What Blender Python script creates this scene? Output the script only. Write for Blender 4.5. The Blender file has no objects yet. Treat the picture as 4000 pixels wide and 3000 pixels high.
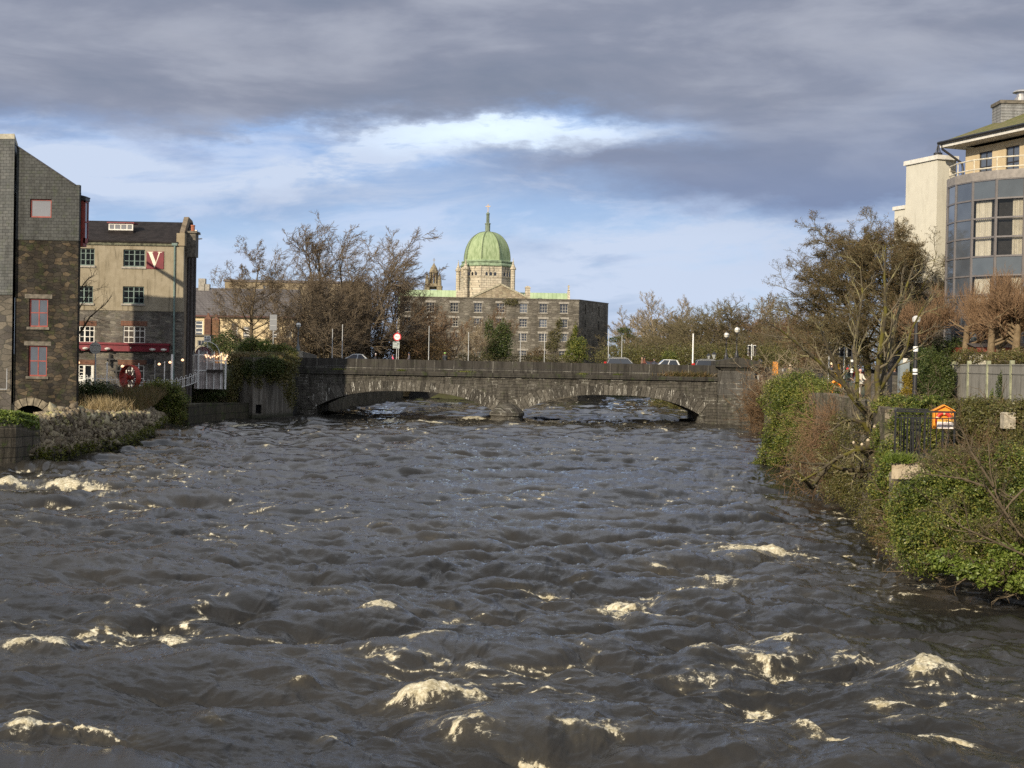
import bpy, math, random
import numpy as np
from mathutils import Vector, Matrix
R = math.radians
rng = np.random.default_rng(7)
random.seed(7)
C = bpy.context.scene.collection
sc = bpy.context.scene

# ------------------------------------------------------------------ camera
F, CAMH = 5555.6, 7.0
_a = math.atan(85 / F); _r = R(1.1)
_f = np.array([0, math.cos(_a), -math.sin(_a)])
_r0 = np.array([1.0, 0, 0]); _u0 = np.array([0, math.sin(_a), math.cos(_a)])
_rt = math.cos(_r) * _r0 + math.sin(_r) * _u0
_up = -math.sin(_r) * _r0 + math.cos(_r) * _u0
cam_d = bpy.data.cameras.new('camera'); cam = bpy.data.objects.new('camera', cam_d); C.objects.link(cam)
cam_d.sensor_width = 36; cam_d.lens = F / 4000 * 36; cam_d.clip_start = 0.5; cam_d.clip_end = 9000
cam.matrix_world = Matrix(((_rt[0], _up[0], -_f[0], 0), (_rt[1], _up[1], -_f[1], 0), (_rt[2], _up[2], -_f[2], CAMH), (0, 0, 0, 1)))
sc.camera = cam
def ray(px, py):
    return _f * F + (px - 2000) * _rt + (1500 - py) * _up
def P(px, py, Y):
    """the point at distance Y seen at photo pixel px, py"""
    d = ray(px, py); d = d * (Y / d[1]); return np.array([d[0], d[1], d[2] + CAMH])
def W(px, py, z=0.0):
    """the point at height z seen at photo pixel px, py"""
    d = ray(px, py); t = (z - CAMH) / d[2]; return np.array([d[0] * t, d[1] * t, z])

# ------------------------------------------------------------------ light, sky, exposure
SUN_EL, SUN_AZ = R(24), R(212)          # azimuth clockwise from +Y: behind the camera, to the left
sd = bpy.data.lights.new('sun', 'SUN'); sun = bpy.data.objects.new('sun', sd); C.objects.link(sun)
sd.energy = 4.0; sd.angle = R(0.6); sd.color = (1.0, 0.86, 0.66)
_sv = Vector((math.sin(SUN_AZ) * math.cos(SUN_EL), math.cos(SUN_AZ) * math.cos(SUN_EL), math.sin(SUN_EL)))
sun.rotation_euler = _sv.to_track_quat('Z', 'Y').to_euler()
sc.view_settings.view_transform = 'Standard'; sc.view_settings.look = 'None'
sc.cycles.use_denoising = False; sc.cycles.sample_clamp_indirect = 4; sc.cycles.sample_clamp_direct = 6
sc.view_settings.gamma = 1; sc.view_settings.exposure = 0.48
wd = bpy.data.worlds.new('World'); sc.world = wd; wd.use_nodes = True

class NT:
    """tiny helper to write node trees"""
    def __init__(s, nt): s.nt = nt; s.n = nt.nodes; s.l = nt.links
    def put(s, sock, v):
        if v is None: return
        if isinstance(v, bpy.types.NodeSocket): s.l.new(v, sock)
        elif isinstance(v, bpy.types.Node): s.l.new(v.outputs[0], sock)
        else:
            if hasattr(sock.default_value, '__len__') and not hasattr(v, '__len__'): v = [v] * len(sock.default_value)
            if hasattr(sock.default_value, '__len__') and len(v) == 3 and len(sock.default_value) == 4: v = (*v, 1)
            sock.default_value = v
    def m(s, op, a, b=None, c=None, clamp=False):
        n = s.n.new('ShaderNodeMath'); n.operation = op; n.use_clamp = clamp
        s.put(n.inputs[0], a); s.put(n.inputs[1], b); s.put(n.inputs[2], c); return n.outputs[0]
    def mul(s, a, b): return s.m('MULTIPLY', a, b)
    def add(s, a, b): return s.m('ADD', a, b)
    def sub(s, a, b): return s.m('SUBTRACT', a, b)
    def step(s, v, a, b, lo=0.0, hi=1.0):
        n = s.n.new('ShaderNodeMapRange'); n.interpolation_type = 'SMOOTHSTEP'
        s.put(n.inputs[0], v); s.put(n.inputs[1], a); s.put(n.inputs[2], b); s.put(n.inputs[3], lo); s.put(n.inputs[4], hi); return n.outputs[0]
    def mix(s, f, a, b, mode='MIX'):
        n = s.n.new('ShaderNodeMix'); n.data_type = 'RGBA'; n.blend_type = mode
        s.put(n.inputs[0], f); s.put(n.inputs[6], a); s.put(n.inputs[7], b); return n.outputs[2]
    def noise(s, vec, scale, detail=3, rough=0.55, dist=0.0, out=0):
        n = s.n.new('ShaderNodeTexNoise'); s.put(n.inputs['Vector'], vec); n.inputs['Scale'].default_value = scale
        n.inputs['Detail'].default_value = detail; n.inputs['Roughness'].default_value = rough; n.inputs['Distortion'].default_value = dist
        return n.outputs[out]
    def sep(s, v):
        n = s.n.new('ShaderNodeSeparateXYZ'); s.put(n.inputs[0], v); return n.outputs
    def comb(s, x, y, z=0.0):
        n = s.n.new('ShaderNodeCombineXYZ'); s.put(n.inputs[0], x); s.put(n.inputs[1], y); s.put(n.inputs[2], z); return n.outputs[0]
    def ramp(s, f, stops):
        n = s.n.new('ShaderNodeValToRGB'); s.put(n.inputs[0], f); e = n.color_ramp.elements
        while len(e) < len(stops): e.new(0.5)
        for i, (p, c) in enumerate(stops): e[i].position = p; e[i].color = (*c, 1)
        return n.outputs[0]

def srgb(r, g, b):
    f = lambda c: (c / 255 / 12.92) if c <= 10 else ((c / 255 + 0.055) / 1.055) ** 2.4
    return (f(r), f(g), f(b))

def build_sky():
    t = NT(wd.node_tree); t.n.clear()
    out = t.n.new('ShaderNodeOutputWorld'); bg = t.n.new('ShaderNodeBackground'); t.l.new(bg.outputs[0], out.inputs[0])
    tc = t.n.new('ShaderNodeTexCoord'); d = t.sep(tc.outputs['Generated'])
    sky = t.n.new('ShaderNodeTexSky'); sky.sky_type = 'NISHITA'; sky.sun_disc = False
    sky.sun_elevation = SUN_EL; sky.sun_rotation = SUN_AZ; sky.air_density = 1.0; sky.dust_density = 0.6; sky.ozone_density = 2.0
    az = t.m('ARCTAN2', d[0], d[1]); el = t.m('ARCSINE', d[2])
    # slow warp so that cloud edges are ragged
    q = t.comb(t.mul(az, 1.0), t.mul(el, 2.6), 0.3)
    w1 = t.sub(t.noise(q, 4.0, 9, 0.6), 0.5); w2 = t.sub(t.noise(t.comb(t.mul(az, 1.0), t.mul(el, 2.6), 7.7), 5.5, 10, 0.64), 0.5)
    A = t.add(az, t.mul(w1, 0.16)); E = t.add(el, t.mul(w2, 0.075))
    def band(v, k):  # photo pixel y to elevation
        return (1415 - v) / F
    def blob(px, py, sx, sy, tilt=0.0):
        dx = t.sub(A, (px - 2000) / F); dy = t.sub(E, (1415 - py + (px - 2000) * 0.0192) / F)
        if tilt: dy = t.sub(dy, t.mul(dx, tilt))
        u = t.mul(dx, F / sx); v = t.mul(dy, F / sy)
        return t.m('EXPONENT', t.mul(t.add(t.mul(u, u), t.mul(v, v)), -1.0))
    def total(items):
        s = None
        for it in items:
            w = t.mul(blob(*it[:-1]), it[-1]); s = w if s is None else t.add(s, w)
        return s
    # the cloud deck: everything above a ragged line that comes down towards the right
    edge = t.add(t.mul(A, -0.066), 0.136)
    deck = t.step(t.sub(E, edge), -0.016, 0.022)
    lowdark = total([(2900, 700, 900, 130, -0.02, 0.95), (3700, 640, 600, 200, 0, 0.85), (2300, 610, 500, 60, 0.05, 0.55), (1200, 800, 500, 60, 0.1, 0.25), (200, 560, 500, 50, 0, 0.5), (3500, 1000, 500, 90, 0.1, 0.25)])
    gap = total([(1650, 560, 500, 60, 0.1, 0.6), (2600, 520, 260, 40, -.05, 0.45), (3650, 480, 500, 120, 0, 0.12), (900, 600, 500, 60, 0, .5), (1950, 515, 430, 52, 0.05, 1.2), (2350, 545, 250, 45, 0, 0.6), (2150, 450, 120, 40, 0, 0.45), (1400, 590, 420, 50, -0.05, 0.9), (400, 640, 600, 60, 0.03, 0.6)])
    dk = t.m('SUBTRACT', t.m('MAXIMUM', deck, lowdark), gap, clamp=True)
    white = total([(300, 700, 700, 70, 0, .5), (1500, 600, 400, 60, .15, .7), (2350, 560, 420, 45, .08, .7), (3500, 950, 500, 90, .1, .4), (1700, 780, 600, 60, .12, .4), (2300, 1150, 900, 90, .02, .4), (450, 650, 620, 110, 0.03, 0.85), (1300, 690, 560, 110, 0.15, 0.8), (2500, 1020, 1500, 160, 0.03, 0.35), (1950, 520, 420, 50, 0.04, 1.3), (900, 760, 500, 40, 0.2, 0.35), (2700, 960, 700, 80, 0.05, 0.5),
                   (3000, 1150, 900, 120, 0.0, 0.45), (1400, 960, 500, 90, 0.1, 0.40), (3300, 880, 500, 50, 0.12, 0.5), (1300, 1150, 800, 110, 0, 0.35), (200, 720, 300, 60, 0, 0.3), (2150, 1000, 500, 60, 0.2, 0.3)])
    wn = t.noise(t.comb(az, t.add(t.mul(el, 4.2), t.mul(az, -0.35)), 3.1), 13.0, 9, 0.6, 0.35)
    white = t.m('MULTIPLY', white, t.step(wn, 0.3, 0.66, 0.2, 1.45), clamp=True)
    blue = t.mix(t.step(el, 0.0, 0.16), srgb(158, 180, 212), srgb(112, 140, 190))
    blue = t.mix(0.25, blue, t.mix(1.0, sky.outputs[0], (0.10, 0.10, 0.10), 'MULTIPLY'))
    pf = t.noise(t.comb(az, t.add(t.mul(el, 3.4), t.mul(az, -0.2)), 5.5), 9.0, 10, 0.62, 0.5)
    pg = t.noise(t.comb(az, t.mul(el, 3.0), 8.5), 5.0, 9, 0.6, 0.4)
    blue = t.mix(t.mul(t.step(pf, 0.46, 0.62), 0.55), blue, srgb(182, 194, 216))
    blue = t.mix(t.mul(t.step(pg, 0.52, 0.64), 0.45), blue, srgb(122, 136, 168))
    wc = t.mix(t.m('MULTIPLY', blob(2000, 515, 420, 60, 0.04), 0.9, clamp=True), srgb(176, 188, 208), srgb(208, 224, 240))
    c = t.mix(t.m('MULTIPLY', white, 1.0, clamp=True), blue, wc)
    dn = t.noise(t.comb(az, t.mul(el, 3.6), 1.7), 6.0, 7, 0.55, 0.3)
    deckc = t.ramp(t.step(dn, 0.26, 0.74), [(0.0, srgb(108, 116, 133)), (0.5, srgb(123, 128, 143)), (1.0, srgb(147, 151, 163))])
    lowc = t.mix(t.step(el, 0.09, 0.19), srgb(108, 122, 152), deckc)
    c = t.mix(t.m('MULTIPLY', dk, 0.96, clamp=True), c, lowc)
    # higher up and behind the camera the deck breaks up: darker bases, brighter rifts
    up = t.step(el, 0.30, 0.5); bk = t.step(d[1], 0.2, -0.2)
    hn = t.noise(tc.outputs['Generated'], 3.2, 6, 0.55, 0.4)
    hi = t.ramp(t.step(hn, 0.36, 0.64), [(0.0, srgb(132, 138, 147)), (0.5, srgb(170, 174, 182)), (1.0, srgb(218, 224, 235))])
    hb = t.ramp(t.step(hn, 0.36, 0.64), [(0.0, srgb(140, 144, 158)), (0.55, srgb(184, 188, 200)), (1.0, srgb(235, 240, 250))])
    hi = t.mix(t.step(d[1], 0.35, -0.15), hi, hb)
    c = t.mix(t.m('MAXIMUM', up, bk), c, hi)
    c = t.mix(t.step(el, -0.005, -0.03), c, (0.05, 0.05, 0.05))
    t.put(bg.inputs[0], c); bg.inputs[1].default_value = 1.0
build_sky()

# ------------------------------------------------------------------ objects and materials
def tag(o, label=None, cat=None, group=None, kind=None):
    if label: o['label'] = label
    if cat: o['category'] = cat
    if group: o['group'] = group
    if kind: o['kind'] = kind
    return o
def thing(name, label, cat, loc=(0, 0, 0), rotz=0.0, group=None):
    o = bpy.data.objects.new(name, None); C.objects.link(o); o.location = tuple(float(v) for v in loc); o.rotation_euler = (0, 0, rotz)
    o.empty_display_size = 0.3
    return tag(o, label, cat, group)
def children_of(o): return [c for c in bpy.data.objects if c.parent is o]
def copy_tree(o, loc=None, rotz=None, scale=None, label=None, kids=None):
    c = o.copy(); C.objects.link(c)
    if loc is not None: c.location = tuple(float(v) for v in loc)
    if rotz is not None: c.rotation_euler = (0, 0, rotz)
    if scale is not None: c.scale = (scale,) * 3 if not hasattr(scale, '__len__') else scale
    if label: c['label'] = label
    def rec(src, dst):
        for k in list(src.children):
            d = k.copy(); C.objects.link(d); d.parent = dst; rec(k, d)
    rec(o, c); return c

class MB:
    """collects shapes into one mesh"""
    def __init__(s): s.v = []; s.f = []; s.k = 0
    def raw(s, v, f):
        v = np.asarray(v, float).reshape(-1, 3); s.v.append(v)
        s.f.extend([tuple(i + s.k for i in q) for q in f]); s.k += len(v); return s
    def box(s, x0, x1, y0, y1, z0, z1):
        v = [(x0, y0, z0), (x1, y0, z0), (x1, y1, z0), (x0, y1, z0), (x0, y0, z1), (x1, y0, z1), (x1, y1, z1), (x0, y1, z1)]
        return s.raw(v, [(0, 3, 2, 1), (4, 5, 6, 7), (0, 1, 5, 4), (1, 2, 6, 5), (2, 3, 7, 6), (3, 0, 4, 7)])
    def hexa(s, lo, hi):
        """two rings of four corners"""
        return s.raw(list(lo) + list(hi), [(0, 3, 2, 1), (4, 5, 6, 7), (0, 1, 5, 4), (1, 2, 6, 5), (2, 3, 7, 6), (3, 0, 4, 7)])
    def beam(s, a, b, w, h=None):
        """square bar from a to b"""
        a = np.array(a, float); b = np.array(b, float); h = h or w
        d = b - a; d /= (np.linalg.norm(d) + 1e-9); up = np.array([0, 0, 1.0]) if abs(d[2]) < 0.95 else np.array([0, 1.0, 0])
        sx = np.cross(d, up); sx /= np.linalg.norm(sx); sz = np.cross(sx, d)
        q = [(-1, -1), (1, -1), (1, 1), (-1, 1)]
        lo = [a + sx * i * w / 2 + sz * j * h / 2 for i, j in q]; hi = [b + sx * i * w / 2 + sz * j * h / 2 for i, j in q]
        return s.hexa(lo, hi)
    def prism(s, poly, z0, z1):
        n = len(poly); v = [(x, y, z0) for x, y in poly] + [(x, y, z1) for x, y in poly]
        f = [tuple(range(n - 1, -1, -1)), tuple(range(n, 2 * n))] + [(i, (i + 1) % n, n + (i + 1) % n, n + i) for i in range(n)]
        return s.raw(v, f)
    def slab(s, poly, y0, y1):
        """polygon in x,z extruded along y"""
        n = len(poly); v = [(x, y0, z) for x, z in poly] + [(x, y1, z) for x, z in poly]
        f = [tuple(range(n)), tuple(range(2 * n - 1, n - 1, -1))] + [(i, n + i, n + (i + 1) % n, (i + 1) % n) for i in range(n)]
        return s.raw(v, f)
    def slabx(s, poly, x0, x1):
        """polygon in y,z extruded along x"""
        n = len(poly); v = [(x0, y, z) for y, z in poly] + [(x1, y, z) for y, z in poly]
        f = [tuple(range(n - 1, -1, -1)), tuple(range(n, 2 * n))] + [(i, (i + 1) % n, n + (i + 1) % n, n + i) for i in range(n)]
        return s.raw(v, f)
    def tube(s, pts, r, n=6, cap=True):
        pts = [np.array(p, float) for p in pts]; r = r if hasattr(r, '__len__') else [r] * len(pts)
        v = []; 
        for i, p in enumerate(pts):
            d = pts[min(i + 1, len(pts) - 1)] - pts[max(i - 1, 0)]; d /= (np.linalg.norm(d) + 1e-9)
            up = np.array([0, 0, 1.0]) if abs(d[2]) < 0.9 else np.array([1.0, 0, 0])
            a = np.cross(d, up); a /= np.linalg.norm(a); b = np.cross(d, a)
            if i and np.dot(a, pa) < 0: a = -a; b = -b
            pa = a
            for j in range(n):
                th = 2 * math.pi * j / n; v.append(p + r[i] * (math.cos(th) * a + math.sin(th) * b))
        f = [(i * n + j, i * n + (j + 1) % n, (i + 1) * n + (j + 1) % n, (i + 1) * n + j) for i in range(len(pts) - 1) for j in range(n)]
        if cap: f += [tuple(range(n - 1, -1, -1)), tuple(range((len(pts) - 1) * n, len(pts) * n))]
        return s.raw(v, f)
    def lathe(s, prof, c=(0, 0, 0), n=16, a0=0.0, a1=2 * math.pi):
        """prof: list of (radius, z)"""
        full = abs(a1 - a0 - 2 * math.pi) < 1e-6; m = n if full else n + 1; v = []
        for r, z in prof:
            for j in range(m):
                th = a0 + (a1 - a0) * j / n; v.append((c[0] + r * math.cos(th), c[1] + r * math.sin(th), c[2] + z))
        f = [(i * m + j, i * m + (j + 1) % m, (i + 1) * m + (j + 1) % m, (i + 1) * m + j) for i in range(len(prof) - 1) for j in range(n)]
        if full: f += [tuple(range(m - 1, -1, -1)), tuple(range((len(prof) - 1) * m, len(prof) * m))]
        return s.raw(v, f)
    def sphere(s, c, r, n=10, m=6):
        rr = r if hasattr(r, '__len__') else (r, r, r)
        v = []; 
        for i in range(m + 1):
            ph = math.pi * (i / m - 0.5)
            for j in range(n):
                th = 2 * math.pi * j / n
                v.append((c[0] + rr[0] * max(math.cos(ph), 0.02) * math.cos(th), c[1] + rr[1] * max(math.cos(ph), 0.02) * math.sin(th), c[2] + rr[2] * math.sin(ph)))
        f = [(i * n + j, i * n + (j + 1) % n, (i + 1) * n + (j + 1) % n, (i + 1) * n + j) for i in range(m) for j in range(n)]
        return s.raw(v, f)
    def wall(s, x0, x1, z0, z1, t, holes, y=0.0):
        """wall in the x,z plane: front at y, thickness t behind, rectangular openings (hx0,hx1,hz0,hz1)"""
        xs = sorted({x0, x1, *[h[0] for h in holes], *[h[1] for h in holes]}); zs = sorted({z0, z1, *[h[2] for h in holes], *[h[3] for h in holes]})
        xs = [x for x in xs if x0 <= x <= x1]; zs = [z for z in zs if z0 <= z <= z1]
        inh = lambda x, z: any(h[0] < x < h[1] and h[2] < z < h[3] for h in holes)
        solid = [[not inh((xs[i] + xs[i + 1]) / 2, (zs[j] + zs[j + 1]) / 2) for j in range(len(zs) - 1)] for i in range(len(xs) - 1)]
        v = []; f = []
        def q(*p): k = len(v); v.extend(p); f.append((k, k + 1, k + 2, k + 3))
        S = lambda i, j: 0 <= i < len(xs) - 1 and 0 <= j < len(zs) - 1 and solid[i][j]
        for i in range(len(xs) - 1):
            for j in range(len(zs) - 1):
                if not solid[i][j]: continue
                a, b, c, d = xs[i], xs[i + 1], zs[j], zs[j + 1]
                q((a, y, c), (b, y, c), (b, y, d), (a, y, d)); q((b, y + t, c), (a, y + t, c), (a, y + t, d), (b, y + t, d))
                if not S(i - 1, j): q((a, y + t, c), (a, y, c), (a, y, d), (a, y + t, d))
                if not S(i + 1, j): q((b, y, c), (b, y + t, c), (b, y + t, d), (b, y, d))
                if not S(i, j - 1): q((a, y + t, c), (b, y + t, c), (b, y, c), (a, y, c))
                if not S(i, j + 1): q((a, y, d), (b, y, d), (b, y + t, d), (a, y + t, d))
        return s.raw(v, f)
    def rot(s, ang, piv=(0, 0)):
        """turn everything so far about z"""
        ca, sa = math.cos(ang), math.sin(ang); out = []
        for v in s.v:
            w = v.copy(); x = v[:, 0] - piv[0]; y = v[:, 1] - piv[1]; w[:, 0] = piv[0] + ca * x - sa * y; w[:, 1] = piv[1] + sa * x + ca * y; out.append(w)
        s.v = out; return s
    def move(s, dx, dy, dz): s.v = [v + np.array([dx, dy, dz]) for v in s.v]; return s
    def build(s, name, mat, parent=None, smooth=False, loc=None):
        me = bpy.data.meshes.new(name); me.from_pydata(np.concatenate(s.v).tolist(), [], s.f); me.update()
        if smooth: me.shade_smooth()
        return link(name, me, mat, parent, loc)
def link(name, me, mat, parent=None, loc=None):
    if mat is not None: me.materials.append(mat)
    o = bpy.data.objects.new(name, me); C.objects.link(o)
    if parent is not None: o.parent = parent
    if loc is not None: o.location = loc
    return o
def np_mesh(name, v, faces, mat, parent=None, smooth=False, loops=4):
    """fast mesh from arrays; faces is (n,loops)"""
    me = bpy.data.meshes.new(name); v = np.ascontiguousarray(v, np.float32); faces = np.ascontiguousarray(faces, np.int32)
    me.vertices.add(len(v)); me.vertices.foreach_set('co', v.ravel())
    me.loops.add(faces.size); me.loops.foreach_set('vertex_index', faces.ravel())
    me.polygons.add(len(faces)); me.polygons.foreach_set('loop_start', np.arange(0, faces.size, loops, dtype=np.int32))
    if smooth: me.polygons.foreach_set('use_smooth', np.ones(len(faces), bool))
    me.update(calc_edges=True)
    return link(name, me, mat, parent)

def new_mat(name):
    m = bpy.data.materials.new(name); m.use_nodes = True; t = NT(m.node_tree); b = t.n['Principled BSDF']; return m, t, b
def bump(t, b, h, strength=0.5, dist=0.02):
    n = t.n.new('ShaderNodeBump'); t.put(n.inputs['Height'], h); n.inputs['Strength'].default_value = strength; n.inputs['Distance'].default_value = dist
    t.l.new(n.outputs[0], b.inputs['Normal'])
def oc(t):
    tc = t.n.new('ShaderNodeTexCoord'); return tc.outputs['Object']
def m_plain(name, col, rough=0.6, var=0.25, scale=3.0, metal=0.0, spec=0.5, emit=None):
    m, t, b = new_mat(name); n = t.noise(oc(t), scale, 4, 0.6)
    c2 = tuple(c * (1 - var) for c in col); c3 = tuple(min(1, c * (1 + var * 0.6)) for c in col)
    t.put(b.inputs['Base Color'], t.mix(t.step(n, 0.3, 0.7), c2, c3)); b.inputs['Roughness'].default_value = rough; b.inputs['Metallic'].default_value = metal
    b.inputs['Specular IOR Level'].default_value = spec
    if emit: b.inputs['Emission Color'].default_value = (*emit[:3], 1); b.inputs['Emission Strength'].default_value = emit[3]
    return m
def m_rubble(name, cols, scale=2.2, mortar=(0.12, 0.11, 0.09), sq=1.9, rough=0.9, moss=0.0, stain=0.5, bumpd=0.05, gap=0.06):
    """random rubble stonework: voronoi stones with mortar"""
    m, t, b = new_mat(name); o = t.sep(oc(t)); u = t.add(o[0], o[1])
    v = t.comb(u, t.mul(o[2], sq), 0.0)
    wv = t.noise(v, 1.3, 2, 0.5, out=1)
    vv = t.n.new('ShaderNodeVectorMath'); vv.operation = 'MULTIPLY_ADD'; t.put(vv.inputs[0], wv); vv.inputs[1].default_value = (0.35, 0.35, 0); t.put(vv.inputs[2], v)
    vo = t.n.new('ShaderNodeTexVoronoi'); vo.feature = 'F1'; vo.voronoi_dimensions = '2D'; t.put(vo.inputs['Vector'], vv.outputs[0]); vo.inputs['Scale'].default_value = scale; vo.inputs['Randomness'].default_value = 0.85
    ve = t.n.new('ShaderNodeTexVoronoi'); ve.feature = 'DISTANCE_TO_EDGE'; ve.voronoi_dimensions = '2D'; t.put(ve.inputs['Vector'], vv.outputs[0]); ve.inputs['Scale'].default_value = scale; ve.inputs['Randomness'].default_value = 0.85
    h = t.sep(vo.outputs['Color'])[0]
    k = len(cols); stones = t.ramp(h, [((i + 0.5) / k, c) for i, c in enumerate(cols)])
    fine = t.noise(oc(t), 9, 5, 0.65)
    stones = t.mix(t.step(fine, 0.35, 0.65, 0.0, 0.5), stones, (0.5, 0.5, 0.5), 'MULTIPLY')
    mm = t.step(ve.outputs['Distance'], gap * 0.4, gap)
    c = t.mix(mm, mortar, stones)
    big = t.noise(t.comb(u, t.mul(o[2], 0.45), o[1]), 0.5, 5, 0.6)
    c = t.mix(t.step(big, 0.35, 0.7, 0.0, stain), c, (0.22, 0.2, 0.18), 'MULTIPLY')
    if moss: c = t.mix(t.m('MULTIPLY', t.step(t.noise(oc(t), 1.1, 5, 0.7), 0.5, 0.68), moss, clamp=True), c, (0.045, 0.06, 0.016))
    t.put(b.inputs['Base Color'], c); b.inputs['Roughness'].default_value = rough; b.inputs['Specular IOR Level'].default_value = 0.2
    bump(t, b, t.add(t.mul(mm, 1.0), t.mul(fine, 0.5)), 0.9, bumpd)
    return m
def m_ashlar(name, c1, c2, mortar, bw=1.1, bh=0.4, msize=0.012, stain=0.6, leak=0.0, rough=0.85, moss=0.0, bumpd=0.03, off=0.5, patch=0.0, white=(0.55, 0.54, 0.48)):
    """coursed dressed stone; leak = white lime that has run from some joints"""
    m, t, b = new_mat(name); o = t.sep(oc(t)); u = t.add(o[0], o[1]); v = t.comb(u, o[2], 0.0)
    br = t.n.new('ShaderNodeTexBrick'); t.put(br.inputs['Vector'], v); br.offset = off
    br.inputs['Scale'].default_value = 1.0; br.inputs['Brick Width'].default_value = bw; br.inputs['Row Height'].default_value = bh
    br.inputs['Mortar Size'].default_value = msize; br.inputs['Mortar Smooth'].default_value = 0.2
    br.inputs['Color1'].default_value = (*c1, 1); br.inputs['Color2'].default_value = (*c2, 1)
    if leak:
        lk = t.step(t.noise(v, 0.55, 4, 0.7), 0.50, 0.60)
        t.put(br.inputs['Mortar'], t.mix(t.mul(lk, leak), mortar, white))
    else: br.inputs['Mortar'].default_value = (*mortar, 1)
    fine = t.noise(oc(t), 7, 6, 0.7)
    c = t.mix(t.step(fine, 0.3, 0.7, 0.0, 0.55), br.outputs['Color'], (0.5, 0.49, 0.46), 'MULTIPLY')
    if patch: c = t.mix(t.mul(t.step(t.noise(v, 1.7, 4, 0.6), 0.6, 0.7), patch), c, white)
    big = t.noise(t.comb(t.mul(u, 2.2), t.mul(o[2], 0.30), 0.0), 0.8, 5, 0.65)
    c = t.mix(t.step(big, 0.42, 0.66, 0.0, stain), c, (0.2, 0.19, 0.18), 'MULTIPLY')
    if moss: c = t.mix(t.m('MULTIPLY', t.step(t.noise(oc(t), 1.3, 5, 0.7), 0.52, 0.68), moss, clamp=True), c, (0.05, 0.07, 0.018))
    t.put(b.inputs['Base Color'], c); b.inputs['Roughness'].default_value = rough; b.inputs['Specular IOR Level'].default_value = 0.25
    bump(t, b, t.add(t.mul(br.outputs['Fac'], -0.6), fine), 0.8, bumpd)
    return m
def m_leaf(name, cols, rough=0.45, trans=0.25):
    m, t, b = new_mat(name); g = t.n.new('ShaderNodeNewGeometry')
    n = t.noise(oc(t), 0.55, 3, 0.6); f = t.add(t.mul(g.outputs['Random Per Island'], 0.75), t.mul(t.step(n, 0.3, 0.7), 0.3))
    k = len(cols); c = t.ramp(f, [((i + 0.5) / k, q) for i, q in enumerate(cols)])
    t.put(b.inputs['Base Color'], c); b.inputs['Roughness'].default_value = rough; b.inputs['Specular IOR Level'].default_value = 0.35
    tr = t.n.new('ShaderNodeBsdfTranslucent'); t.put(tr.inputs[0], c); mx = t.n.new('ShaderNodeMixShader'); mx.inputs[0].default_value = trans
    o = t.n['Material Output']; t.l.new(b.outputs[0], mx.inputs[1]); t.l.new(tr.outputs[0], mx.inputs[2]); t.l.new(mx.outputs[0], o.inputs[0])
    return m
def m_bark(name, c1, c2, lichen=None, amt=0.5, s=2.0):
    m, t, b = new_mat(name); n = t.noise(oc(t), s * 2, 5, 0.7)
    c = t.mix(t.step(n, 0.3, 0.7), c1, c2)
    if lichen: c = t.mix(t.mul(t.step(t.noise(oc(t), s, 5, 0.75), 0.48, 0.58), amt), c, lichen)
    t.put(b.inputs['Base Color'], c); b.inputs['Roughness'].default_value = 0.9; b.inputs['Specular IOR Level'].default_value = 0.15
    return m

# ------------------------------------------------------------------ the river
def fft_tile(N, L, lmin, lmax, rms, seed, power=2.6, focus=1.0):
    """periodic random wave field: height, choppy x and y shifts and the folding of the surface"""
    g = np.random.default_rng(seed); k1 = 2 * np.pi * np.fft.fftfreq(N, L / N); kx, ky = np.meshgrid(k1, k1, indexing='xy')
    k = np.hypot(kx, ky); k[0, 0] = 1; lam = 2 * np.pi / k
    A = k ** (-power) * ((lam > lmin) & (lam < lmax)) * (0.25 + focus * (ky / k) ** 2)
    A[0, 0] = 0; ph = g.uniform(0, 2 * np.pi, (N, N)); H = A * np.exp(1j * ph) * g.rayleigh(1, (N, N))
    h = np.fft.ifft2(H); sc_ = rms / h.real.std(); H *= sc_
    h = np.fft.ifft2(H).real
    dx = np.fft.ifft2(-1j * kx / k * H).real; dy = np.fft.ifft2(-1j * ky / k * H).real
    gy = lambda a, ax: (np.roll(a, -1, ax) - np.roll(a, 1, ax)) * N / (2 * L)
    lapl = gy(dx, 1) + gy(dy, 0)
    return h, dx, dy, lapl, L
def tile_at(T, x, y, ang):
    h, dx, dy, J, L = T; N = h.shape[0]; ca, sa = math.cos(ang), math.sin(ang)
    u = (ca * x - sa * y) / L * N; v = (sa * x + ca * y) / L * N
    i = np.floor(u).astype(int); j = np.floor(v).astype(int); a = u - i; b = v - j
    i0, i1, j0, j1 = i % N, (i + 1) % N, j % N, (j + 1) % N
    bl = lambda q: (q[j0, i0] * (1 - a) + q[j0, i1] * a) * (1 - b) + (q[j1, i0] * (1 - a) + q[j1, i1] * a) * b
    X, Y = bl(dx), bl(dy)
    return bl(h), ca * X + sa * Y, -sa * X + ca * Y, bl(J)
def nz2(x, y, seed):
    """smooth value noise in 0..1"""
    i = np.floor(x).astype(np.int64); j = np.floor(y).astype(np.int64); a = x - i; b = y - j; a = a * a * (3 - 2 * a); b = b * b * (3 - 2 * b)
    def hsh(i, j):
        n = (i * 374761393 + j * 668265263 + seed * 1442695041) & 0xffffffff; n = ((n ^ (n >> 13)) * 1274126177) & 0xffffffff; return ((n ^ (n >> 16)) & 0xffff) / 65535.0
    return (hsh(i, j) * (1 - a) + hsh(i + 1, j) * a) * (1 - b) + (hsh(i, j + 1) * (1 - a) + hsh(i + 1, j + 1) * a) * b
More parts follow.
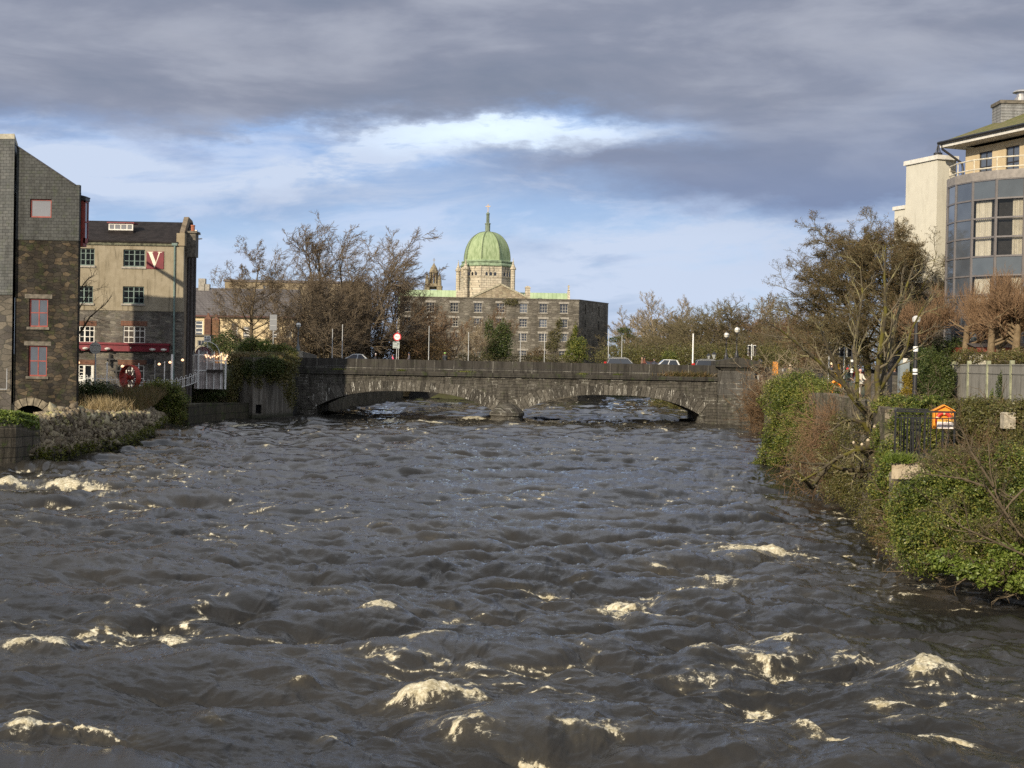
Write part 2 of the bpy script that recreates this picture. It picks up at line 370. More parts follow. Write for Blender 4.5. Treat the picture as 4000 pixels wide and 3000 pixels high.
def fbm(x, y, seed, o=4, g=0.5):
    s = 0; w = 1; t = 0
    for k in range(o): s = s + w * nz2(x * 2 ** k + 17.3 * k, y * 2 ** k - 9.1 * k, seed + k); t += w; w *= g
    return s / t
def m_water():
    m, t, b = new_mat('river_water'); o = oc(t)
    at = t.n.new('ShaderNodeAttribute'); at.attribute_name = 'foam'; foam = at.outputs['Fac']
    xy = t.sep(o); v = t.comb(xy[0], t.mul(xy[1], 0.8), 0)
    v = t.comb(t.mul(xy[0], 0.75), xy[1], 0); f1 = t.noise(v, 3.0, 7, 0.78, 1.2); f2 = t.noise(v, 15, 5, 0.7, 0.6)
    fr = t.add(t.mul(f1, 0.55), t.mul(f2, 0.45))
    fm = t.m('MULTIPLY', t.step(t.add(foam, t.mul(t.sub(fr, 0.5), 2.4)), 0.36, 0.72), t.step(foam, 0.02, 0.14))
    mud = t.noise(v, 0.12, 3, 0.5)
    body = t.mix(t.step(mud, 0.35, 0.65), (0.015, 0.0142, 0.0125), (0.027, 0.025, 0.0215))
    body = t.mix(t.m('MULTIPLY', foam, 0.5, clamp=True), body, (0.14, 0.12, 0.075))
    foamc = t.mix(t.step(fr, 0.42, 0.66), (0.30, 0.26, 0.16), (0.74, 0.69, 0.53))
    t.put(b.inputs['Base Color'], t.mix(fm, body, foamc))
    t.put(b.inputs['Roughness'], t.mix(fm, (0.035,) * 3, (0.7,) * 3)); b.inputs['IOR'].default_value = 1.333
    n1 = t.noise(t.comb(xy[0], t.mul(xy[1], 1.4), 0), 6.0, 6, 0.7, 0.3)
    bump(t, b, t.add(t.mul(n1, 1.0), t.mul(t.mul(fm, fr), 1.3)), 0.4, 0.04)
    return m
CAPS = [  # standing waves with broken crests: px, py, width and height in photo pixels, foam amount
 (250, 2905, 470, 120, .9, .34), (115, 2800, 95, 40, 1.0, .12), (130, 2575, 240, 60, .95, .2), (435, 2455, 230, 70, .5, .16), (1660, 2510, 260, 70, 1.0, .22), (1690, 2560, 170, 40, .6, .1),
 (1705, 2740, 330, 85, 1.0, .24), (1170, 2690, 140, 45, .3, .2), (1890, 2905, 190, 50, .9, .16), (1260, 2897, 110, 35, .55, .1), (2270, 2910, 380, 90, .6, .16), (2080, 2960, 180, 60, .8, .15),
 (2820, 2290, 210, 90, 1.4, .26), (2700, 2340, 230, 75, 1.15, .15), (2460, 2365, 200, 60, 1.2, .16), (2470, 2430, 270, 90, 1.6, .28), (2970, 2175, 300, 55, .85, .2), (2570, 2215, 110, 40, .6, .1),
 (3120, 2535, 360, 50, .85, .16), (2800, 2585, 230, 60, .95, .2), (3320, 2600, 180, 70, .6, .14), (3650, 2660, 210, 170, 1.1, .34), (3150, 2870, 120, 80, .75, .14), (3400, 2915, 460, 60, 1.2, .15), (3020, 2600, 200, 50, .9, .12), (3500, 2740, 150, 50, .8, .1),
 (3700, 2950, 180, 80, 1.3, .16), (2950, 2840, 220, 45, .6, .12), (3560, 2835, 180, 40, .5, .1), (1450, 2410, 110, 30, .55, .12), (1720, 2385, 110, 40, .2, .14), (1320, 2510, 260, 30, .6, .1), (1470, 2418, 90, 40, .8, .12),
 (280, 1905, 260, 36, .9, .16), (50, 1900, 130, 30, .9, .14), (640, 1825, 140, 30, .9, .14), (720, 1860, 120, 25, .7, .1), (700, 1835, 110, 35, .4, .12), (500, 1885, 70, 22, .5, .08), (1680, 1658, 130, 20, 1.2, .18),
 (1530, 1650, 110, 14, .9, .1), (1225, 1655, 80, 14, .9, .1), (950, 1670, 200, 16, .8, .1), (1270, 1780, 90, 20, .7, .1), (1440, 1775, 70, 20, .7, .1), (1050, 1755, 60, 20, .5, .1), (1850, 1640, 120, 14, .7, .1),
 (2580, 1688, 60, 16, .9, .1), (2330, 1660, 70, 14, .7, .08), (2460, 1665, 60, 12, .6, .08), (2560, 1570, 90, 12, .9, .1), (1570, 1575, 90, 10, .9, .1), (1750, 1580, 110, 12, .6, .1), (2470, 1578, 60, 10, .7, .06),
 (3090, 2090, 240, 40, .3, .14), (3560, 2290, 150, 40, .5, .08), (3180, 1900, 60, 20, .9, .05), (3540, 2340, 160, 30, .5, .06), (900, 2140, 90, 26, .4, .1), (620, 2330, 120, 30, .4, .08), (80, 2100, 120, 22, .35, .08),
 (2090, 2310, 200, 30, .45, .1), (2250, 2420, 120, 28, .6, .08), (3820, 2400, 90, 30, .4, .06), (2050, 1670, 160, 16, .5, .1), (880, 1890, 80, 16, .3, .06), (2800, 1720, 80, 14, .4, .06), (820, 2870, 120, 30, .2, .12), (2200, 2745, 160, 40, .25, .14)]
def build_water():
    h_px = np.concatenate([np.arange(105, 420, 1.0), np.arange(420, 1640, 1.75), np.arange(1640, 2500, 20)])
    d = F * CAMH / h_px                                              # distances of the rows
    tx = np.concatenate([np.arange(-0.56, -0.37, 0.004), np.arange(-0.37, 0.37, 0.00066), np.arange(0.37, 0.56, 0.004)])
    Y, T = np.meshgrid(d, tx, indexing='ij'); X = T * Y
    A = fft_tile(512, 57.0, 1.3, 11, 0.165, 3, 2.35, 1.7); B = fft_tile(512, 13.0, 0.13, 1.6, 0.033, 5, 2.3, 0.8); A2 = fft_tile(256, 33.0, 0.8, 4.5, 0.075, 8, 2.2, 0.9)
    ha, xa, ya, ja = tile_at(A, X, Y, 0.12); hb, xb, yb, jb = tile_at(B, X, Y, 0.45); hc, xc, yc, jc = tile_at(A2, X, Y, -0.3)
    calm = 0.55 + 0.9 * fbm(X / 14, Y / 22, 31, 3)                   # rough and slick reaches
    far = np.clip(1.0 - (Y - 60) / 260, 0.35, 1)
    bank = np.clip((np.interp(Y, [20, 44, 55, 68, 84, 171, 400], [12.6, 13, 14, 16, 17.6, 29.5, 40]) - X) / 5, 0.35, 1)
    Z = (ha + hc) * calm * bank + hb * calm * far
    DX = (xa + xc) * 1.35 * calm + xb * far * 0.9; DY = (ya + yc) * 1.35 * calm + yb * far * 0.9
    fold = (ja + jc) * calm + 0.25 * jb
    rag = fbm(X * 2.2, Y * 1.6, 5, 4, 0.6); rag2 = fbm(X * 7, Y * 5, 15, 3, 0.6)
    patch = fbm(X / 9 + 3, Y / 12, 77, 3)
    r1 = lambda n: (1 - np.abs(2 * n - 1)) ** 1.6
    sxx = X + 1.1 * (fbm(X * .5, Y * .5, 301, 3) - .5); syy = Y + 1.6 * (fbm(X * .45 + 5, Y * .5, 311, 3) - .5)
    crisp = 0.10 * r1(nz2(sxx * .55, syy * .95, 321)) + 0.055 * r1(nz2(sxx * 1.3 + 7, syy * 2.2, 331)) + 0.026 * r1(nz2(sxx * 3.0, syy * 4.8, 341)) + 0.012 * r1(nz2(sxx * 7, syy * 10.5, 351))
    Z = Z + (crisp - 0.07) * calm * np.clip(1.15 - (Y - 70) / 170, 0.3, 1.15)
    rg = lambda n: (1 - np.abs(2 * n - 1)) ** 3
    wx = X + 0.35 * (rag - .5); wy = Y + 0.5 * (rag2 - .5)
    lace = np.clip(rg(fbm(wx * 2.6, wy * 2.4, 51, 2)) * 0.75 + rg(fbm(wx * 6.5, wy * 6, 61, 3)) * 0.55, 0, 1.2)
    # folded crests carry a little broken water, mostly downstream of the bridge and along the near right
    q = -fold; q = (q - q.mean()) / q.std()
    foam = np.clip((q - 1.3) * 0.7, 0, 0.75) * np.clip((patch - 0.34) * 5, 0, 1) * (0.25 + 1.1 * lace)
    foam = foam + np.clip((rag2 - 0.72) * 4, 0, 0.5) * np.clip((patch - 0.5) * 5, 0, 1) * (q > 0.8) * (Y > 30)
    seam = rg(fbm(X * 0.32 + 9, Y * 1.1, 91, 3)); foam = foam + np.clip((seam - 0.76) * 4, 0, 1) * lace * np.clip((patch - 0.42) * 5, 0, 1) * 0.75
    near_bridge = np.clip(1 - np.abs(Y - 163) / 30, 0, 1)
    foam = foam + near_bridge * np.clip((q - 1.0), 0, 1) * 0.9 * (rag > 0.42)
    for i, (px, py, wpx, hpx, fa, amp) in enumerate(CAPS):
        c = W(px, py); dd = c[1]; sx = wpx / F * dd / 2; vert = hpx / F * dd
        sy = max(min((hpx / F) * dd * dd / CAMH * 0.20, 2.2), 0.25)
        tilt = ((i * 37) % 11 - 5) * 0.035
        xx = X - c[0]; yy = Y - c[1] - tilt * xx - 0.25 * sx * np.sin(xx / sx * 2.1 + i) * 0.5
        mk = (np.abs(xx) < 3.2 * sx) & (np.abs(yy) < 6 * sy)
        if not mk.any(): continue
        u = xx[mk] / sx; v = yy[mk] / sy; wob = rag[mk]
        # steep near side, long back
        prof = np.exp(-np.where(v > 0, (v / 1.9) ** 2, (v / 1.0) ** 2)); lat = np.exp(-np.abs(u / 1.15) ** 2.4)
        Z[mk] += amp * 0.95 * prof * lat * (0.55 + 0.9 * wob)
        DY[mk] += -amp * 0.4 * prof * lat * np.clip(v, -1, 1)
        ff = np.exp(-np.abs(u / 0.9) ** 3) * np.exp(-((v - 0.1 + 0.5 * u * u) / (0.6 + 0.7 * (wob - 0.4))) ** 2)
        tail = np.exp(-np.abs(u / 1.0) ** 3) * np.exp(-((v - 1.0) / 1.3) ** 2) * 0.42
        brk = np.clip(0.4 + 2.8 * (0.6 * wob + 0.4 * rag2[mk] - 0.36), 0, 1.3)
        lc = lace[mk]; area = np.exp(-np.abs(u / 1.15) ** 2.6) * np.exp(-((v - 0.35) / 1.25) ** 2)
        core = np.exp(-np.abs(u / 0.85) ** 3) * np.exp(-((v - 0.05 + 0.45 * u * u + 0.5 * (wob - 0.5)) / 0.26) ** 2)
        foam[mk] += fa * (core * brk * 0.85 + area * lc * np.clip(wob * 2.2 - 0.35, 0, 1.2) * 0.95 + ff * np.clip(brk - 0.75, 0, 1) * 0.9)
        Z[mk] += np.clip(fa * ff, 0, 1) * (fbm(X[mk] * 11, Y[mk] * 9, 41, 3, 0.65) - 0.45) * 0.07
    foam = np.clip(foam * 1.25, 0, 1.1)
    V = np.stack([X + DX, Y + DY, Z], -1).reshape(-1, 3); n, m_ = Y.shape
    idx = np.arange(n * m_).reshape(n, m_)
    Fq = np.stack([idx[1:, :-1], idx[1:, 1:], idx[:-1, 1:], idx[:-1, :-1]], -1).reshape(-1, 4)
    o = np_mesh('water', V, Fq, m_water(), smooth=True); tag(o, kind='structure', label='dark brown choppy river with broken white crests')
    at = o.data.attributes.new('foam', 'FLOAT', 'POINT'); at.data.foreach_set('value', foam.ravel().astype(np.float32))
build_water()

# ------------------------------------------------------------------ terrain
RB = [(-60, 12.0), (20, 19.5), (38, 17.6), (44, 16.6), (50, 15.6), (55, 14.8), (68, 16.7), (84, 18.3), (120, 22.5), (171, 29.5), (183, 29.5), (260, 27), (330, 30), (420, 30)]
LB = [(-60, -34), (60, -34), (85, -32.3), (98, -30.3), (110, -31), (119, -32.5), (137, -35.2), (146, -36.6), (155, -37.5), (167, -34.5), (168, -26), (183, -26), (215, -24), (262, -20), (264, -2), (330, 6), (420, 6)]
rbx = lambda y: np.interp(y, [p[0] for p in RB], [p[1] for p in RB]); lbx = lambda y: np.interp(y, [p[0] for p in LB], [p[1] for p in LB])
def land_z(x, y):
    sm = lambda a, b, v: np.clip((v - a) / (b - a), 0, 1) ** 2 * (3 - 2 * np.clip((v - a) / (b - a), 0, 1))
    right = 3.65 + 0.95 * sm(56, 64, y) + 1.3 * sm(120, 165, y)
    left = np.interp(y, [80, 100, 116, 126, 141, 157, 167, 170], [-0.6, -0.4, 0.3, 1.7, 3.2, 3.4, 5.0, 5.9])
    z = np.where(x > 0, right, left)
    z = np.where(y > 171, 5.9 - 1.2 * sm(195, 240, y), z)
    return z
def build_ground():
    xs = np.unique(np.concatenate([np.arange(-64, 64, 1.0), np.linspace(-900, -64, 24), np.linspace(64, 900, 24)]))
    ys = np.unique(np.concatenate([np.arange(-20, 340, 1.5), np.linspace(340, 3000, 26)]))
    X, Y = np.meshgrid(xs, ys, indexing='xy'); Z = land_z(X, Y)
    river = (X > lbx(Y) - 0.9) & (X < rbx(Y) + 0.9) & (Y < 318)
    Z = np.where(river, -2.5, Z + 0.25 * (fbm(X / 6, Y / 6, 3, 3) - 0.5) * (Y < 165))
    V = np.stack([X, Y, Z], -1).reshape(-1, 3); n, m = X.shape; idx = np.arange(n * m).reshape(n, m)
    Q = np.stack([idx[:-1, :-1], idx[:-1, 1:], idx[1:, 1:], idx[1:, :-1]], -1).reshape(-1, 4)
    mt, t, b = new_mat('ground'); nn = t.noise(oc(t), 0.6, 6, 0.65)
    t.put(b.inputs['Base Color'], t.ramp(nn, [(0.3, (0.045, 0.038, 0.024)), (0.5, (0.05, 0.055, 0.02)), (0.7, (0.07, 0.08, 0.025))])); b.inputs['Roughness'].default_value = 0.95
    tag(np_mesh('ground', V, Q, mt, smooth=False), kind='structure', label='grassy and earthy ground on both banks')
build_ground()

# ------------------------------------------------------------------ the bridge
BY = 171.0; SB = F / BY
M = {}
M['bridge_face'] = m_ashlar('bridge_stone', (0.075, 0.069, 0.058), (0.115, 0.107, 0.09), (0.035, 0.033, 0.028), 0.95, 0.36, 0.022, 0.75, leak=0.8, bumpd=0.06, moss=0.25)
M['bridge_dark'] = m_ashlar('parapet_stone', (0.046, 0.042, 0.037), (0.065, 0.06, 0.052), (0.13, 0.125, 0.11), 2.35, 1.5, 0.035, 0.6, leak=0.35, bumpd=0.03, moss=0.2, off=0.0)
M['cornice'] = m_ashlar('cornice_stone', (0.048, 0.045, 0.038), (0.064, 0.059, 0.05), (0.03, 0.03, 0.028), 2.6, 0.9, 0.02, 0.7, bumpd=0.03, moss=0.5, off=0.0)
def m_voussoir():
    m, t, b = new_mat('voussoir_stone'); g = t.n.new('ShaderNodeNewGeometry'); fine = t.noise(oc(t), 5, 6, 0.7); o = t.sep(oc(t))
    c = t.ramp(g.outputs['Random Per Island'], [(0.0, (0.05, 0.046, 0.039)), (0.5, (0.10, 0.092, 0.077)), (1.0, (0.135, 0.125, 0.105))])
    c = t.mix(t.step(fine, 0.35, 0.65, 0, 0.7), c, (0.4, 0.4, 0.38), 'MULTIPLY')
    w = t.step(t.noise(t.comb(t.mul(o[0], 3.0), t.mul(o[2], 0.5), 0), 1.3, 5, 0.75), 0.57, 0.60)
    c = t.mix(t.mul(w, 0.6), c, (0.55, 0.54, 0.48)); t.put(b.inputs['Base Color'], c); b.inputs['Roughness'].default_value = 0.85; b.inputs['Specular IOR Level'].default_value = 0.25
    bump(t, b, fine, 1.0, 0.08); return m
M['voussoir'] = m_voussoir()
ZS, RISE, HALF, PW = 1.15, 2.15, 10.75, 2.8
CX = (-12.95, 11.9)
def arch_z(x, c): u = min(abs((x - c) / HALF), 1.0); return ZS + RISE * (1 - u ** PW)
def build_bridge():
    x0, x1 = -27.5, 24.7; zt = 5.2
    br = thing('stone_bridge', 'long dark limestone road bridge of two flat arches across the river', 'bridge', (0, BY, 0))
    # spandrel walls and the solid body, one mesh: front face strips above the arch curves
    mb = MB(); W_ = 12.0
    xs = sorted(set([x0, x1] + [c + HALF * s for c in CX for s in np.linspace(-1, 1, 41)]))
    def low(x):
        for c in CX:
            if abs(x - c) < HALF - 1e-6: return arch_z(x, c)
        return None
    for a, b in zip(xs[:-1], xs[1:]):
        m_ = (a + b) / 2; op = low(m_) is not None
        if op: c = CX[0] if m_ < 0 else CX[1]; za, zb = arch_z(a, c), arch_z(b, c)
        else: za = zb = -2.0
        mb.raw([(a, 0, za), (b, 0, zb), (b, 0, zt), (a, 0, zt), (a, W_, za), (b, W_, zb), (b, W_, zt), (a, W_, zt)],
               [(0, 1, 2, 3), (5, 4, 7, 6), (0, 4, 5, 1)])
    for c in CX:
        for s in (-1, 1):
            x = c + s * HALF; mb.raw([(x, 0, -2), (x, W_, -2), (x, W_, ZS), (x, 0, ZS)], [(0, 1, 2, 3)])
    mb.build('spandrel', M['bridge_face'], br)
    # voussoirs of both arches, both faces
    r_ = random.Random(4); rings = []
    for c in CX:
        vb0 = MB(); vb1 = MB()
        # walk along the curve
        pts = [(x, arch_z(x, c)) for x in np.linspace(c - HALF, c + HALF, 400)]
        L = [0]
        for p, q in zip(pts[:-1], pts[1:]): L.append(L[-1] + math.dist(p, q))
        n = 41; tot = L[-1]
        def at(s):
            i = min(np.searchsorted(L, s), 399); i = max(i, 1); f = (s - L[i - 1]) / (L[i] - L[i - 1]); p, q = pts[i - 1], pts[i]
            x = p[0] + (q[0] - p[0]) * f; z = p[1] + (q[1] - p[1]) * f
            # direction of the joint: fans out towards the springings
            u = (x - c) / HALF; an = math.pi / 2 - u * 0.62; return x, z, math.cos(an), math.sin(an)
        for k in range(n):
            a = at(tot * k / n + 0.02); b = at(tot * (k + 1) / n - 0.02); u = abs((k + 0.5) / n * 2 - 1)
            dep = 1.05 + 0.45 * u + r_.uniform(-0.06, 0.06) + (0.12 if k % 2 else 0); pr = 0.06 + r_.uniform(0, 0.05)
            for (ya, yb) in ((-pr, 0.25), (W_ - 0.25, W_ + pr)):
                top = min(zt - 0.05, 9)
                A1 = (a[0] + a[2] * dep, min(a[1] + a[3] * dep, top)); B1 = (b[0] + b[2] * dep, min(b[1] + b[3] * dep, top))
                poly = [(a[0], a[1] - 0.02), (b[0], b[1] - 0.02), B1, A1]; (vb0 if ya < 1 else vb1).slab(poly, ya, yb)
        vb0.build('arch_ring', M['voussoir'], br); vb1.build('arch_ring', M['voussoir'], br)
    # cornice, parapet and coping with slightly uneven blocks
    cb = MB(); pb = MB(); x = x0
    while x < x1:
        w = min(r_.uniform(2.2, 2.9), x1 - x)
        if w > 0.05: cb.box(x + 0.008, x + w - 0.008, -0.32 + r_.uniform(0, .02), 0.35, zt, 5.68 + r_.uniform(0, 0.02))
        x += w
    x = x0
    while x < x1:
        w = min(r_.uniform(1.5, 2.6), x1 - x); j = r_.uniform(0, 0.015)
        if w > 0.05:
            pb.box(x + 0.012, x + w - 0.012, -0.02 - j, 0.43, 6.18, 7.08 + r_.uniform(-0.015, 0.015))
            w2 = w / 2; pb.box(x + 0.012, x + w2 - 0.01, 0.0 - j, 0.42, 5.66, 6.165); pb.box(x + w2 + 0.01, x + w - 0.012, 0.005 - j, 0.42, 5.66, 6.165)
        x += w
    cb.build('cornice', M['cornice'], br); pb.build('parapet', M['bridge_dark'], br)
    fb = MB(); fb.box(x0, 29, W_ - 0.4, W_, 5.2, 7.05); o = fb.build('far_parapet', M['bridge_dark'], br)
    # small consoles of paler stone under the cornice
    kb = MB()
    for i in range(34):
        x = x0 + 0.05 + i * 1.53; kb.box(x, x + 1.52, -0.05 - 0.03 * (i % 2), 0.1, 4.86 + 0.04 * (i % 3), 5.2)
    kb.build('corbel_course', M['bridge_face'], br)
    # central pier with rounded cutwater and domed cap
    pc = (-0.35 - 0.2, 0)
    pr_ = MB(); pr_.lathe([(1.95, -2), (1.95, 0.55), (2.1, 0.6), (2.1, 0.95), (1.5, 1.5), (0.8, 1.95), (0.12, 2.1)], (pc[0], -0.1, 0), 20, math.pi, 2 * math.pi)
    pr_.box(pc[0] - 1.2, pc[0] + 1.2, 0.02, W_ - 0.02, -2, 1.14)
    pr_.build('pier', M['bridge_face'], br)
    MB().box(x0, CX[0] - HALF + 0.35, -0.35, 0, -2, 0.95).box(x0, CX[0] - HALF + 0.3, -0.45, 0, 0.953, 1.25).build('abutment_base', M['bridge_face'], br)
    MB().box(CX[1] + HALF - 0.3, 24.6, -0.35, 0, -2, 0.9).box(CX[1] + HALF - 0.1, 24.6, -0.42, 0, 0.903, 1.35).build('abutment_base', M['bridge_face'], br)
    # roadway on top
    rd = MB(); rd.box(x0 - 40, 60, 0.45, W_ - 0.45, 5.3, 6.05); o = rd.build('road', m_plain('asphalt', (0.05, 0.05, 0.052), 0.9, 0.3, 2), None, loc=(0, BY, 0)); tag(o, kind='structure', label='asphalt road over the bridge')
    kb = MB(); kb.box(x0, 24.6, 0.45, 2.6, 6.054, 6.17); kb.box(x0, 24.6, W_ - 2.6, W_ - 0.45, 6.054, 6.17); o = kb.build('pavement', m_plain('paving', (0.25, 0.24, 0.22), 0.9), None, loc=(0, BY, 0)); tag(o, kind='structure', label='raised pavements beside the bridge road')
    # right terminal pier
    pp = thing('bridge_pier', 'broad tapering stone end pier with a pitched cap at the right end of the bridge', 'stone pier', (0, BY, 0))
    b = MB(); z1, z0 = 6.55, 3.55
    b.hexa([(24.75, -0.75, z0), (29.45, -0.75, z0), (29.45, 3.0, z0), (24.75, 3.0, z0)], [(25.2, -0.5, z1), (29.0, -0.5, z1), (29.0, 3.0, z1), (25.2, 3.0, z1)])
    b.hexa([(24.7, -0.2, z0), (25.2, -0.2, z0), (25.2, 3, z0), (24.7, 3, z0)], [(24.7, -0.2, z1 + .4), (25.6, -0.2, z1 + .4), (25.6, 3, z1 + .4), (24.7, 3, z1 + .4)])
    b.build('shaft', m_ashlar('pier_stone', (0.085, 0.082, 0.075), (0.105, 0.10, 0.09), (0.07, 0.068, 0.06), 1.25, 0.62, 0.016, 0.5, leak=0.9, bumpd=0.03), pp)
    b = MB(); b.box(24.75, 30.6, -1.0, 3.0, 2.6, 3.55); b.box(24.6, 31.0, -1.25, 3.0, 1.5, 2.6); b.box(24.6, 31.6, -1.6, 3.0, -2, 1.5)
    b.build('plinth', M['bridge_face'], pp)
    b = MB(); b.box(25.0, 29.3, -0.62, 3.1, z1, z1 + 0.18); b.box(24.9, 29.4, -0.72, 3.2, z1 + 0.18, z1 + 0.36)
    b.slab([(24.35, z1 + 0.38), (29.85, z1 + 0.38), (29.85, z1 + 1.05), (27.1, z1 + 1.55), (24.35, z1 + 1.05)], -1.0, 3.4)
    b.build('cap', M['cornice'], pp)
    # wall running on to the right of the pier
    w = MB(); w.box(29.46, 41, 0.3, 0.9, -2, 6.95); o = w.build('stone_wall', M['bridge_dark'], None, loc=(0, BY, 0)); tag(o, 'dark stone wall running right from the bridge end pier', 'wall')
    e = thing('utility_box', 'small pale metal box fixed to the stone wall right of the bridge pier', 'utility box', P(2967, 1478, BY + 0.3))
    b = MB(); b.box(-.4, .4, -.18, 0, -.42, .42); b.build('casing', m_plain('box_metal', (0.28, 0.27, 0.24), 0.6), e)
    b = MB(); b.box(-.06, .34, -.21, -.181, -.34, .34); b.build('door', m_plain('box_door', (0.06, 0.035, 0.03), 0.6), e)
build_bridge()

# ------------------------------------------------------------------ shared building parts
M['pane'] = m_plain('window_pane', (0.012, 0.014, 0.017), 0.06, 0.3, 0.6, spec=1.0)
M['pane_grey'] = m_plain('grey_pane', (0.08, 0.092, 0.11), 0.08, 0.15, 0.8, spec=1.0)
M['pane_pale'] = m_plain('pale_pane', (0.20, 0.205, 0.22), 0.15, 0.1, 0.5, spec=0.8)  # reflection of bright sky put into the pale base colour
M['red_paint'] = m_plain('red_paint', (0.24, 0.035, 0.022), 0.5, 0.35, 3)
M['white_paint'] = m_plain('white_paint', (0.66, 0.64, 0.58), 0.5, 0.15, 3)
M['green_paint'] = m_plain('grey_green_paint', (0.13, 0.19, 0.17), 0.55, 0.25, 3)
M['maroon'] = m_plain('maroon_paint', (0.15, 0.008, 0.018), 0.45, 0.2, 2)
M['lintel'] = m_plain('stone_sill', (0.13, 0.115, 0.09), 0.85, 0.45, 3)
M['pale_stone'] = m_plain('pale_sill', (0.30, 0.28, 0.24), 0.85, 0.3, 3)
M['black_metal'] = m_plain('black_metal', (0.018, 0.018, 0.02), 0.45, 0.3, 4)
M['grey_metal'] = m_plain('galvanised_metal', (0.42, 0.43, 0.43), 0.45, 0.2, 4, metal=0.3)
M['inside'] = m_plain('dark_interior', (0.01, 0.01, 0.01), 0.9)
M['brick'] = m_ashlar('red_brick', (0.17, 0.07, 0.045), (0.22, 0.10, 0.06), (0.16, 0.13, 0.10), 0.12, 0.45, 0.012, 0.4, off=0.0)
M['mill_rubble'] = m_rubble('mill_rubble', [(0.035, 0.031, 0.026), (0.055, 0.048, 0.038), (0.085, 0.068, 0.048), (0.045, 0.04, 0.036), (0.07, 0.06, 0.046), (0.03, 0.028, 0.026), (0.13, 0.10, 0.066)], 1.75, (0.045, 0.04, 0.032), 1.9, stain=0.8, moss=0.45, bumpd=0.10, gap=0.05)
M['cafe_rubble'] = m_rubble('cafe_rubble', [(0.12, 0.11, 0.10), (0.20, 0.185, 0.16), (0.09, 0.08, 0.07), (0.26, 0.24, 0.2), (0.15, 0.13, 0.11)], 1.9, (0.21, 0.195, 0.165), 2.2, stain=0.5, moss=0.35, bumpd=0.05)
def m_render(name, c1, c2, dirt=0.6, vstreak=0.5):
    m, t, b = new_mat(name); o = t.sep(oc(t)); u = t.add(o[0], o[1]); n = t.noise(oc(t), 0.8, 6, 0.65); g = t.noise(oc(t), 30, 3, 0.6)
    c = t.mix(t.step(n, 0.3, 0.7), c1, c2); s = t.noise(t.comb(t.mul(u, 2.4), t.mul(o[2], 0.22), 0), 1.2, 6, 0.7)
    c = t.mix(t.step(s, 0.5, 0.72, 0, vstreak), c, (0.35, 0.34, 0.32), 'MULTIPLY'); c = t.mix(t.step(g, 0.3, 0.7, 0, 0.25 * dirt), c, (0.5, 0.5, 0.5), 'MULTIPLY')
    t.put(b.inputs['Base Color'], c); b.inputs['Roughness'].default_value = 0.9; b.inputs['Specular IOR Level'].default_value = 0.2; bump(t, b, g, 0.4, 0.02); return m
def m_slate(name, c1, c2, w=0.42, h=0.26, lich=0.25):
    m = m_ashlar(name, c1, c2, tuple(x * 0.4 for x in c1), w, h, 0.012, 0.5, moss=lich, bumpd=0.02, rough=0.6); return m
def win(par, x0, x1, z0, z1, y, nx, nz, fm, pm, fw=0.08, bw=0.035, sill=None, lintel=None, rows=None, mid=False, name='window', dep=0.07):
    """a window: frame with glazing bars, one pane behind it, maybe sill and lintel as sub-parts"""
    b = MB(); b.box(x0, x1, y, y + dep, z0, z0 + fw); b.box(x0, x1, y, y + dep, z1 - fw, z1); b.box(x0, x0 + fw, y, y + dep, z0 + fw, z1 - fw); b.box(x1 - fw, x1, y, y + dep, z0 + fw, z1 - fw)
    for i in range(1, nx):
        x = x0 + (x1 - x0) * i / nx; w = bw * (2.0 if mid and i * 2 == nx else 1); b.box(x - w / 2, x + w / 2, y + 0.01, y + dep - 0.01, z0 + fw, z1 - fw)
    zz = rows if rows else [i / nz for i in range(1, nz)]
    for q in zz:
        z = z0 + (z1 - z0) * q; b.box(x0 + fw, x1 - fw, y + 0.014, y + dep - 0.014, z - bw / 2, z + bw / 2)
    f = b.build(name, fm, par); MB().box(x0 + fw * .5, x1 - fw * .5, y + dep * .55, y + dep * .8, z0 + fw * .5, z1 - fw * .5).build('pane', pm, f)
    if sill: MB().box(x0 - 0.15, x1 + 0.15, sill[1], y + 0.02, z0 - sill[2], z0 - 0.003).build('sill', sill[0], f)
    if lintel: MB().box(x0 - lintel[3], x1 + lintel[3], lintel[1], y + 0.05, z1 + 0.003, z1 + lintel[2]).build('lintel', lintel[0], f)
    return f
def rel(Y, root):
    return lambda px, py, Yd=0.0: P(px, py, Y + Yd) - root

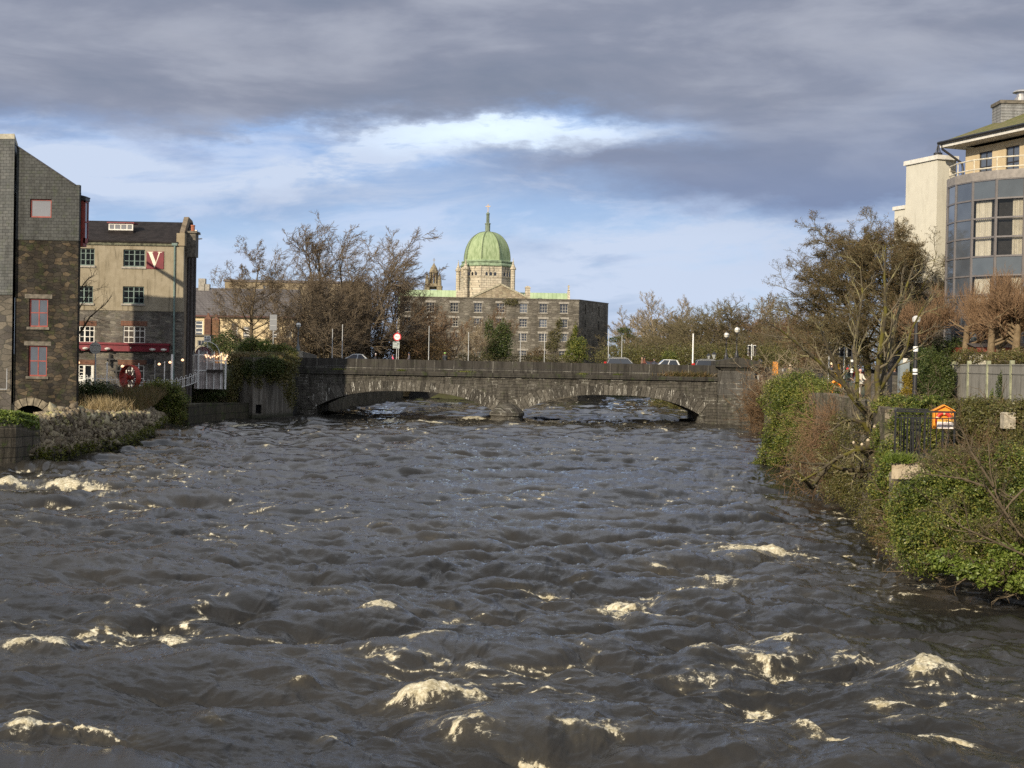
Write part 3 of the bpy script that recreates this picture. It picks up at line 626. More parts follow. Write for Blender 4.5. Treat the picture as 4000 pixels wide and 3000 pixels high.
# ------------------------------------------------------------------ slate-hung mill, left edge of the picture
def shear(mb, k=-0.36):
    for v in mb.v: v[:, 0] += k * np.maximum(v[:, 1] - 0.6, 0)
    return mb
def slate_mill():
    Y = 118.0; r = P(300, 1400, Y); r[2] = 0; q = rel(Y, r)
    t = thing('slate_hung_mill', 'tall old riverside mill with slate cladding above rubble stone and red windows', 'building', r)
    xl = q(55, 1400)[0]; z = lambda px, py: q(px, py)[2]
    x = lambda px, py=1300: q(px, py)[0]
    zt = z(180, 939); apexz = z(57, 570); ez = z(288, 722)
    hs = [(x(114, 1166), x(188, 1166), z(150, 1277), z(150, 1166)), (x(111, 1350), x(184, 1350), z(148, 1470), z(148, 1350))]
    b = MB(); b.wall(xl, 0, 2.4, zt, 0.6, hs)
    # lower wall with the arched tail race opening
    cx = x(118, 1640); rad = 1.55; cz = z(118, 1650)
    arc = [(cx + rad * math.cos(a), cz + rad * 0.92 * math.sin(a)) for a in np.linspace(math.pi, 0, 17)]
    poly = [(xl, -2), (cx - rad, -2)] + arc + [(cx + rad, -2), (0, -2), (0, 2.399), (xl, 2.399)]
    # split into strips so that the outline stays simple
    for (xa, za), (xb, zb) in zip(arc[:-1], arc[1:]): b.slab([(xa, za), (xb, zb), (xb, 2.4), (xa, 2.4)], 0, 0.6)
    b.box(xl, cx - rad, 0, 0.6, -2, 2.4); b.box(cx + rad, 0, 0, 0.6, -2, 2.4)
    b.box(-0.6, 0, 0.6, 16, -2, zt)
    shear(b); b.build('stone_wall', M['mill_rubble'], t)
    shear(MB().box(xl, -0.6, 2.2, 15.9, -2, zt)).build('interior', M['inside'], t)
    v = MB()
    for i in range(11):
        a0 = math.pi * (i + 0.06) / 11; a1 = math.pi * (i + 0.94) / 11; f = 0.92
        v.slab([(cx + rad * math.cos(a0), cz + rad * f * math.sin(a0)), (cx + (rad + .75) * math.cos(a0), cz + (rad + .7) * f * math.sin(a0)), (cx + (rad + .75) * math.cos(a1), cz + (rad + .7) * f * math.sin(a1)), (cx + rad * math.cos(a1), cz + rad * f * math.sin(a1))], -0.05, 0.3)
    v.build('arch_ring', m_plain('arch_stone', (0.20, 0.17, 0.12), 0.9, 0.5, 2), t)
    # slate cladding with the sloping gable
    sl = m_slate('hung_slate', (0.05, 0.054, 0.053), (0.075, 0.08, 0.077)); sb = MB()
    wx0, wx1, wz0, wz1 = x(118, 815), x(202, 815), z(160, 850), z(160, 778); zc = 20.3
    sb.wall(xl, 0.04, zt + 0.002, zc, 0.45, [(wx0, wx1, wz0, wz1)], y=-0.06)
    zc2 = zc + 0.001; sb.slab([(xl, zc2), (0.04, zc2), (0.04, ez), (-0.32, ez), (-0.32, ez - 0.1), (xl, apexz)], -0.06, 0.39)
    sb.box(-0.4, 0.05, 0.4, 15.9, zt + 0.002, ez - 0.6); shear(sb); sb.build('slate_cladding', sl, t)
    rf = MB(); rf.slab([(xl, apexz - 0.05), (-0.3, ez - 0.12), (-0.3, ez - 0.3), (xl, apexz - 0.3)], 0.4, 16); rf.slab([(xl - .1, apexz + 0.09), (-0.28, ez + 0.0), (-0.28, ez - 0.1), (xl - .1, apexz)], -0.14, 0.5)
    shear(rf).build('roof', m_slate('roof_slate', (0.045, 0.045, 0.05), (0.065, 0.062, 0.068)), t)
    shear(MB().box(xl, -.45, 0.42, 15.8, zt, ez - 0.5)).build('attic', M['inside'], t)
    win(t, wx0, wx1, wz0, wz1, 0.08, 1, 1, M['red_paint'], M['pane_pale'], fw=0.12)
    for h in hs: win(t, *h, 0.16, 2, 2, M['red_paint'], M['pane_grey'], fw=0.12, bw=0.09, sill=(M['lintel'], -0.12, 0.22), lintel=(M['lintel'], -0.04, 0.35, 0.35))
    # oriel on the side wall
    f = MB(); y0, y1, z0, z1 = 0.7, 1.6, z(312, 945), z(312, 780); d = 0.30
    for yy in (y0, y1): f.box(-1.3, d, yy, yy + 0.14, z0, z1)
    f.box(d - 0.13, d, y0, y1 + .14, z0, z0 + .4); f.box(d - 0.13, d, y0, y1 + .14, z1 - .14, z1); f.box(d - 0.13, d - .01, y0, y1, (z0 + z1) / 2 - .06, (z0 + z1) / 2 + .06); f.box(-1.3, d - .14, y0 - .03, y1 + .1, z0 - .3, z0 + .39)
    f.box(-1.3, d, y0 - .02, y0 + .08, (z0 + z1) / 2 - .07, (z0 + z1) / 2 + .07)
    o = f.build('oriel_window', M['red_paint'], t); MB().box(-1.2, d - .13, y0 + .05, y0 + .1, z0 + .4, z1).box(d - .1, d - .06, y0 + .15, y1, z0 + .4, z1).build('pane', M['pane_grey'], o)
    MB().slabx([(y0 - .1, z1 + .01), (y1 + .2, z1 + .01), (y1 + .2, z1 + .25), (y0 - .1, z1 + .25)], -1.3, 0.36).slab([(-1.3, z1 + .26), (0.4, z1 + .26), (0.4, z1 + .35), (-1.3, z1 + .75)], y0 - .1, y1 + .2).build('roof', M['black_metal'], o)
    # left wing whose face is turned a little towards the sun
    w = thing('slate_hung_wing', 'narrow slate-clad wing at the left edge with a pale capped top', 'building', (r[0] + xl, Y - 0.02, 0))
    wb = MB(); L = 9.0; zs = z(30, 1152); wt = z(25, 545)
    wb.box(-L, 0.0, -0.35, 6, -2, zs); wb.rot(-0.22); shear(wb, -0.64); wb.build('stone_wall', m_rubble('wing_rubble', [(0.10, 0.09, 0.08), (0.14, 0.125, 0.10), (0.08, 0.075, 0.07), (0.17, 0.15, 0.12)], 1.2, (0.09, 0.085, 0.07), 1.8), w)
    wb = MB(); wb.box(-L, 0.06, -0.45, 6, zs + .002, wt); wb.rot(-0.22); shear(wb, -0.64); wb.build('slate_cladding', m_slate('sunlit_wing_slate', (0.085, 0.092, 0.092), (0.125, 0.13, 0.127)), w)  # slate paler than the main block: sunlight on this face put into its colour
    wb = MB(); wb.box(-L, 0.08, -0.5, 5.9, wt + .002, wt + .42); wb.rot(-0.22); shear(wb, -0.64); wb.build('coping', m_plain('cap_stone', (0.36, 0.34, 0.27), 0.85), w)
    pp = MB(); pp.tube([(-0.35, -0.62, z(40, 1520)), (-0.35, -0.62, z(40, 1440))], 0.035); pp.tube([(-2.4, -0.35, z(0, 1520)), (-0.35, -0.62, z(40, 1520))], .03); pp.build('rail', M['grey_metal'], w)
slate_mill()

# ------------------------------------------------------------------ rendered café building with the V sign
def cafe():
    Y = 148.0; r = P(712, 1400, Y); r[2] = 0; q = rel(Y, r); z = lambda px, py: q(px, py)[2]; x = lambda px, py: q(px, py)[0]
    t = thing('riverside_cafe', 'beige rendered and rubble stone mill building with a maroon fascia behind a red wheel', 'building', r)
    xl = x(200, 1300); zm = z(560, 1215); ze = z(500, 945); zb = 0.5
    W1 = [(297, 370, 1037, 970), (482, 567, 1042, 975)]; W2 = [(290, 364, 1184, 1117), (480, 563, 1186, 1119)]
    W3 = [(290, 369, 1339, 1272), (480, 567, 1342, 1273)]; W4 = [(468, 563, 1508, 1425)]; D = (288, 366, 1507, 1424)
    hol = lambda w: (x(w[0], (w[2] + w[3]) / 2), x(w[1], (w[2] + w[3]) / 2), z((w[0] + w[1]) / 2, w[2]), z((w[0] + w[1]) / 2, w[3]))
    up = [hol(w) for w in W1 + W2]; lo = [hol(w) for w in W3 + W4 + [D]]
    MB().wall(xl, 0, zm, ze, 0.55, up, y=-0.06).build('rendered_wall', m_render('beige_render', (0.25, 0.215, 0.15), (0.32, 0.28, 0.205), 0.8, 0.8), t)
    MB().wall(xl, -0.02, zb, zm - 0.003, 0.6, lo).build('stone_wall', M['cafe_rubble'], t)
    MB().prism([(xl, 1.2), (-0.7, 1.2), (-2.5, 13), (xl, 13)], 0, ze - .1).build('interior', M['inside'], t)
    # turned side wall with pipes
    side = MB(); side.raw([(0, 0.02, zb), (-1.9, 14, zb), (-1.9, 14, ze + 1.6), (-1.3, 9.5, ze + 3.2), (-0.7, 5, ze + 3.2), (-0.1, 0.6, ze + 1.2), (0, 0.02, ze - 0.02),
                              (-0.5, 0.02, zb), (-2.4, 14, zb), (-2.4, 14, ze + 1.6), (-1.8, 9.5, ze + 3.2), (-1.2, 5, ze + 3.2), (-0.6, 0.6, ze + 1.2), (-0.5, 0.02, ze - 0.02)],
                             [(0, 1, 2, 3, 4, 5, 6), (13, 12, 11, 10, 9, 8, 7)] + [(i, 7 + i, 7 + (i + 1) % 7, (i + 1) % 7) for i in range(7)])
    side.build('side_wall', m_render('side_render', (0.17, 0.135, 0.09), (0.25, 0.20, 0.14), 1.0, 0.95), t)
    pm = m_plain('rusty_pipe', (0.06, 0.05, 0.045), 0.7, 0.4)
    for k, (yy, rr) in enumerate(((4.0, .16), (6.2, .3), (8.6, .14), (11.0, .22))):
        xx = -yy * 1.9 / 14 + rr * .7; MB().tube([(xx, yy, 1), (xx, yy, ze + 1.9)], rr, 7).build('pipe', pm, t)
    # roof, cut by a parapet at each end
    rm = m_plain('dark_roof', (0.022, 0.018, 0.017), 0.85, 0.4, 1.5, spec=0.2); zr = z(500, 898)
    MB().raw([(xl, -0.28, ze + 0.15), (-0.55, -0.28, ze + 0.05), (-0.55, 6.5, zr + 1.5), (xl, 6.5, zr + 1.5), (xl, -0.28, ze - 0.02), (-0.55, -0.28, ze - 0.1), (-0.55, 6.5, ze), (xl, 6.5, ze)],
             [(0, 1, 2, 3), (4, 7, 6, 5), (0, 4, 5, 1), (1, 5, 6, 2), (2, 6, 7, 3), (3, 7, 4, 0)]).build('roof', rm, t)
    MB().box(xl, -0.7, -0.2, 0.0, ze - .35, ze - .12).build('eaves_band', m_plain('mossy_band', (0.12, 0.12, 0.08), 0.9, 0.6, 3), t)
    MB().box(-0.75, 0.1, -0.2, 0.6, ze - 0.3, ze + 1.0).build('kneeler', m_render('kneeler_render', (0.25, 0.2, 0.13), (0.3, .25, .17)), t)
    # skylight lantern on the roof
    a, b_ = x(398, 890), x(499, 890); s = MB(); yy = 2.2; z0, z1 = z(450, 905), z(450, 864)
    s.box(a, b_, yy, yy + 1.4, z0 - 1, z0 + .35); o = s.build('roof_lantern', rm, t)
    win(o, a + .05, b_ - .05, z0 + .36, z1 - .02, yy + .05, 4, 1, M['white_paint'], M['pane_pale'], fw=0.12, bw=0.1)
    MB().box(a - .1, b_ + .1, yy - .1, yy + 1.5, z1, z1 + .12).build('lid', M['maroon'], o)
    # chimney
    cx, cz = x(734, 900), z(734, 905); c = MB(); c.box(cx - .45, cx + .45, 1.6, 3.0, cz - 2.5, cz); c.box(cx - .62, cx + .62, 1.45, 3.15, cz + .003, cz + .2); o = c.build('chimney', M['lintel'], t)
    MB().lathe([(.22, 0), (.2, .55), (.24, .58), (.24, .7)], (cx, 2.3, cz + .2), 12).build('pot', m_plain('terracotta', (0.36, 0.13, 0.07), 0.8), o)
    for h in up: win(t, *h, 0.10, 4, 3, M['green_paint'], M['pane'], fw=0.1, bw=0.06, rows=[0.34, 0.72], sill=(M['pale_stone'], -0.18, 0.2), mid=True)
    for i, h in enumerate(lo):
        if i < 3: win(t, *h, 0.12, 4, 3, M['white_paint'], M['pane'] if i == 0 else m_plain('blind_pane', (0.06, 0.05, 0.045), .3), fw=0.12, bw=0.075, rows=[0.36, 0.72], mid=True, sill=(M['white_paint'], -0.1, 0.12), lintel=(M['brick'], -0.03, 0.5, 0.22))
        else:
            d = MB(); x0, x1, z0, z1 = h; d.box(x0, x1, .1, .2, z1 - .12, z1); d.box(x0, x0 + .12, .1, .2, z0, z1 - .12); d.box(x1 - .3, x1, .1, .2, z0, z1 - .12); m_ = (x0 + x1) / 2
            d.box(m_ - .1, m_ + .12, .1, .2, z0, z1 - .12); d.box(x0 + .12, m_ - .1, .12, .18, z0, z0 + .7)
            for k in range(1, 4): zz = z0 + .7 + (z1 - z0 - .82) * k / 4; d.box(x0 + .12, m_ - .1, .12, .17, zz - .03, zz + .03)
            d.box((x0 + m_) / 2 - .03, (x0 + m_) / 2 + .03, .12, .17, z0 + .7, z1 - .12)
            o = d.build('door', M['white_paint'], t); MB().box(x0 + .1, x1 - .1, .22, .26, z0, z1 - .1).build('pane', M['pane'], o)
            MB().box(x0 - .1, x1 + .1, -.03, .12, z1 + .003, z1 + .5).build('lintel', M['brick'], o)
    # maroon fascia and its small letter and wall lamps
    fz0, fz1 = z(480, 1372), z(480, 1347); f = MB(); xr = x(662, 1360)
    f.box(xl, xr, -0.35, -0.003, fz0, fz1); f.box(xl, xr + .1, -0.5, -0.352 + .35, fz1 + .002, fz1 + .22); o = f.build('fascia', M['maroon'], t)
    def vee(name, cx, cz, s, y0, y1, mat, par):
        b = MB(); h = s
        b.slab([(cx - .42 * h, cz + .5 * h), (cx - .20 * h, cz + .5 * h), (cx + .07 * h, cz - .18 * h), (cx - .02 * h, cz - .5 * h)], y0, y1)
        b.slab([(cx + .25 * h, cz + .5 * h), (cx + .34 * h, cz + .5 * h), (cx - .015 * h, cz - .5 * h), (cx + .04 * h, cz - .30 * h)], y0, y1)
        b.slab([(cx - .50 * h, cz + .5 * h), (cx - .10 * h, cz + .5 * h), (cx - .12 * h, cz + .455 * h), (cx - .46 * h, cz + .46 * h)], y0 + .003, y1)
        b.slab([(cx + .16 * h, cz + .5 * h), (cx + .46 * h, cz + .5 * h), (cx + .43 * h, cz + .46 * h), (cx + .19 * h, cz + .455 * h)], y0 + .003, y1)
        return b.build(name, mat, par)
    cream = m_plain('cream_lettering', (0.72, 0.66, 0.52), 0.6, 0.08)
    vee('lettering', x(515, 1362), (fz0 + fz1) / 2, 0.24, -0.38, -0.352, cream, o)
    for px in (300, 341, 427, 601, 645):
        MB().lathe([(.05, 0), (.28, .1), (.34, .22), (.1, .3)], (x(px, 1362), -0.62, fz0 + .05), 10).build('wall_lamp', m_plain('lamp_white', (0.75, 0.72, 0.66), 0.5), o)
    # drain pipe
    MB().tube([(x(684, 965), -.16, z(684, 960)), (x(680, 1385), -.16, z(680, 1500))], .1, 8).box(x(684, 965) - .28, x(684, 965) + .3, -.3, -.07, z(684, 960), z(684, 950)).build('drainpipe', M['green_paint'], t)
    # the square sign
    s = thing('cafe_sign', 'square maroon sign with a large cream letter V high on the beige wall', 'sign', r + np.array([x(607, 1016), -0.06, z(607, 1016)])); hw = (x(640, 1016) - x(573, 1016)) / 2
    MB().box(-hw, hw, -.08, 0, -hw * 1.02, hw * 1.02).build('board', M['maroon'], s); vee('lettering', -0.02, 0.02, hw * 1.86, -.095, -.08, cream, s)
    for k, (px, py) in enumerate(((755, 902), (768, 917), (774, 934))):
        f = thing('floodlight', ['white floodlight at the top of the gable beside the chimney', 'middle white floodlight of three on the café gable', 'lowest white floodlight of three on the café gable'][k], 'floodlight', P(px, py, 152 + k), group='floodlights along the gable')
        MB().hexa([(-.35, -.2, -.08), (.4, -.2, .0), (.4, .2, .0), (-.35, .2, -.08)], [(-.3, -.18, .05), (.42, -.18, .1), (.42, .18, .1), (-.3, .18, .05)]).build('lamp_head', M['white_paint'], f)
        MB().beam((-1.4, 0, -.35), (-.2, 0, -.08), .07).build('arm', M['grey_metal'], f)
cafe()

# ------------------------------------------------------------------ cathedral
def cathedral():
    Y = 450.0; r = P(1900, 1160, Y); r[2] = 0; q = rel(Y, r); z = lambda px, py: q(px, py)[2]; x = lambda px, py: q(px, py)[0]
    t = thing('cathedral', 'distant stone cathedral with a green copper dome rising above the old mill', 'cathedral', r)
    def stone(name, c1, c2, lk=0.0):
        return m_ashlar(name, c1, c2, (0.22, 0.2, 0.16), 1.6, 0.75, 0.05, 0.3, leak=0, bumpd=0.05, patch=lk, white=(0.28, 0.40, 0.27))
    ms = stone('cathedral_stone', (0.50, 0.44, 0.33), (0.60, 0.54, 0.42), 0.0); md = stone('drum_stone', (0.52, 0.46, 0.35), (0.62, 0.56, 0.44), 0.6)
    # copper with vertical seams
    m, tt, b = new_mat('verdigris_copper'); o = tt.sep(oc(tt)); ang = tt.m('ARCTAN2', o[0], o[1]); st = tt.m('SINE', tt.mul(ang, 96.0))
    n = tt.noise(tt.comb(tt.mul(ang, 4), tt.mul(o[2], .15), 0), 2.5, 5, .6); c = tt.mix(tt.step(n, .35, .65), (0.19, 0.26, 0.12), (0.33, 0.41, 0.23)); c = tt.mix(tt.step(st, .75, 1.0, 0, .6), c, (0.4, 0.45, 0.35), 'MULTIPLY')
    tt.put(b.inputs['Base Color'], c); b.inputs['Roughness'].default_value = .65; mc = m
    m, tt, b = new_mat('copper_roof'); o = tt.sep(oc(tt)); st = tt.m('SINE', tt.mul(o[0], 5.2)); n = tt.noise(oc(tt), .25, 4, .6); c = tt.mix(tt.step(n, .35, .65), (0.27, 0.36, 0.20), (0.37, 0.46, 0.28)); c = tt.mix(tt.step(st, .8, 1.0, 0, .5), c, (0.45, 0.5, 0.4), 'MULTIPLY')
    tt.put(b.inputs['Base Color'], c); b.inputs['Roughness'].default_value = .6; mr = m
    a0 = -math.pi / 2 - R(12)
    def octo(mb, prof, cx=0, cy=0, n=8, a=a0): 
        v = []; 
        for rr, zz in prof:
            for k in range(n): th = a + 2 * math.pi * k / n; v.append((cx + rr * math.cos(th), cy + rr * math.sin(th), zz))
        f = [(i * n + k, i * n + (k + 1) % n, (i + 1) * n + (k + 1) % n, (i + 1) * n + k) for i in range(len(prof) - 1) for k in range(n)]
        return mb.raw(v, f + [tuple(range((len(prof) - 1) * n, len(prof) * n))])
    zd0, zd1 = z(1900, 1017), z(1900, 906); H = zd1 - zd0; RD = 7.45
    prof = [(RD * math.cos(u) ** 0.82 if u < 1.5 else .9, zd0 + H * math.sin(u) ** 1.0) for u in np.linspace(0, 1.5, 16)]
    prof = [(max(p[0], .85), p[1]) for p in prof]
    b = MB(); octo(b, [(RD * 1.01, zd0 - .3)] + prof); d = b.build('dome', mc, t)
    b = MB()
    for k in range(8):
        th = a0 + 2 * math.pi * k / 8; b.tube([(p[0] * 1.005 * math.cos(th), p[0] * 1.005 * math.sin(th), p[1]) for p in prof], .14, 5)
    b.build('ribs', m_plain('dark_copper', (0.10, 0.13, 0.07), .7), d)
    b = MB(); octo(b, [(7.9, zd0 - 1.1), (8.35, zd0 - .9), (8.35, zd0 - .5), (7.6, zd0 - .3)]); octo(b, [(8.5, zd0 - 2.3), (8.75, zd0 - 2.1), (8.75, zd0 - 1.8), (8.2, zd0 - 1.1)]); b.build('cornice', m_plain('green_cornice', (0.22, 0.29, 0.18), .8, .4, 1), t)
    # drum faces with windows
    zt, zm, zb = zd0 - 2.3, z(1900, 1088), z(1900, 1165)
    b = MB(); octo(b, [(8.9, zb - 8), (8.9, zb), (8.55, zm), (8.75, zm + .1), (8.75, zm + .5), (8.3, zm + .55), (8.3, zt)]); b.build('drum', md, t)
    wb = MB(); 
    fr = MB()
    for k in range(8):
        th = a0 + 2 * math.pi * (k + .5) / 8; nx, ny = math.cos(th), math.sin(th); tx_, ty_ = -ny, nx; ap = 8.3 * math.cos(math.pi / 8)
        for j in (-1, 0, 1):
            pts = [(-.36, 0), (.36, 0), (.36, 1.35), (.2, 1.75), (0, 1.88), (-.2, 1.75), (-.36, 1.35)]; zz = zt - 3.6
            v = []
            for dd in (ap + .03, ap - .3):
                for (u, w) in pts: v.append((nx * dd + tx_ * (u + j * 1.35), ny * dd + ty_ * (u + j * 1.35), zz + w))
            wb.raw(v, [tuple(range(7)), tuple(range(13, 6, -1))] + [(i, 7 + i, 7 + (i + 1) % 7, (i + 1) % 7) for i in range(7)])
        for j in (-.68, .68):
            a_ = (nx * (ap + .1) + tx_ * j, ny * (ap + .1) + ty_ * j); fr.beam((*a_, zb), (*a_, zt + .1), .28)
        c = (8.35 * math.cos(a0 + 2 * math.pi * k / 8), 8.35 * math.sin(a0 + 2 * math.pi * k / 8)); fr.beam((*c, zb), (*c, zt + .1), .4)
    wb.build('drum_windows', M['pane'], t); fr.build('pilasters', ms, t)
    # lantern and cross
    b = MB(); octo(b, [(1.15, zd1 - .3), (.95, zd1 + .2), (.8, zd1 + .25), (.8, z(1903, 877)), (1.0, z(1903, 875)), (1.0, z(1903, 873)), (.5, z(1903, 871))])
    for k in range(8): th = a0 + math.pi * k / 4; b.tube([(.42 * math.cos(th), .42 * math.sin(th), z(1903, 871)), (.42 * math.cos(th), .42 * math.sin(th), z(1903, 838))], .09, 5)
    octo(b, [(.3, z(1903, 871)), (.3, z(1903, 838)), (.62, z(1903, 837)), (.62, z(1903, 834)), (.4, z(1903, 832)), (.12, z(1903, 828))]); l = b.build('lantern', m_plain('lead_copper', (0.17, 0.21, 0.15), .7), t)
    zc = z(1903, 829); b = MB(); b.tube([(0, 0, zc), (0, 0, z(1903, 797))], .12, 6); b.box(-.75, .75, -.1, .1, z(1903, 806) - .12, z(1903, 806) + .12); b.build('cross', m_plain('gilt', (0.62, 0.42, 0.2), .4, .1), l)
    # pinnacle turrets round the drum
    for (px, yy) in ((1822, -7.0), (2004, -5.2), (1789, 2.5)):
        b = MB(); cx = x(px, 1060); zq = z(px, 1058); octo(b, [(.95, zb - 3), (.95, zb + 2.0), (.72, zb + 2.6), (.72, zq), (1.0, zq + .05), (1.0, zq + .3), (.6, zq + 1.1), (.3, zq + 1.9), (.1, zq + 3)], cx, yy)
        b.tube([(cx, yy, zq + 2.9), (cx, yy, zq + 3.6)], .07, 5); b.build('turret', ms, t)
    # crossing mass, pediment, nave roofs
    zq = z(1900, 1165); b = MB(); b.hexa([(-10.2, -5, zq - 10), (8.5, -5, zq - 10), (8.5, 9, zq - 10), (-10.2, 9, zq - 10)], [(-9.3, -4.6, zq + 2.0), (8.5, -4.6, zq + 2.0), (8.5, 9, zq + 2.2), (-9.3, 9, zq + 2.2)])
    b.hexa([(-7.6, -5.4, zq - 10), (8.2, -5.4, zq - 10), (8.2, -4, zq - 10), (-7.6, -4, zq - 10)], [(-7.0, -5.2, zq + .8), (6, -5.2, zq + .8), (6, -4, zq + .8), (-7, -4, zq + .8)]); b.build('crossing', md, t)
    ax, az = x(1957, 1120), z(1957, 1120); b = MB(); b.slab([(ax - 8.3, zq - 8), (ax + 8.2, zq - 8), (ax + 8.2, az - 3.9), (ax, az), (ax - 8.3, az - 3.8)], -13, -6); g = b.build('pediment', m_rubble('gable_rubble', [(0.30, 0.25, 0.17), (0.38, 0.33, 0.23), (0.25, 0.2, 0.14), (0.42, 0.36, 0.26)], .8, (0.22, 0.19, 0.14), 1.6, stain=.3), t)
    b = MB(); b.beam((ax - 9, -13.1, az - 4.1), (ax, -13.1, az + .15), .3, .5); b.beam((ax + 8.9, -13.1, az - 4.1), (ax, -13.1, az + .15), .3, .5); b.build('coping', m_plain('coping_stone', (0.34, 0.31, 0.22), .85, .4), g)
    def roof(xa, xb, zr, name='nave_roof'): return MB().raw([(xa, -6, zr - 7.0), (xb, -6, zr - 7.0), (xb, 0, zr), (xa, 0, zr), (xa, 7, zr - 7.0), (xb, 7, zr - 7.0)], [(0, 1, 2, 3), (3, 2, 5, 4), (0, 3, 4), (1, 5, 2), (0, 4, 5, 1)]).build(name, mr, t)
    roof(x(1560, 1132), -9.0, z(1700, 1133)); roof(8.4, x(2216, 1146), z(2120, 1144))
    xe = x(2216, 1146); b = MB(); zr = z(2212, 1140); b.slabx([(-6.4, zr - 7), (7.2, zr - 7), (0, zr + .5)], xe, xe + .8); b.box(xe + .15, xe + .6, -.3, .3, zr + .5, zr + 1.3); b.tube([(xe + .38, 0, zr + 1.2), (xe + .38, 0, zr + 2.2)], .2, 6); b.box(xe, xe + .76, -.2, .2, zr + 1.5, zr + 1.8); b.build('end_gable', ms, t)
    b = MB(); cx = x(2060, 1140); b.box(cx - .8, cx + .8, -9, -7.6, zq - 6, z(2060, 1130)); b.box(cx - .95, cx + .95, -9.1, -7.5, z(2060, 1130), z(2060, 1127)); b.box(cx - .55, cx + .55, -8.9, -7.8, z(2060, 1127), z(2060, 1123)); b.build('chimney', ms, t)
    MB().box(x(1560, 1150), xe, -5.8, 7, 0, zq + .5 - 3).build('nave_wall', ms, t)
    # bell turret, left
    w = MB(); cx = x(1680, 1100); q0, q1 = z(1680, 1132), z(1680, 1104)
    for sx in (-1, 1):
        for sy in (-1, 1): w.box(cx + sx * 2.0 - .8, cx + sx * 2.0 + .8, 20 + sy * 2 - .8, 20 + sy * 2 + .8, q0 - 3, q1 - .3)
    w.box(cx - 2.9, cx + 2.9, 17.1, 22.9, q1 - .3, q1); w.box(cx - 2.9, cx + 2.9, 17.1, 22.9, q0 - 14, q0 - 3); w.box(cx - 1.2, cx + 1.2, 18.8, 21.2, q1 - 1.1, q1 - .31)
    octo(w, [(2.2, q1), (1.9, q1 + .8)], cx, 20); z2 = z(1680, 1053)
    for k in range(8): th = a0 + math.pi * k / 4; w.tube([(cx + 1.3 * math.cos(th), 20 + 1.3 * math.sin(th), q1 + .8), (cx + 1.25 * math.cos(th), 20 + 1.25 * math.sin(th), z2)], .3, 5)
    for sx in (-1, 1): octo(w, [(.7, q1), (.6, q1 + 2.6), (.35, q1 + 3.2), (.05, q1 + 4.2)], cx + sx * 2.05, 18.2)
    octo(w, [(1.5, z2), (1.75, z2 + .25), (1.5, z2 + .6), (1.1, z2 + 1.8), (.5, z2 + 2.7), (.14, z2 + 3.4)], cx, 20); w.tube([(cx, 20, z2 + 3.3), (cx, 20, z(1682, 990))], .09, 5); w.box(cx - .45, cx + .45, 19.93, 20.07, z(1682, 998) - .08, z(1682, 998) + .08)
    w.build('bell_turret', stone('turret_stone', (0.27, 0.22, 0.14), (0.34, 0.29, 0.19)), t)
cathedral()

# ------------------------------------------------------------------ derelict stone mill in front of the cathedral
def stone_mill():
    Y = 290.0; r = P(2258, 1400, Y); r[2] = 0; q = rel(Y, r); z = lambda px, py: q(px, py)[2]; x = lambda px, py: q(px, py)[0]
    t = thing('stone_warehouse', 'long derelict grey stone warehouse with rows of broken windows behind the bridge', 'building', r)
    xl = x(1560, 1300); zt = z(2100, 1170); cols = [1775, 1868, 1956, 2045, 2123, 2203]; rows = [(1188, 1224), (1248, 1280), (1305, 1335), (1372, 1400)]
    cols = [(1508 - 8, 0)] and cols; hs = []
    for ci, px in enumerate([1590, 1682] + cols):
        for (ya, yb) in rows[:4]:
            cx = x(px, 1200); k = (2258 - px) * 0.011; hs.append((cx - .8, cx + .8, z(px, yb - k), z(px, ya - k)))
    mr = m_rubble('warehouse_rubble', [(0.15, 0.138, 0.115), (0.21, 0.195, 0.16), (0.12, 0.11, 0.092), (0.26, 0.24, 0.2), (0.17, 0.155, 0.128)], 0.95, (0.18, 0.16, 0.13), 2.3, stain=.55, moss=.15, bumpd=.1)
    MB().wall(xl, 0, 0, zt, .7, hs).build('front_wall', mr, t)
    ang = math.atan2(15, 6.9); L = 16.6; sh = []
    for u, s in ((3.6, -1), (11.2, 1)):
        for (ya, yb) in rows: sh.append((u - .4, u + .4, z(2258, yb + 2), z(2258, ya + 1)))
    b = MB(); b.wall(0.0, L, 0, zt - .01, .7, sh); b.rot(ang); b.build('side_wall', mr, t)
    MB().raw([(xl, .75, zt - 1.2), (-.4, .75, zt - 1.2), (6.2, 15, zt - 1.2), (xl, 15, zt - 1.2)], [(0, 1, 2, 3)]).build('roof', M['black_metal'], t)
    b = MB(); b.prism([(xl, .0 - .12), (.05, -.12), (7.05, 15.1), (6.3, 15.2), (-.3, .65), (xl, .65)], zt, zt + .18); b.build('coping', M['lintel'], t)
    b = MB(); b.wall(xl, -.9, 0, zt - 1.3, .2, [], y=1.6); b.build('interior', M['inside'], t)
    b = MB(); b.wall(1.8, L, 0, zt - 1.3, .2, [], y=1.5); b.rot(ang); b.build('interior', M['inside'], t)
    gm = m_plain('old_window_frame', (0.36, 0.34, 0.29), .7, .3)
    for i, h in enumerate(hs): win(t, *h, .2, 3, 3, gm, M['pane'] if i % 5 else M['pane_grey'], fw=.09, bw=.07, lintel=(M['pale_stone'], -.04, .42, .28), sill=(M['pale_stone'], -.08, .15))
stone_mill()

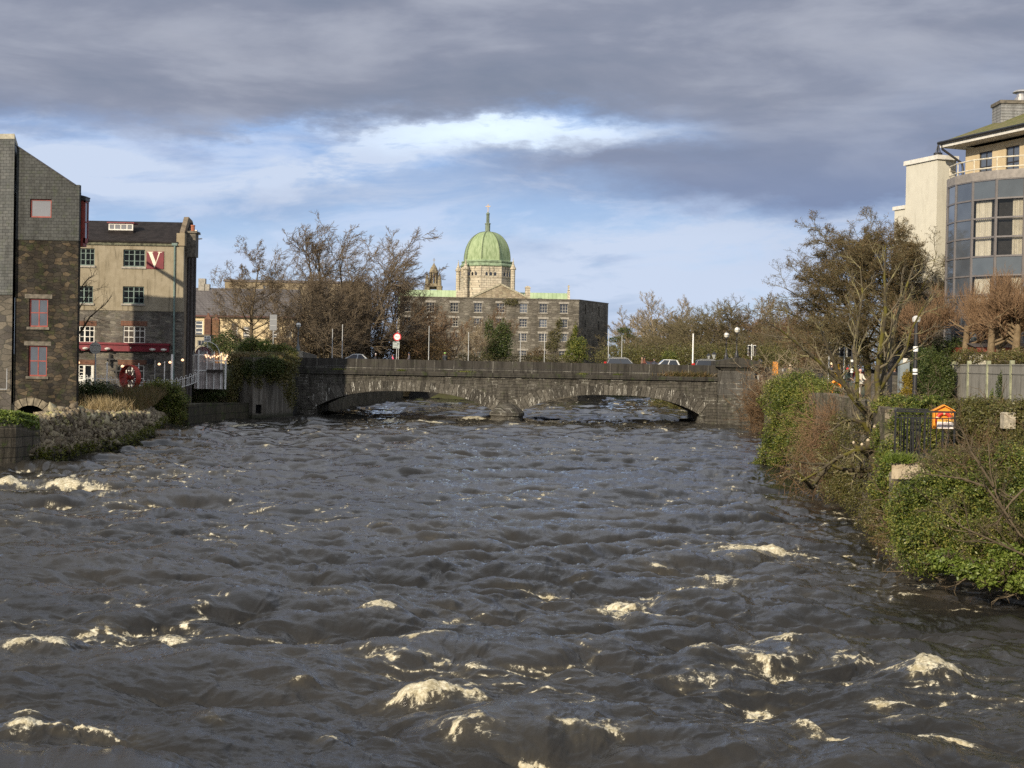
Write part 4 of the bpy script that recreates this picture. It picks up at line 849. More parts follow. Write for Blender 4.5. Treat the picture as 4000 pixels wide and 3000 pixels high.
# ------------------------------------------------------------------ buildings behind the left trees
def left_back():
    Y = 228.0; r = P(755, 1370, Y); r[2] = 0; q = rel(Y, r); z = lambda px, py: q(px, py)[2]; x = lambda px, py: q(px, py)[0]
    t = thing('cream_house', 'long cream rendered house with a grey slate roof behind bare trees', 'building', r); xr = x(1145, 1300)
    ws = [(757 + 4, 792, 1312, 1252), (905, 928, 1320, 1262), (950, 975, 1320, 1275), (1060, 1088, 1320, 1270), (1118, 1140, 1318, 1262)]
    hs = [(x(a, 1290), x(b, 1290), z(a, c), z(a, d)) for a, b, c, d in ws]; ze = z(900, 1232)
    MB().wall(-4, xr, 3, ze, .5, hs).box(xr - .4, xr, .5, 8, 3, ze).build('wall', m_render('cream_render', (0.62, 0.50, 0.30), (0.68, 0.56, 0.36), .3, .2), t)
    MB().box(-4, xr - .5, 1.5, 8, 3, ze).build('interior', M['inside'], t)
    for h in hs: win(t, *h, .15, 1, 4, M['white_paint'], M['pane_grey'], fw=.14, bw=.14)
    zr = z(900, 1148); MB().raw([(-5, -.5, ze - .1), (xr + .4, -.5, ze - .1), (xr + .4, 4.5, zr + 1.1), (-5, 4.5, zr + 1.1), (-5, 9, ze - .1), (xr + .4, 9, ze - .1)], [(0, 1, 2, 3), (3, 2, 5, 4), (1, 5, 2), (0, 3, 4), (0, 4, 5, 1)]).build('roof', m_slate('grey_slates', (0.12, 0.11, 0.11), (0.15, 0.14, 0.14), .5, .35, .1), t)
    MB().box(-5, xr + .4, -.55, -.45, ze - .3, ze - .05).build('gutter', m_plain('brown_gutter', (0.09, 0.03, 0.025), .6), t)
    b = MB(); cx = x(770, 1125); b.box(cx - .7, cx + .4, 4, 5, zr, zr + 2.6); b.box(cx + .3, cx + 1.1, 4, 5, zr, zr + 1.7); b.build('chimney', M['pale_stone'], t)
    # brick gate piers in front
    for k, (px, w_, ya, yb, lab) in enumerate(((812, 26, 1248, 1315, 'dark brick pier with a pointed cap in front of the cream house'), (843, 26, 1252, 1340, 'tall brown brick chimney stack beside the cream house'))):
        p = thing('brick_pillar', lab, 'pillar', P(px, 1372, 222)); p.location.z = 4; hh = P(px, ya, 222)[2] - 4; ww = w_ / F * 222 / 2
        MB().box(-ww, ww, -ww, ww, 0, hh).build('shaft', m_ashlar('pier_brick%d' % k, (0.13, 0.06, 0.045) if k == 0 else (0.24, 0.12, 0.06), (0.17, 0.08, 0.05) if k == 0 else (0.28, 0.15, 0.08), (0.13, 0.11, 0.09), .4, .15, .012), p)
        MB().lathe([(ww * 1.45, hh + .01), (ww * 1.45, hh + .12), (ww * .5, hh + .5), (ww * .3, hh + 1.0)], (0, 0, 0), 4, math.pi / 4, math.pi / 4 + 2 * math.pi).build('cap', M['brick'], p)
    s = thing('flat_roofed_kiosk', 'small pale flat-roofed building low beside the café', 'kiosk', P(780, 1345, 205)); z0 = 4 - s.location.z
    MB().wall(-1.6, 1.2, z0, 1.2, .3, [(-.3, .7, -.2, .6)]).box(.9, 1.2, .3, 4, z0, 1.2).build('wall', m_render('kiosk_render', (0.4, 0.36, 0.27), (0.45, 0.4, 0.3)), s)
    MB().box(-1.8, 1.5, -.3, 4.2, 1.2, 1.42).build('roof', M['lintel'], s); win(s, -.3, .7, -.2, .6, .1, 2, 1, M['white_paint'], M['pane'])
    Y = 265.0; r = P(875, 1300, Y); r[2] = 0; q = rel(Y, r); z = lambda px, py: q(px, py)[2]; x = lambda px, py: q(px, py)[0]
    t = thing('flat_roofed_block', 'long beige flat-roofed block with a dark parapet behind the big bare trees', 'building', r); xr = x(1420, 1200)
    hs = [(x(a, 1130), x(b, 1130), z(a, 1150), z(a, 1115)) for a, b in ((1028, 1068), (1230, 1280))]
    MB().wall(0, xr, 3, z(900, 1100), .5, hs).box(0, .4, .5, 14, 3, z(900, 1100)).box(xr - .4, xr, .5, 14, 3, z(900, 1100)).build('wall', m_render('block_render', (0.24, 0.19, 0.12), (0.29, 0.24, 0.16), .7, .5), t)
    MB().box(-.2, xr + .2, -.2, 14.2, z(900, 1100) + .003, z(900, 1096) + .25).build('roof', m_plain('parapet_lead', (0.12, 0.1, 0.09), .7), t)
    MB().box(.5, xr - .5, 1.2, 13.8, 3, z(900, 1104)).build('interior', M['inside'], t)
    for h in hs: win(t, *h, .12, 4, 1, M['white_paint'], M['pane_grey'], bw=.08)
left_back()

# ------------------------------------------------------------------ apartment block on the right
def apartments():
    eave = lambda s, o=0.0: np.array([32.7 + .343 * s + .94 * o, 110 - .94 * s + .343 * o])
    zE = 24.3; g = 3.5
    t = thing('apartment_block', 'cream riverside apartment block with a glazed grey bow and mossy tiled roof', 'building', (32.7, 110, 0)); o0 = np.array([32.7, 110.0])
    L = lambda s, o, z: (*(eave(s, o) - o0), z)
    och = m_render('ochre_render', (0.50, 0.40, 0.25), (0.56, 0.46, 0.30), .3, .2); cr = m_render('cream_wall', (0.55, 0.53, 0.45), (0.60, 0.58, 0.49), .4, .35)
    th = math.atan2(-.94, .343)
    # upper wall along the river side
    zb = 20.6; wb = MB(); hs = [(2.9, 4.4, 21.2, 23.5), (5.9, 7.4, 21.2, 23.5), (10.5, 12, 21.2, 23.5), (14.5, 16, 21.2, 23.5)]
    wb.wall(1.3, 30, zb - 18, zE - .35, .3, [(a, b, c, d) for a, b, c, d in hs], y=0.0)
    # frame: x along the eave, y into the building
    for v in wb.v: x, y = v[:, 0].copy(), v[:, 1].copy(); v[:, 0] = .343 * x + .94 * (y + 1.35); v[:, 1] = -.94 * x + .343 * (y + 1.35)
    wb.build('river_wall', och, t)
    eb = MB(); eb.raw([L(1.3, 1.36, g), L(1.3, 11, g), L(1.3, 11, zE - .3), L(1.3, 1.36, zE - .3)], [(0, 3, 2, 1)]); eb.raw([L(29.95, 1.4, g), L(29.95, 16, g), L(29.95, 16, zE + .2), L(29.95, 1.4, zE - .3)], [(0, 1, 2, 3)]); eb.build('end_wall', och, t)
    MB().raw([L(1.5, 2.0, g), L(30, 2.0, g), L(30, 2.0, zE), L(1.5, 2.0, zE)], [(0, 1, 2, 3)]).build('interior', M['inside'], t)
    dm = m_plain('dark_frame', (0.03, 0.028, 0.028), .5)
    for h in hs:
        f = thing('window', None, None); f.parent = t; f.rotation_euler.z = th
        f.location = L(0, 1.35, 0); 
        w = win(f, h[0], h[1], h[2], h[3], .08, 2, 2, dm, M['pane_grey'], fw=.1, bw=.1, rows=[.5])
        w.parent = t; w.rotation_euler.z = th; w.location = L(0, 1.35, 0); bpy.data.objects.remove(f)
    # roof
    rt = MB(); rise = 4.4; dep = 9.0
    rt.raw([L(-.1, -.1, zE + .25), L(31, -.1, zE + .25), L(31, dep, zE + rise), L(8.0, dep, zE + rise), L(-.1, 18, zE + .25), L(31, 18, zE + .25)], [(0, 1, 2, 3), (0, 3, 4), (3, 2, 5, 4)])
    rm, tt, b = new_mat('mossy_tiles'); o = tt.sep(oc(tt)); st = tt.m('SINE', tt.mul(o[2], 30.0)); n = tt.noise(oc(tt), 1.6, 6, .7)
    c = tt.mix(tt.step(n, .3, .62), (0.20, 0.16, 0.085), (0.13, 0.14, 0.035)); c = tt.mix(tt.step(st, .55, .9, 0, .75), c, (.25, .25, .2), 'MULTIPLY'); tt.put(b.inputs['Base Color'], c); b.inputs['Roughness'].default_value = .95; bump(tt, b, tt.add(st, n), .8, .06)
    rt.build('roof', rm, t)
    f = MB()
    def strip(o_a, o_b, za, zc): f.raw([L(o_a, o_a, za), L(31, o_a, za), L(31, o_a, zc), L(o_a, o_a, zc), L(o_b, o_b, za), L(31, o_b, za), L(31, o_b, zc), L(o_b, o_b, zc)], [(0, 1, 2, 3), (5, 4, 7, 6), (3, 2, 6, 7), (1, 0, 4, 5)])
    strip(-.02, .12, zE - .14, zE + .16); f.raw([L(-.02, -.02, zE - .14), L(-.02, 16, zE - .14), L(-.02, 16, zE + .16), L(-.02, -.02, zE + .16)], [(0, 3, 2, 1)]); f.build('fascia', M['white_paint'], t)
    f = MB(); strip(.02, 1.36, zE - .15, zE - .13); f.raw([L(0, 0, zE - .13), L(0, 16, zE - .13), L(1.36, 16, zE - .13), L(1.36, 1.36, zE - .13)], [(0, 1, 2, 3)]); f.build('soffit', m_plain('soffit_paint', (0.45, 0.42, 0.36), .7), t)
    f = MB(); f.tube([L(-.12, -.12, zE + .22), L(31, -.12, zE + .22)], .13, 8); f.tube([L(-.12, -.12, zE + .22), L(-.12, 16, zE + .22)], .13, 8)
    f.tube([L(.2, .0, zE + .1), L(.2, .02, zE - .25), L(1.15, 1.15, zE - 1.4), L(1.2, 1.2, zE - 1.8), L(1.2, 1.2, g)], .09, 8); f.build('gutter', M['black_metal'], t)
    # bow: a run of glazed facets
    B0 = P(3727, 1100, 106.0)[:2] - o0; pts = [B0]
    for ph in (72, 55, 38, 20, 4): pts.append(pts[-1] + 2.02 * np.array([math.cos(R(ph)), -math.sin(R(ph))]))
    back = [pts[0]]
    for ph in (90, 108, 125): back.append(back[-1] + 2.02 * np.array([-math.cos(R(ph)), math.sin(R(ph))]))
    poly = back[:0:-1] + pts; top = 21.15; n_r = 12; rh = 1.38
    fm = m_plain('bow_frame', (0.15, 0.14, 0.14), .45, .12, 2); spm = m_plain('spandrel_glass', (0.085, 0.10, 0.112), .12, .12, .8, spec=.9)
    gl, tt, b = new_mat('clear_glass'); b.inputs['Base Color'].default_value = (0.02, 0.025, 0.03, 1); b.inputs['Roughness'].default_value = .04; b.inputs['Specular IOR Level'].default_value = 1.0
    tr = tt.n.new('ShaderNodeBsdfTransparent'); mx = tt.n.new('ShaderNodeMixShader'); mx.inputs[0].default_value = .68; tt.l.new(b.outputs[0], mx.inputs[1]); tt.l.new(tr.outputs[0], mx.inputs[2]); tt.l.new(mx.outputs[0], tt.n['Material Output'].inputs[0])
    cur = m_plain('curtain_cloth', (0.72, 0.68, 0.56), .9, .1, 2); fr = MB()
    for p in poly: fr.beam((*p, g), (*p, top - .3), .16)
    for a, b_ in zip(poly[:-1], poly[1:]):
        for k in range(n_r + 1): zz = top - .32 - k * rh; fr.beam((*a, zz), (*b_, zz), .10, .12)
        d = (b_ - a) / np.linalg.norm(b_ - a); nn = np.array([d[1], -d[0]])
    bow = fr.build('bow_window', fm, t)
    cb = MB(); pr = [tuple(p) for p in poly]; c0 = np.mean(poly, 0); grow = [tuple(c0 + (p - c0) * 1.035) for p in poly]
    cb.prism(grow, top - .3, top + .32); cb.build('bow_cornice', m_plain('bow_lead', (0.24, 0.22, 0.20), .6, .2), t)
    for fi, (a, b_) in enumerate(zip(poly[:-1], poly[1:])):
        d = (b_ - a) / np.linalg.norm(b_ - a); nn = np.array([-d[1], d[0]])  # outward check
        if np.dot(nn, (a + b_) / 2 - c0) < 0: nn = -nn
        sp = MB(); cl = MB(); cu = MB(); ncl = ncu = 0
        for k in range(n_r):
            z1 = top - .32 - k * rh - .07; z0 = z1 - rh + .14; a2 = a + d * .1; b2 = b_ - d * .1
            isw = (k % 4) in (1, 2, 3) and fi >= 4 and k > 0
            if isw:
                e = -nn * .02; MB().raw([(*(a2 + e), z0), (*(b2 + e), z0), (*(b2 + e), z1), (*(a2 + e), z1)], [(0, 1, 2, 3)]).build('pane', gl, bow)
            elif fi > 1 and k < 8: MB().raw([(*(a2 - nn * .01), z0), (*(b2 - nn * .01), z0), (*(b2 - nn * .01), z1), (*(a2 - nn * .01), z1)], [(0, 1, 2, 3)]).build('spandrel_panel', spm if fi > 3 else M['pane_grey'], bow)
            else: sp.raw([(*(a2 - nn * .01), z0), (*(b2 - nn * .01), z0), (*(b2 - nn * .01), z1), (*(a2 - nn * .01), z1)], [(0, 1, 2, 3)])
        if sp.v: sp.build('lower_glazing', spm, bow)
        if fi >= 4:
            w_ = np.linalg.norm(b_ - a); spans = {4: [(.06, .74)], 5: [(.55, .98)], 6: [(.05, .3)], 7: [(.1, .5)]}.get(fi, [])
            for (u0, u1) in spans:
                for gidx in range(3):
                    z1 = top - .4 - (4 * gidx + 1) * rh; z0 = z1 - 3 * rh + .1; m_ = 26; v = []
                    for i in range(m_ + 1):
                        u = u0 + (u1 - u0) * i / m_; pp = a + d * w_ * u - nn * (.28 + .05 * math.sin(i * 1.9)); v += [(*pp, z0), (*pp, z1)]
                    MB().raw(v, [(2 * i, 2 * i + 2, 2 * i + 3, 2 * i + 1) for i in range(m_)]).build('curtain', cur, bow)
    inn = [tuple(c0 + (p - c0) * .8) for p in poly]; MB().prism(inn, g, top - .5).build('dark_room_core', m_plain('dark_room_core', (0.035, 0.033, 0.03), .9), bow)  # darkness of the unlit room put into a near-black core behind the glass
    # an opened sash
    a, b_ = poly[5 + 0], poly[6]
    # balcony rail above the bow
    rl = MB(); q1 = [np.array(p) for p in [c0 + (p - c0) * .97 for p in poly]]
    for zz in (top + 1.25, top + .55): rl.tube([(*p, zz) for p in q1], .055, 6)
    for p in q1: rl.beam((*p, top + .3), (*p, top + 1.25), .07)
    rl.build('balcony_rail', m_plain('cream_rail', (0.62, 0.57, 0.45), .5), t)
    # pale tower with a capped top
    tw = MB(); c = P(3652, 1100, 112)[:2] - o0; ux = np.array([math.cos(R(20)), math.sin(R(20))]); uy = np.array([-ux[1], ux[0]])
    def blk(mb, a0_, a1_, b0_, b1_, z0, z1):
        p = [c + ux * a + uy * b for a, b in ((a0_, b0_), (a1_, b0_), (a1_, b1_), (a0_, b1_))]; return mb.prism([tuple(v) for v in p], z0, z1)
    zT = P(3652, 622, 112)[2]; blk(tw, 0, 1.75, 0, 4.1, g, zT); tw.build('tower', cr, t)
    b = MB(); blk(b, -.14, 1.9, -.14, 4.3, zT + .003, zT + .35); b.build('tower_cap', M['white_paint'], t)
    b = MB(); blk(b, 0.02, 1.2, 4.12, 5.6, g, P(3570, 806, 114)[2]); blk(b, .95, 4.8, .5, 4.0, g, P(3700, 786, 112)[2]); blk(b, 1.77, 6, 1.2, 5, g, zT - 4.3); b.build('lower_wall', cr, t)
    b = MB(); z1 = P(3570, 806, 114)[2]; blk(b, -.1, 1.3, 4.12, 5.75, z1 + .003, z1 + .3); z1 = P(3700, 786, 112)[2]; blk(b, .9, 4.8, .4, 4.1, z1 + .003, z1 + .28); b.build('coping', M['white_paint'], t)
    b = MB(); blk(b, -.12, 5.0, -.16, 6.2, g, P(3650, 1100, 112)[2]); b.build('base_wall', m_rubble('base_stone', [(0.14, 0.13, 0.12), (0.2, 0.18, 0.16), (0.1, .09, .085)], 1.6), t)
    p = c + ux * .45 + uy * .6; MB().lathe([(.35, 0), (.35, .25), (.3, .26)], (*p, zT + .35), 10).tube([(p[0] - .2, p[1], zT + .6), (p[0], p[1], zT + 1.35), (p[0] + .2, p[1], zT + .6)], .04).tube([(p[0], p[1] - .2, zT + .6), (p[0], p[1], zT + 1.35), (p[0], p[1] + .2, zT + .6)], .04).build('chimney_cowl', M['black_metal'], t)
    # chimney with steel flue
    ch = P(3960, 430, 108)[:2] - o0; zc = P(3960, 466, 108)[2]; b = MB(); b.box(-1.3, 3.2, -1, 1, -3, 1.0); o = b.build('chimney', m_ashlar('lead_cladding', (0.28, 0.29, 0.29), (0.33, 0.33, 0.33), (0.16, 0.16, 0.16), 6, .22, .02, .4, bumpd=.05), t, loc=(*ch, zc)); 
    MB().box(-1.4, 3.3, -1.1, 1.1, 1.003, 1.25).build('cap', M['lintel'], o)
    MB().lathe([(.5, 1.25), (.5, 1.6), (.36, 1.61), (.36, 2.0), (.66, 2.02), (.55, 2.14), (.35, 2.22), (.1, 2.25)], (.55, 0, 0), 16).build('flue', m_plain('steel_flue', (0.5, 0.48, 0.45), .3, .3, 2, metal=.6), o)
    # low annex behind the fence
    a = thing('low_annex', 'low white annex with a red eaves board behind the pollarded trees', 'building', P(3960, 1420, 99)); 
    MB().box(-2.5, 8, 0, 6, -3.5, .75).build('wall', cr, a); MB().box(-2.7, 8.2, -.3, 6.2, .753, 1.1).build('eaves_board', m_plain('brick_red', (0.2, 0.04, 0.025), .6), a)
    MB().raw([(-2.9, -.4, 1.103), (8.3, -.4, 1.103), (8.3, 3, 1.6), (-2.9, 3, 1.6)], [(0, 1, 2, 3)]).build('roof', m_plain('annex_roof', (0.09, 0.08, 0.08), .8), a)
apartments()

# ------------------------------------------------------------------ vegetation tools
UP = np.array([0, 0, 1.0])
def _norm(v): return v / (np.linalg.norm(v, axis=-1, keepdims=True) + 1e-9)
def level_mesh(pts, rad, sides):
    """pts (N,K,3), rad (N,K) -> verts, quads"""
    N, K, _ = pts.shape; D = np.empty_like(pts); D[:, 1:-1] = pts[:, 2:] - pts[:, :-2]; D[:, 0] = pts[:, 1] - pts[:, 0]; D[:, -1] = pts[:, -1] - pts[:, -2]; D = _norm(D)
    ref = np.where(np.abs(D[:, :1, 2:3]) > 0.8, np.array([1.0, 0, 0]), UP); a = _norm(np.cross(D, ref)); b = np.cross(D, a)
    th = np.arange(sides) * 2 * np.pi / sides
    V = pts[:, :, None] + rad[:, :, None, None] * (np.cos(th)[:, None] * a[:, :, None] + np.sin(th)[:, None] * b[:, :, None])
    base = (np.arange(N)[:, None, None] * K + np.arange(K - 1)[None, :, None]) * sides; j = np.arange(sides)[None, None]; j2 = (j + 1) % sides
    Fq = np.stack([base + j, base + j2, base + sides + j2, base + sides + j], -1).reshape(-1, 4)
    return V.reshape(-1, 3), Fq
def grow(P0, D0, L0, R0, spec, g, stems=None):
    """spec: one dict per level. returns per level (pts, rad)"""
    out = []; Pp = np.atleast_2d(np.array(P0, float)); D = _norm(np.atleast_2d(np.array(D0, float))); L = np.atleast_1d(np.array(L0, float)); Rr = np.atleast_1d(np.array(R0, float))
    for li, s in enumerate(spec):
        K = s.get('seg', 4); N = len(Pp)
        if li == 0 and stems is not None: pts, rad = stems; N, K = pts.shape[0], pts.shape[1] - 1; L = np.linalg.norm(pts[:, 1:] - pts[:, :-1], axis=-1).sum(1)
        else:
            pts = np.empty((N, K + 1, 3)); pts[:, 0] = Pp; d = D.copy(); cur = Pp.copy()
            for k in range(K):
                d = _norm(d + s.get('wig', .15) * g.normal(size=(N, 3)) + s.get('up', 0.05) * UP + np.array(s.get('wind', (0, 0, 0))))
                cur = cur + d * (L / K)[:, None]; pts[:, k + 1] = cur
            tt = np.linspace(0, 1, K + 1)[None]; rad = Rr[:, None] * (1 - s.get('taper', .75) * tt)
        out.append((pts, rad, s.get('sides', 4)))
        if li + 1 >= len(spec): break
        c = spec[li + 1]; m = c['n']; t0, t1 = c.get('t', (.25, 1.0))
        t = t0 + (t1 - t0) * (np.arange(m)[None] + g.uniform(0.1, .9, (N, m))) / m; t = np.clip(t, 0, .999)
        f = t * K; i = f.astype(int); fr = f - i; idx = np.arange(N)[:, None]
        pos = pts[idx, i] * (1 - fr[..., None]) + pts[idx, i + 1] * fr[..., None]; pd = _norm(pts[idx, i + 1] - pts[idx, i]); pr = rad[idx, i] * (1 - fr) + rad[idx, i + 1] * fr
        an = R(1) * (c.get('ang', 45) + c.get('asd', 12) * g.normal(size=(N, m))); rv = g.normal(size=(N, m, 3)); rv = _norm(rv - (rv * pd).sum(-1, keepdims=True) * pd)
        D = (np.cos(an)[..., None] * pd + np.sin(an)[..., None] * rv).reshape(-1, 3)
        shp = c.get('shape', lambda t: 1 - 0.45 * t)
        L = (L[:, None] * c.get('len', .5) * shp(t) * g.uniform(.7, 1.25, (N, m))).reshape(-1); Rr = np.maximum(np.minimum(pr * c.get('rr', .6), 9), c.get('rmin', .012)).reshape(-1); Pp = pos.reshape(-1, 3)
        keep = g.uniform(size=len(Pp)) < c.get('keep', 1.0); Pp, D, L, Rr = Pp[keep], D[keep], L[keep], Rr[keep]
    return out
def merge(parts):
    V = []; Q = []; k = 0
    for v, q in parts: V.append(v); Q.append(q + k); k += len(v)
    return np.concatenate(V), np.concatenate(Q)
def add_levels(lv, name, mat, par, sm=True):
    v, q = merge([level_mesh(*l) for l in lv]); return np_mesh(name, v, q, mat, par, smooth=sm)
def leaf_quads(pts, size, g, flat=0.3, asp=0.5, nrm=None):
    N = len(pts); a = _norm(g.normal(size=(N, 3)) * np.array([1, 1, 1 - flat])); b = g.normal(size=(N, 3))
    if nrm is not None: b = b + nrm * 1.0
    b = _norm(np.cross(a, b)); s = size * g.uniform(.6, 1.35, (N, 1)); w = s * asp
    V = np.stack([pts - a * s * .5, pts + b * w * .5 + a * s * .05, pts + a * s * .5, pts - b * w * .5 + a * s * .05], 1).reshape(-1, 3)
    return V, np.arange(N * 4).reshape(-1, 4)
def lumps(blobs, n, g, inner=0.55, rough=.18):
    """points in the outer shells of a set of ellipsoids (c, r)"""
    vol = np.array([b[1][0] * b[1][1] + b[1][1] * b[1][2] + b[1][0] * b[1][2] for b in blobs]); k = g.choice(len(blobs), n, p=vol / vol.sum())
    c = np.array([b[0] for b in blobs], float)[k]; r = np.array([b[1] for b in blobs], float)[k]; d = _norm(g.normal(size=(n, 3)))
    q = g.uniform(inner ** 3, 1, n) ** (1 / 3)
    wob = 1 + rough * (np.sin(d[:, 0] * 7 + k * 1.7) * np.cos(d[:, 2] * 6 + k) + np.sin(d[:, 1] * 9 + d[:, 2] * 5 + k * .6)) + rough * .5 * g.normal(size=n) * .4
    return c + d * r * (q * wob)[:, None], d
def bush(name, label, cat, blobs, n, size, mat, g, group=None, zmin=None, stems=True, bark=None, kind=None, asp=.5, inner=.55, rough=.18, part='foliage'):
    c0 = np.array(blobs[0][0], float); c0[2] = min(b[0][2] - b[1][2] for b in blobs)
    t = thing(name, label, cat, c0, 0, group); p, d = lumps(blobs, n, g, inner, rough)
    if zmin is not None: ok = p[:, 2] > zmin; p, d = p[ok], d[ok]
    v, q = leaf_quads(p - c0, size, g, nrm=d, asp=asp); np_mesh(part, v, q, mat, t)
    if stems:
        P0 = []; D0 = []; L0 = []
        for (c, r) in blobs:
            for _ in range(7):
                e = _norm(g.normal(size=3) * np.array([1, 1, .5]) + UP * .5); P0.append(np.array(c) - c0 - np.array([0, 0, r[2] * .9])); D0.append(e); L0.append(max(r) * g.uniform(1.2, 1.7))
        lv = grow(P0, D0, L0, [.035] * len(P0), [dict(seg=4, wig=.2, sides=4), dict(n=7, len=.45, ang=40, seg=3, wig=.3, rmin=.012, sides=3)], g)
        add_levels(lv, 'branches', bark or M['bark'], t)
    return t
M['bark'] = m_bark('brown_bark', (0.075, 0.058, 0.038), (0.15, 0.12, 0.078))
M['twig_warm'] = m_bark('warm_twigs', (0.12, 0.075, 0.042), (0.19, 0.125, 0.07))
M['twig_red'] = m_bark('reddish_twigs', (0.16, 0.10, 0.058), (0.26, 0.17, 0.10))
M['twig_olive'] = m_bark('olive_twigs', (0.10, 0.085, 0.045), (0.17, 0.145, 0.08))
M['twig_grey'] = m_bark('grey_twigs', (0.13, 0.10, 0.07), (0.22, 0.175, 0.12))
M['twig_pale'] = m_bark('pale_twigs', (0.21, 0.17, 0.11), (0.32, 0.265, 0.18))
M['bark_lichen'] = m_bark('lichen_bark', (0.10, 0.085, 0.06), (0.17, 0.145, 0.10), (0.27, 0.25, 0.10), .55, 1.6)
M['bark_moss'] = m_bark('mossy_bark', (0.06, 0.05, 0.035), (0.12, 0.10, 0.06), (0.11, 0.10, 0.018), .85, .9)
M['bark_plane'] = m_bark('tan_bark', (0.13, 0.095, 0.055), (0.22, 0.165, 0.10))
M['leaf_mid'] = m_leaf('laurel_leaves', [(0.035, 0.052, 0.010), (0.065, 0.095, 0.017), (0.11, 0.145, 0.024), (0.18, 0.195, 0.04), (0.28, 0.26, 0.065)])
M['leaf_dark'] = m_leaf('ivy_leaves', [(0.025, 0.042, 0.012), (0.045, 0.07, 0.018), (0.075, 0.10, 0.025), (0.12, 0.14, 0.045)])
M['leaf_olive'] = m_leaf('olive_leaves', [(0.06, 0.055, 0.02), (0.10, 0.09, 0.03), (0.14, 0.13, 0.04), (0.075, 0.09, 0.02), (0.19, 0.15, 0.06)])
M['leaf_bright'] = m_leaf('bright_leaves', [(0.08, 0.12, 0.018), (0.13, 0.18, 0.03), (0.21, 0.25, 0.055)])
M['leaf_yellow'] = m_leaf('yellow_leaves', [(0.22, 0.15, 0.015), (0.30, 0.22, 0.03), (0.17, 0.14, 0.02)])
M['leaf_brown'] = m_leaf('withered_leaves', [(0.07, 0.048, 0.024), (0.13, 0.09, 0.04), (0.19, 0.13, 0.06), (0.09, 0.066, 0.03)])
M['straw'] = m_leaf('dry_grass_blades', [(0.22, 0.17, 0.08), (0.34, 0.27, 0.14), (0.28, 0.20, 0.10)])
M['reed'] = m_leaf('russet_stems', [(0.17, 0.10, 0.045), (0.10, 0.085, 0.03), (0.22, 0.15, 0.07), (0.08, 0.09, 0.03)])
M['moss'] = m_leaf('wet_moss', [(0.055, 0.07, 0.008), (0.10, 0.115, 0.012), (0.16, 0.16, 0.02), (0.03, 0.04, 0.008)])
def blades(name, label, cat, pts, h, mat, g, w=.03, lean=.3, kind='stuff', wind=(0.15, 0, 0), parent=None):
    N = len(pts); d = _norm(UP + lean * g.normal(size=(N, 3)) * np.array([1, 1, .2]) + np.array(wind)); hh = h * g.uniform(.5, 1.2, (N, 1)); s = _norm(np.cross(d, g.normal(size=(N, 3)))) * w * .5
    tip = pts + d * hh + np.array([1, 0, -.5]) * hh * g.uniform(-.25, .35, (N, 1)); mid = pts + d * hh * .55
    V = np.stack([pts - s, pts + s, mid + s * .8, mid - s * .8, tip + s * .2, tip - s * .2], 1).reshape(-1, 3); b = np.arange(N)[:, None] * 6
    Q = np.concatenate([b + np.array([[0, 1, 2, 3]]), b + np.array([[3, 2, 4, 5]])]); o = np_mesh(name, V, Q, mat, parent)
    if parent is None: tag(o, label, cat, kind=kind)
    return o
def bare_tree(name, label, base, H, spec, bark, twig, g, group=None, split=2, lean=(0, 0, 1), r0=.3, multi=1, L0=None, leaves=None, cat='tree', widen=1.0):
    t = thing(name, label, cat, base, 0, group)
    P0 = []; D0 = []; LL = []; RR = []
    for k in range(multi):
        a = 2 * math.pi * k / multi + g.uniform(0, 1); sp = 0 if multi == 1 else .35
        P0.append((math.cos(a) * r0 * sp * 2, math.sin(a) * r0 * sp * 2, -.3)); D0.append(np.array(lean) + np.array([math.cos(a), math.sin(a), 0]) * (.28 if multi > 1 else 0)); LL.append(L0 * g.uniform(.85, 1.05)); RR.append(r0 * (1 if multi == 1 else .6))
    lv = grow(P0, D0, LL, RR, spec, g)
    if H:
        k = H / np.percentile(lv[-1][0][..., 2], 99.7); lv = [(a * np.array([widen * k, widen * k, k]), b * max(k, 1) ** .3, c) for a, b, c in lv]
    add_levels(lv[:split], 'trunk', bark, t); add_levels(lv[split:], 'crown', twig, t)
    if leaves:
        tips = lv[-1][0][:, 1:].reshape(-1, 3); k = g.choice(len(tips), min(leaves[0], len(tips) * 2)); p = tips[k] + g.normal(size=(len(k), 3)) * leaves[3]
        v, q = leaf_quads(p, leaves[1], g); np_mesh('leaves', v, q, leaves[2], t)
    return t
G = np.random.default_rng

# ------------------------------------------------------------------ left bank walls
def wall_along(name, label, cat, pts, tops, thick, mat, side, zb=-2.0, lean=0.0, group=None):
    """wall following pts; side=-1 puts its thickness to the left of the way"""
    pts = [np.array(p[:2], float) for p in pts]; n = len(pts); o0 = np.array([pts[0][0], pts[0][1], 0]); A = []; B = []
    for i in range(n):
        d = pts[min(i + 1, n - 1)] - pts[max(i - 1, 0)]; d /= np.linalg.norm(d); nn = np.array([-d[1], d[0]]) * (-side); A.append(pts[i] - o0[:2]); B.append(pts[i] - o0[:2] - nn * thick)
    v = []; 
    for i in range(n):
        sh = (B[i] - A[i]) / thick * lean
        v += [(*A[i], zb), (*(A[i] + sh), tops[i]), (*B[i], tops[i]), (*B[i], zb)]
    f = [(i * 4 + j, (i + 1) * 4 + j, (i + 1) * 4 + (j + 1) % 4, i * 4 + (j + 1) % 4) for i in range(n - 1) for j in range(4)] + [(0, 1, 2, 3), ((n - 1) * 4 + 3, (n - 1) * 4 + 2, (n - 1) * 4 + 1, (n - 1) * 4)]
    o = MB().raw(v, f).build(name, mat, None, loc=tuple(o0)); tag(o, label, cat, group); return o
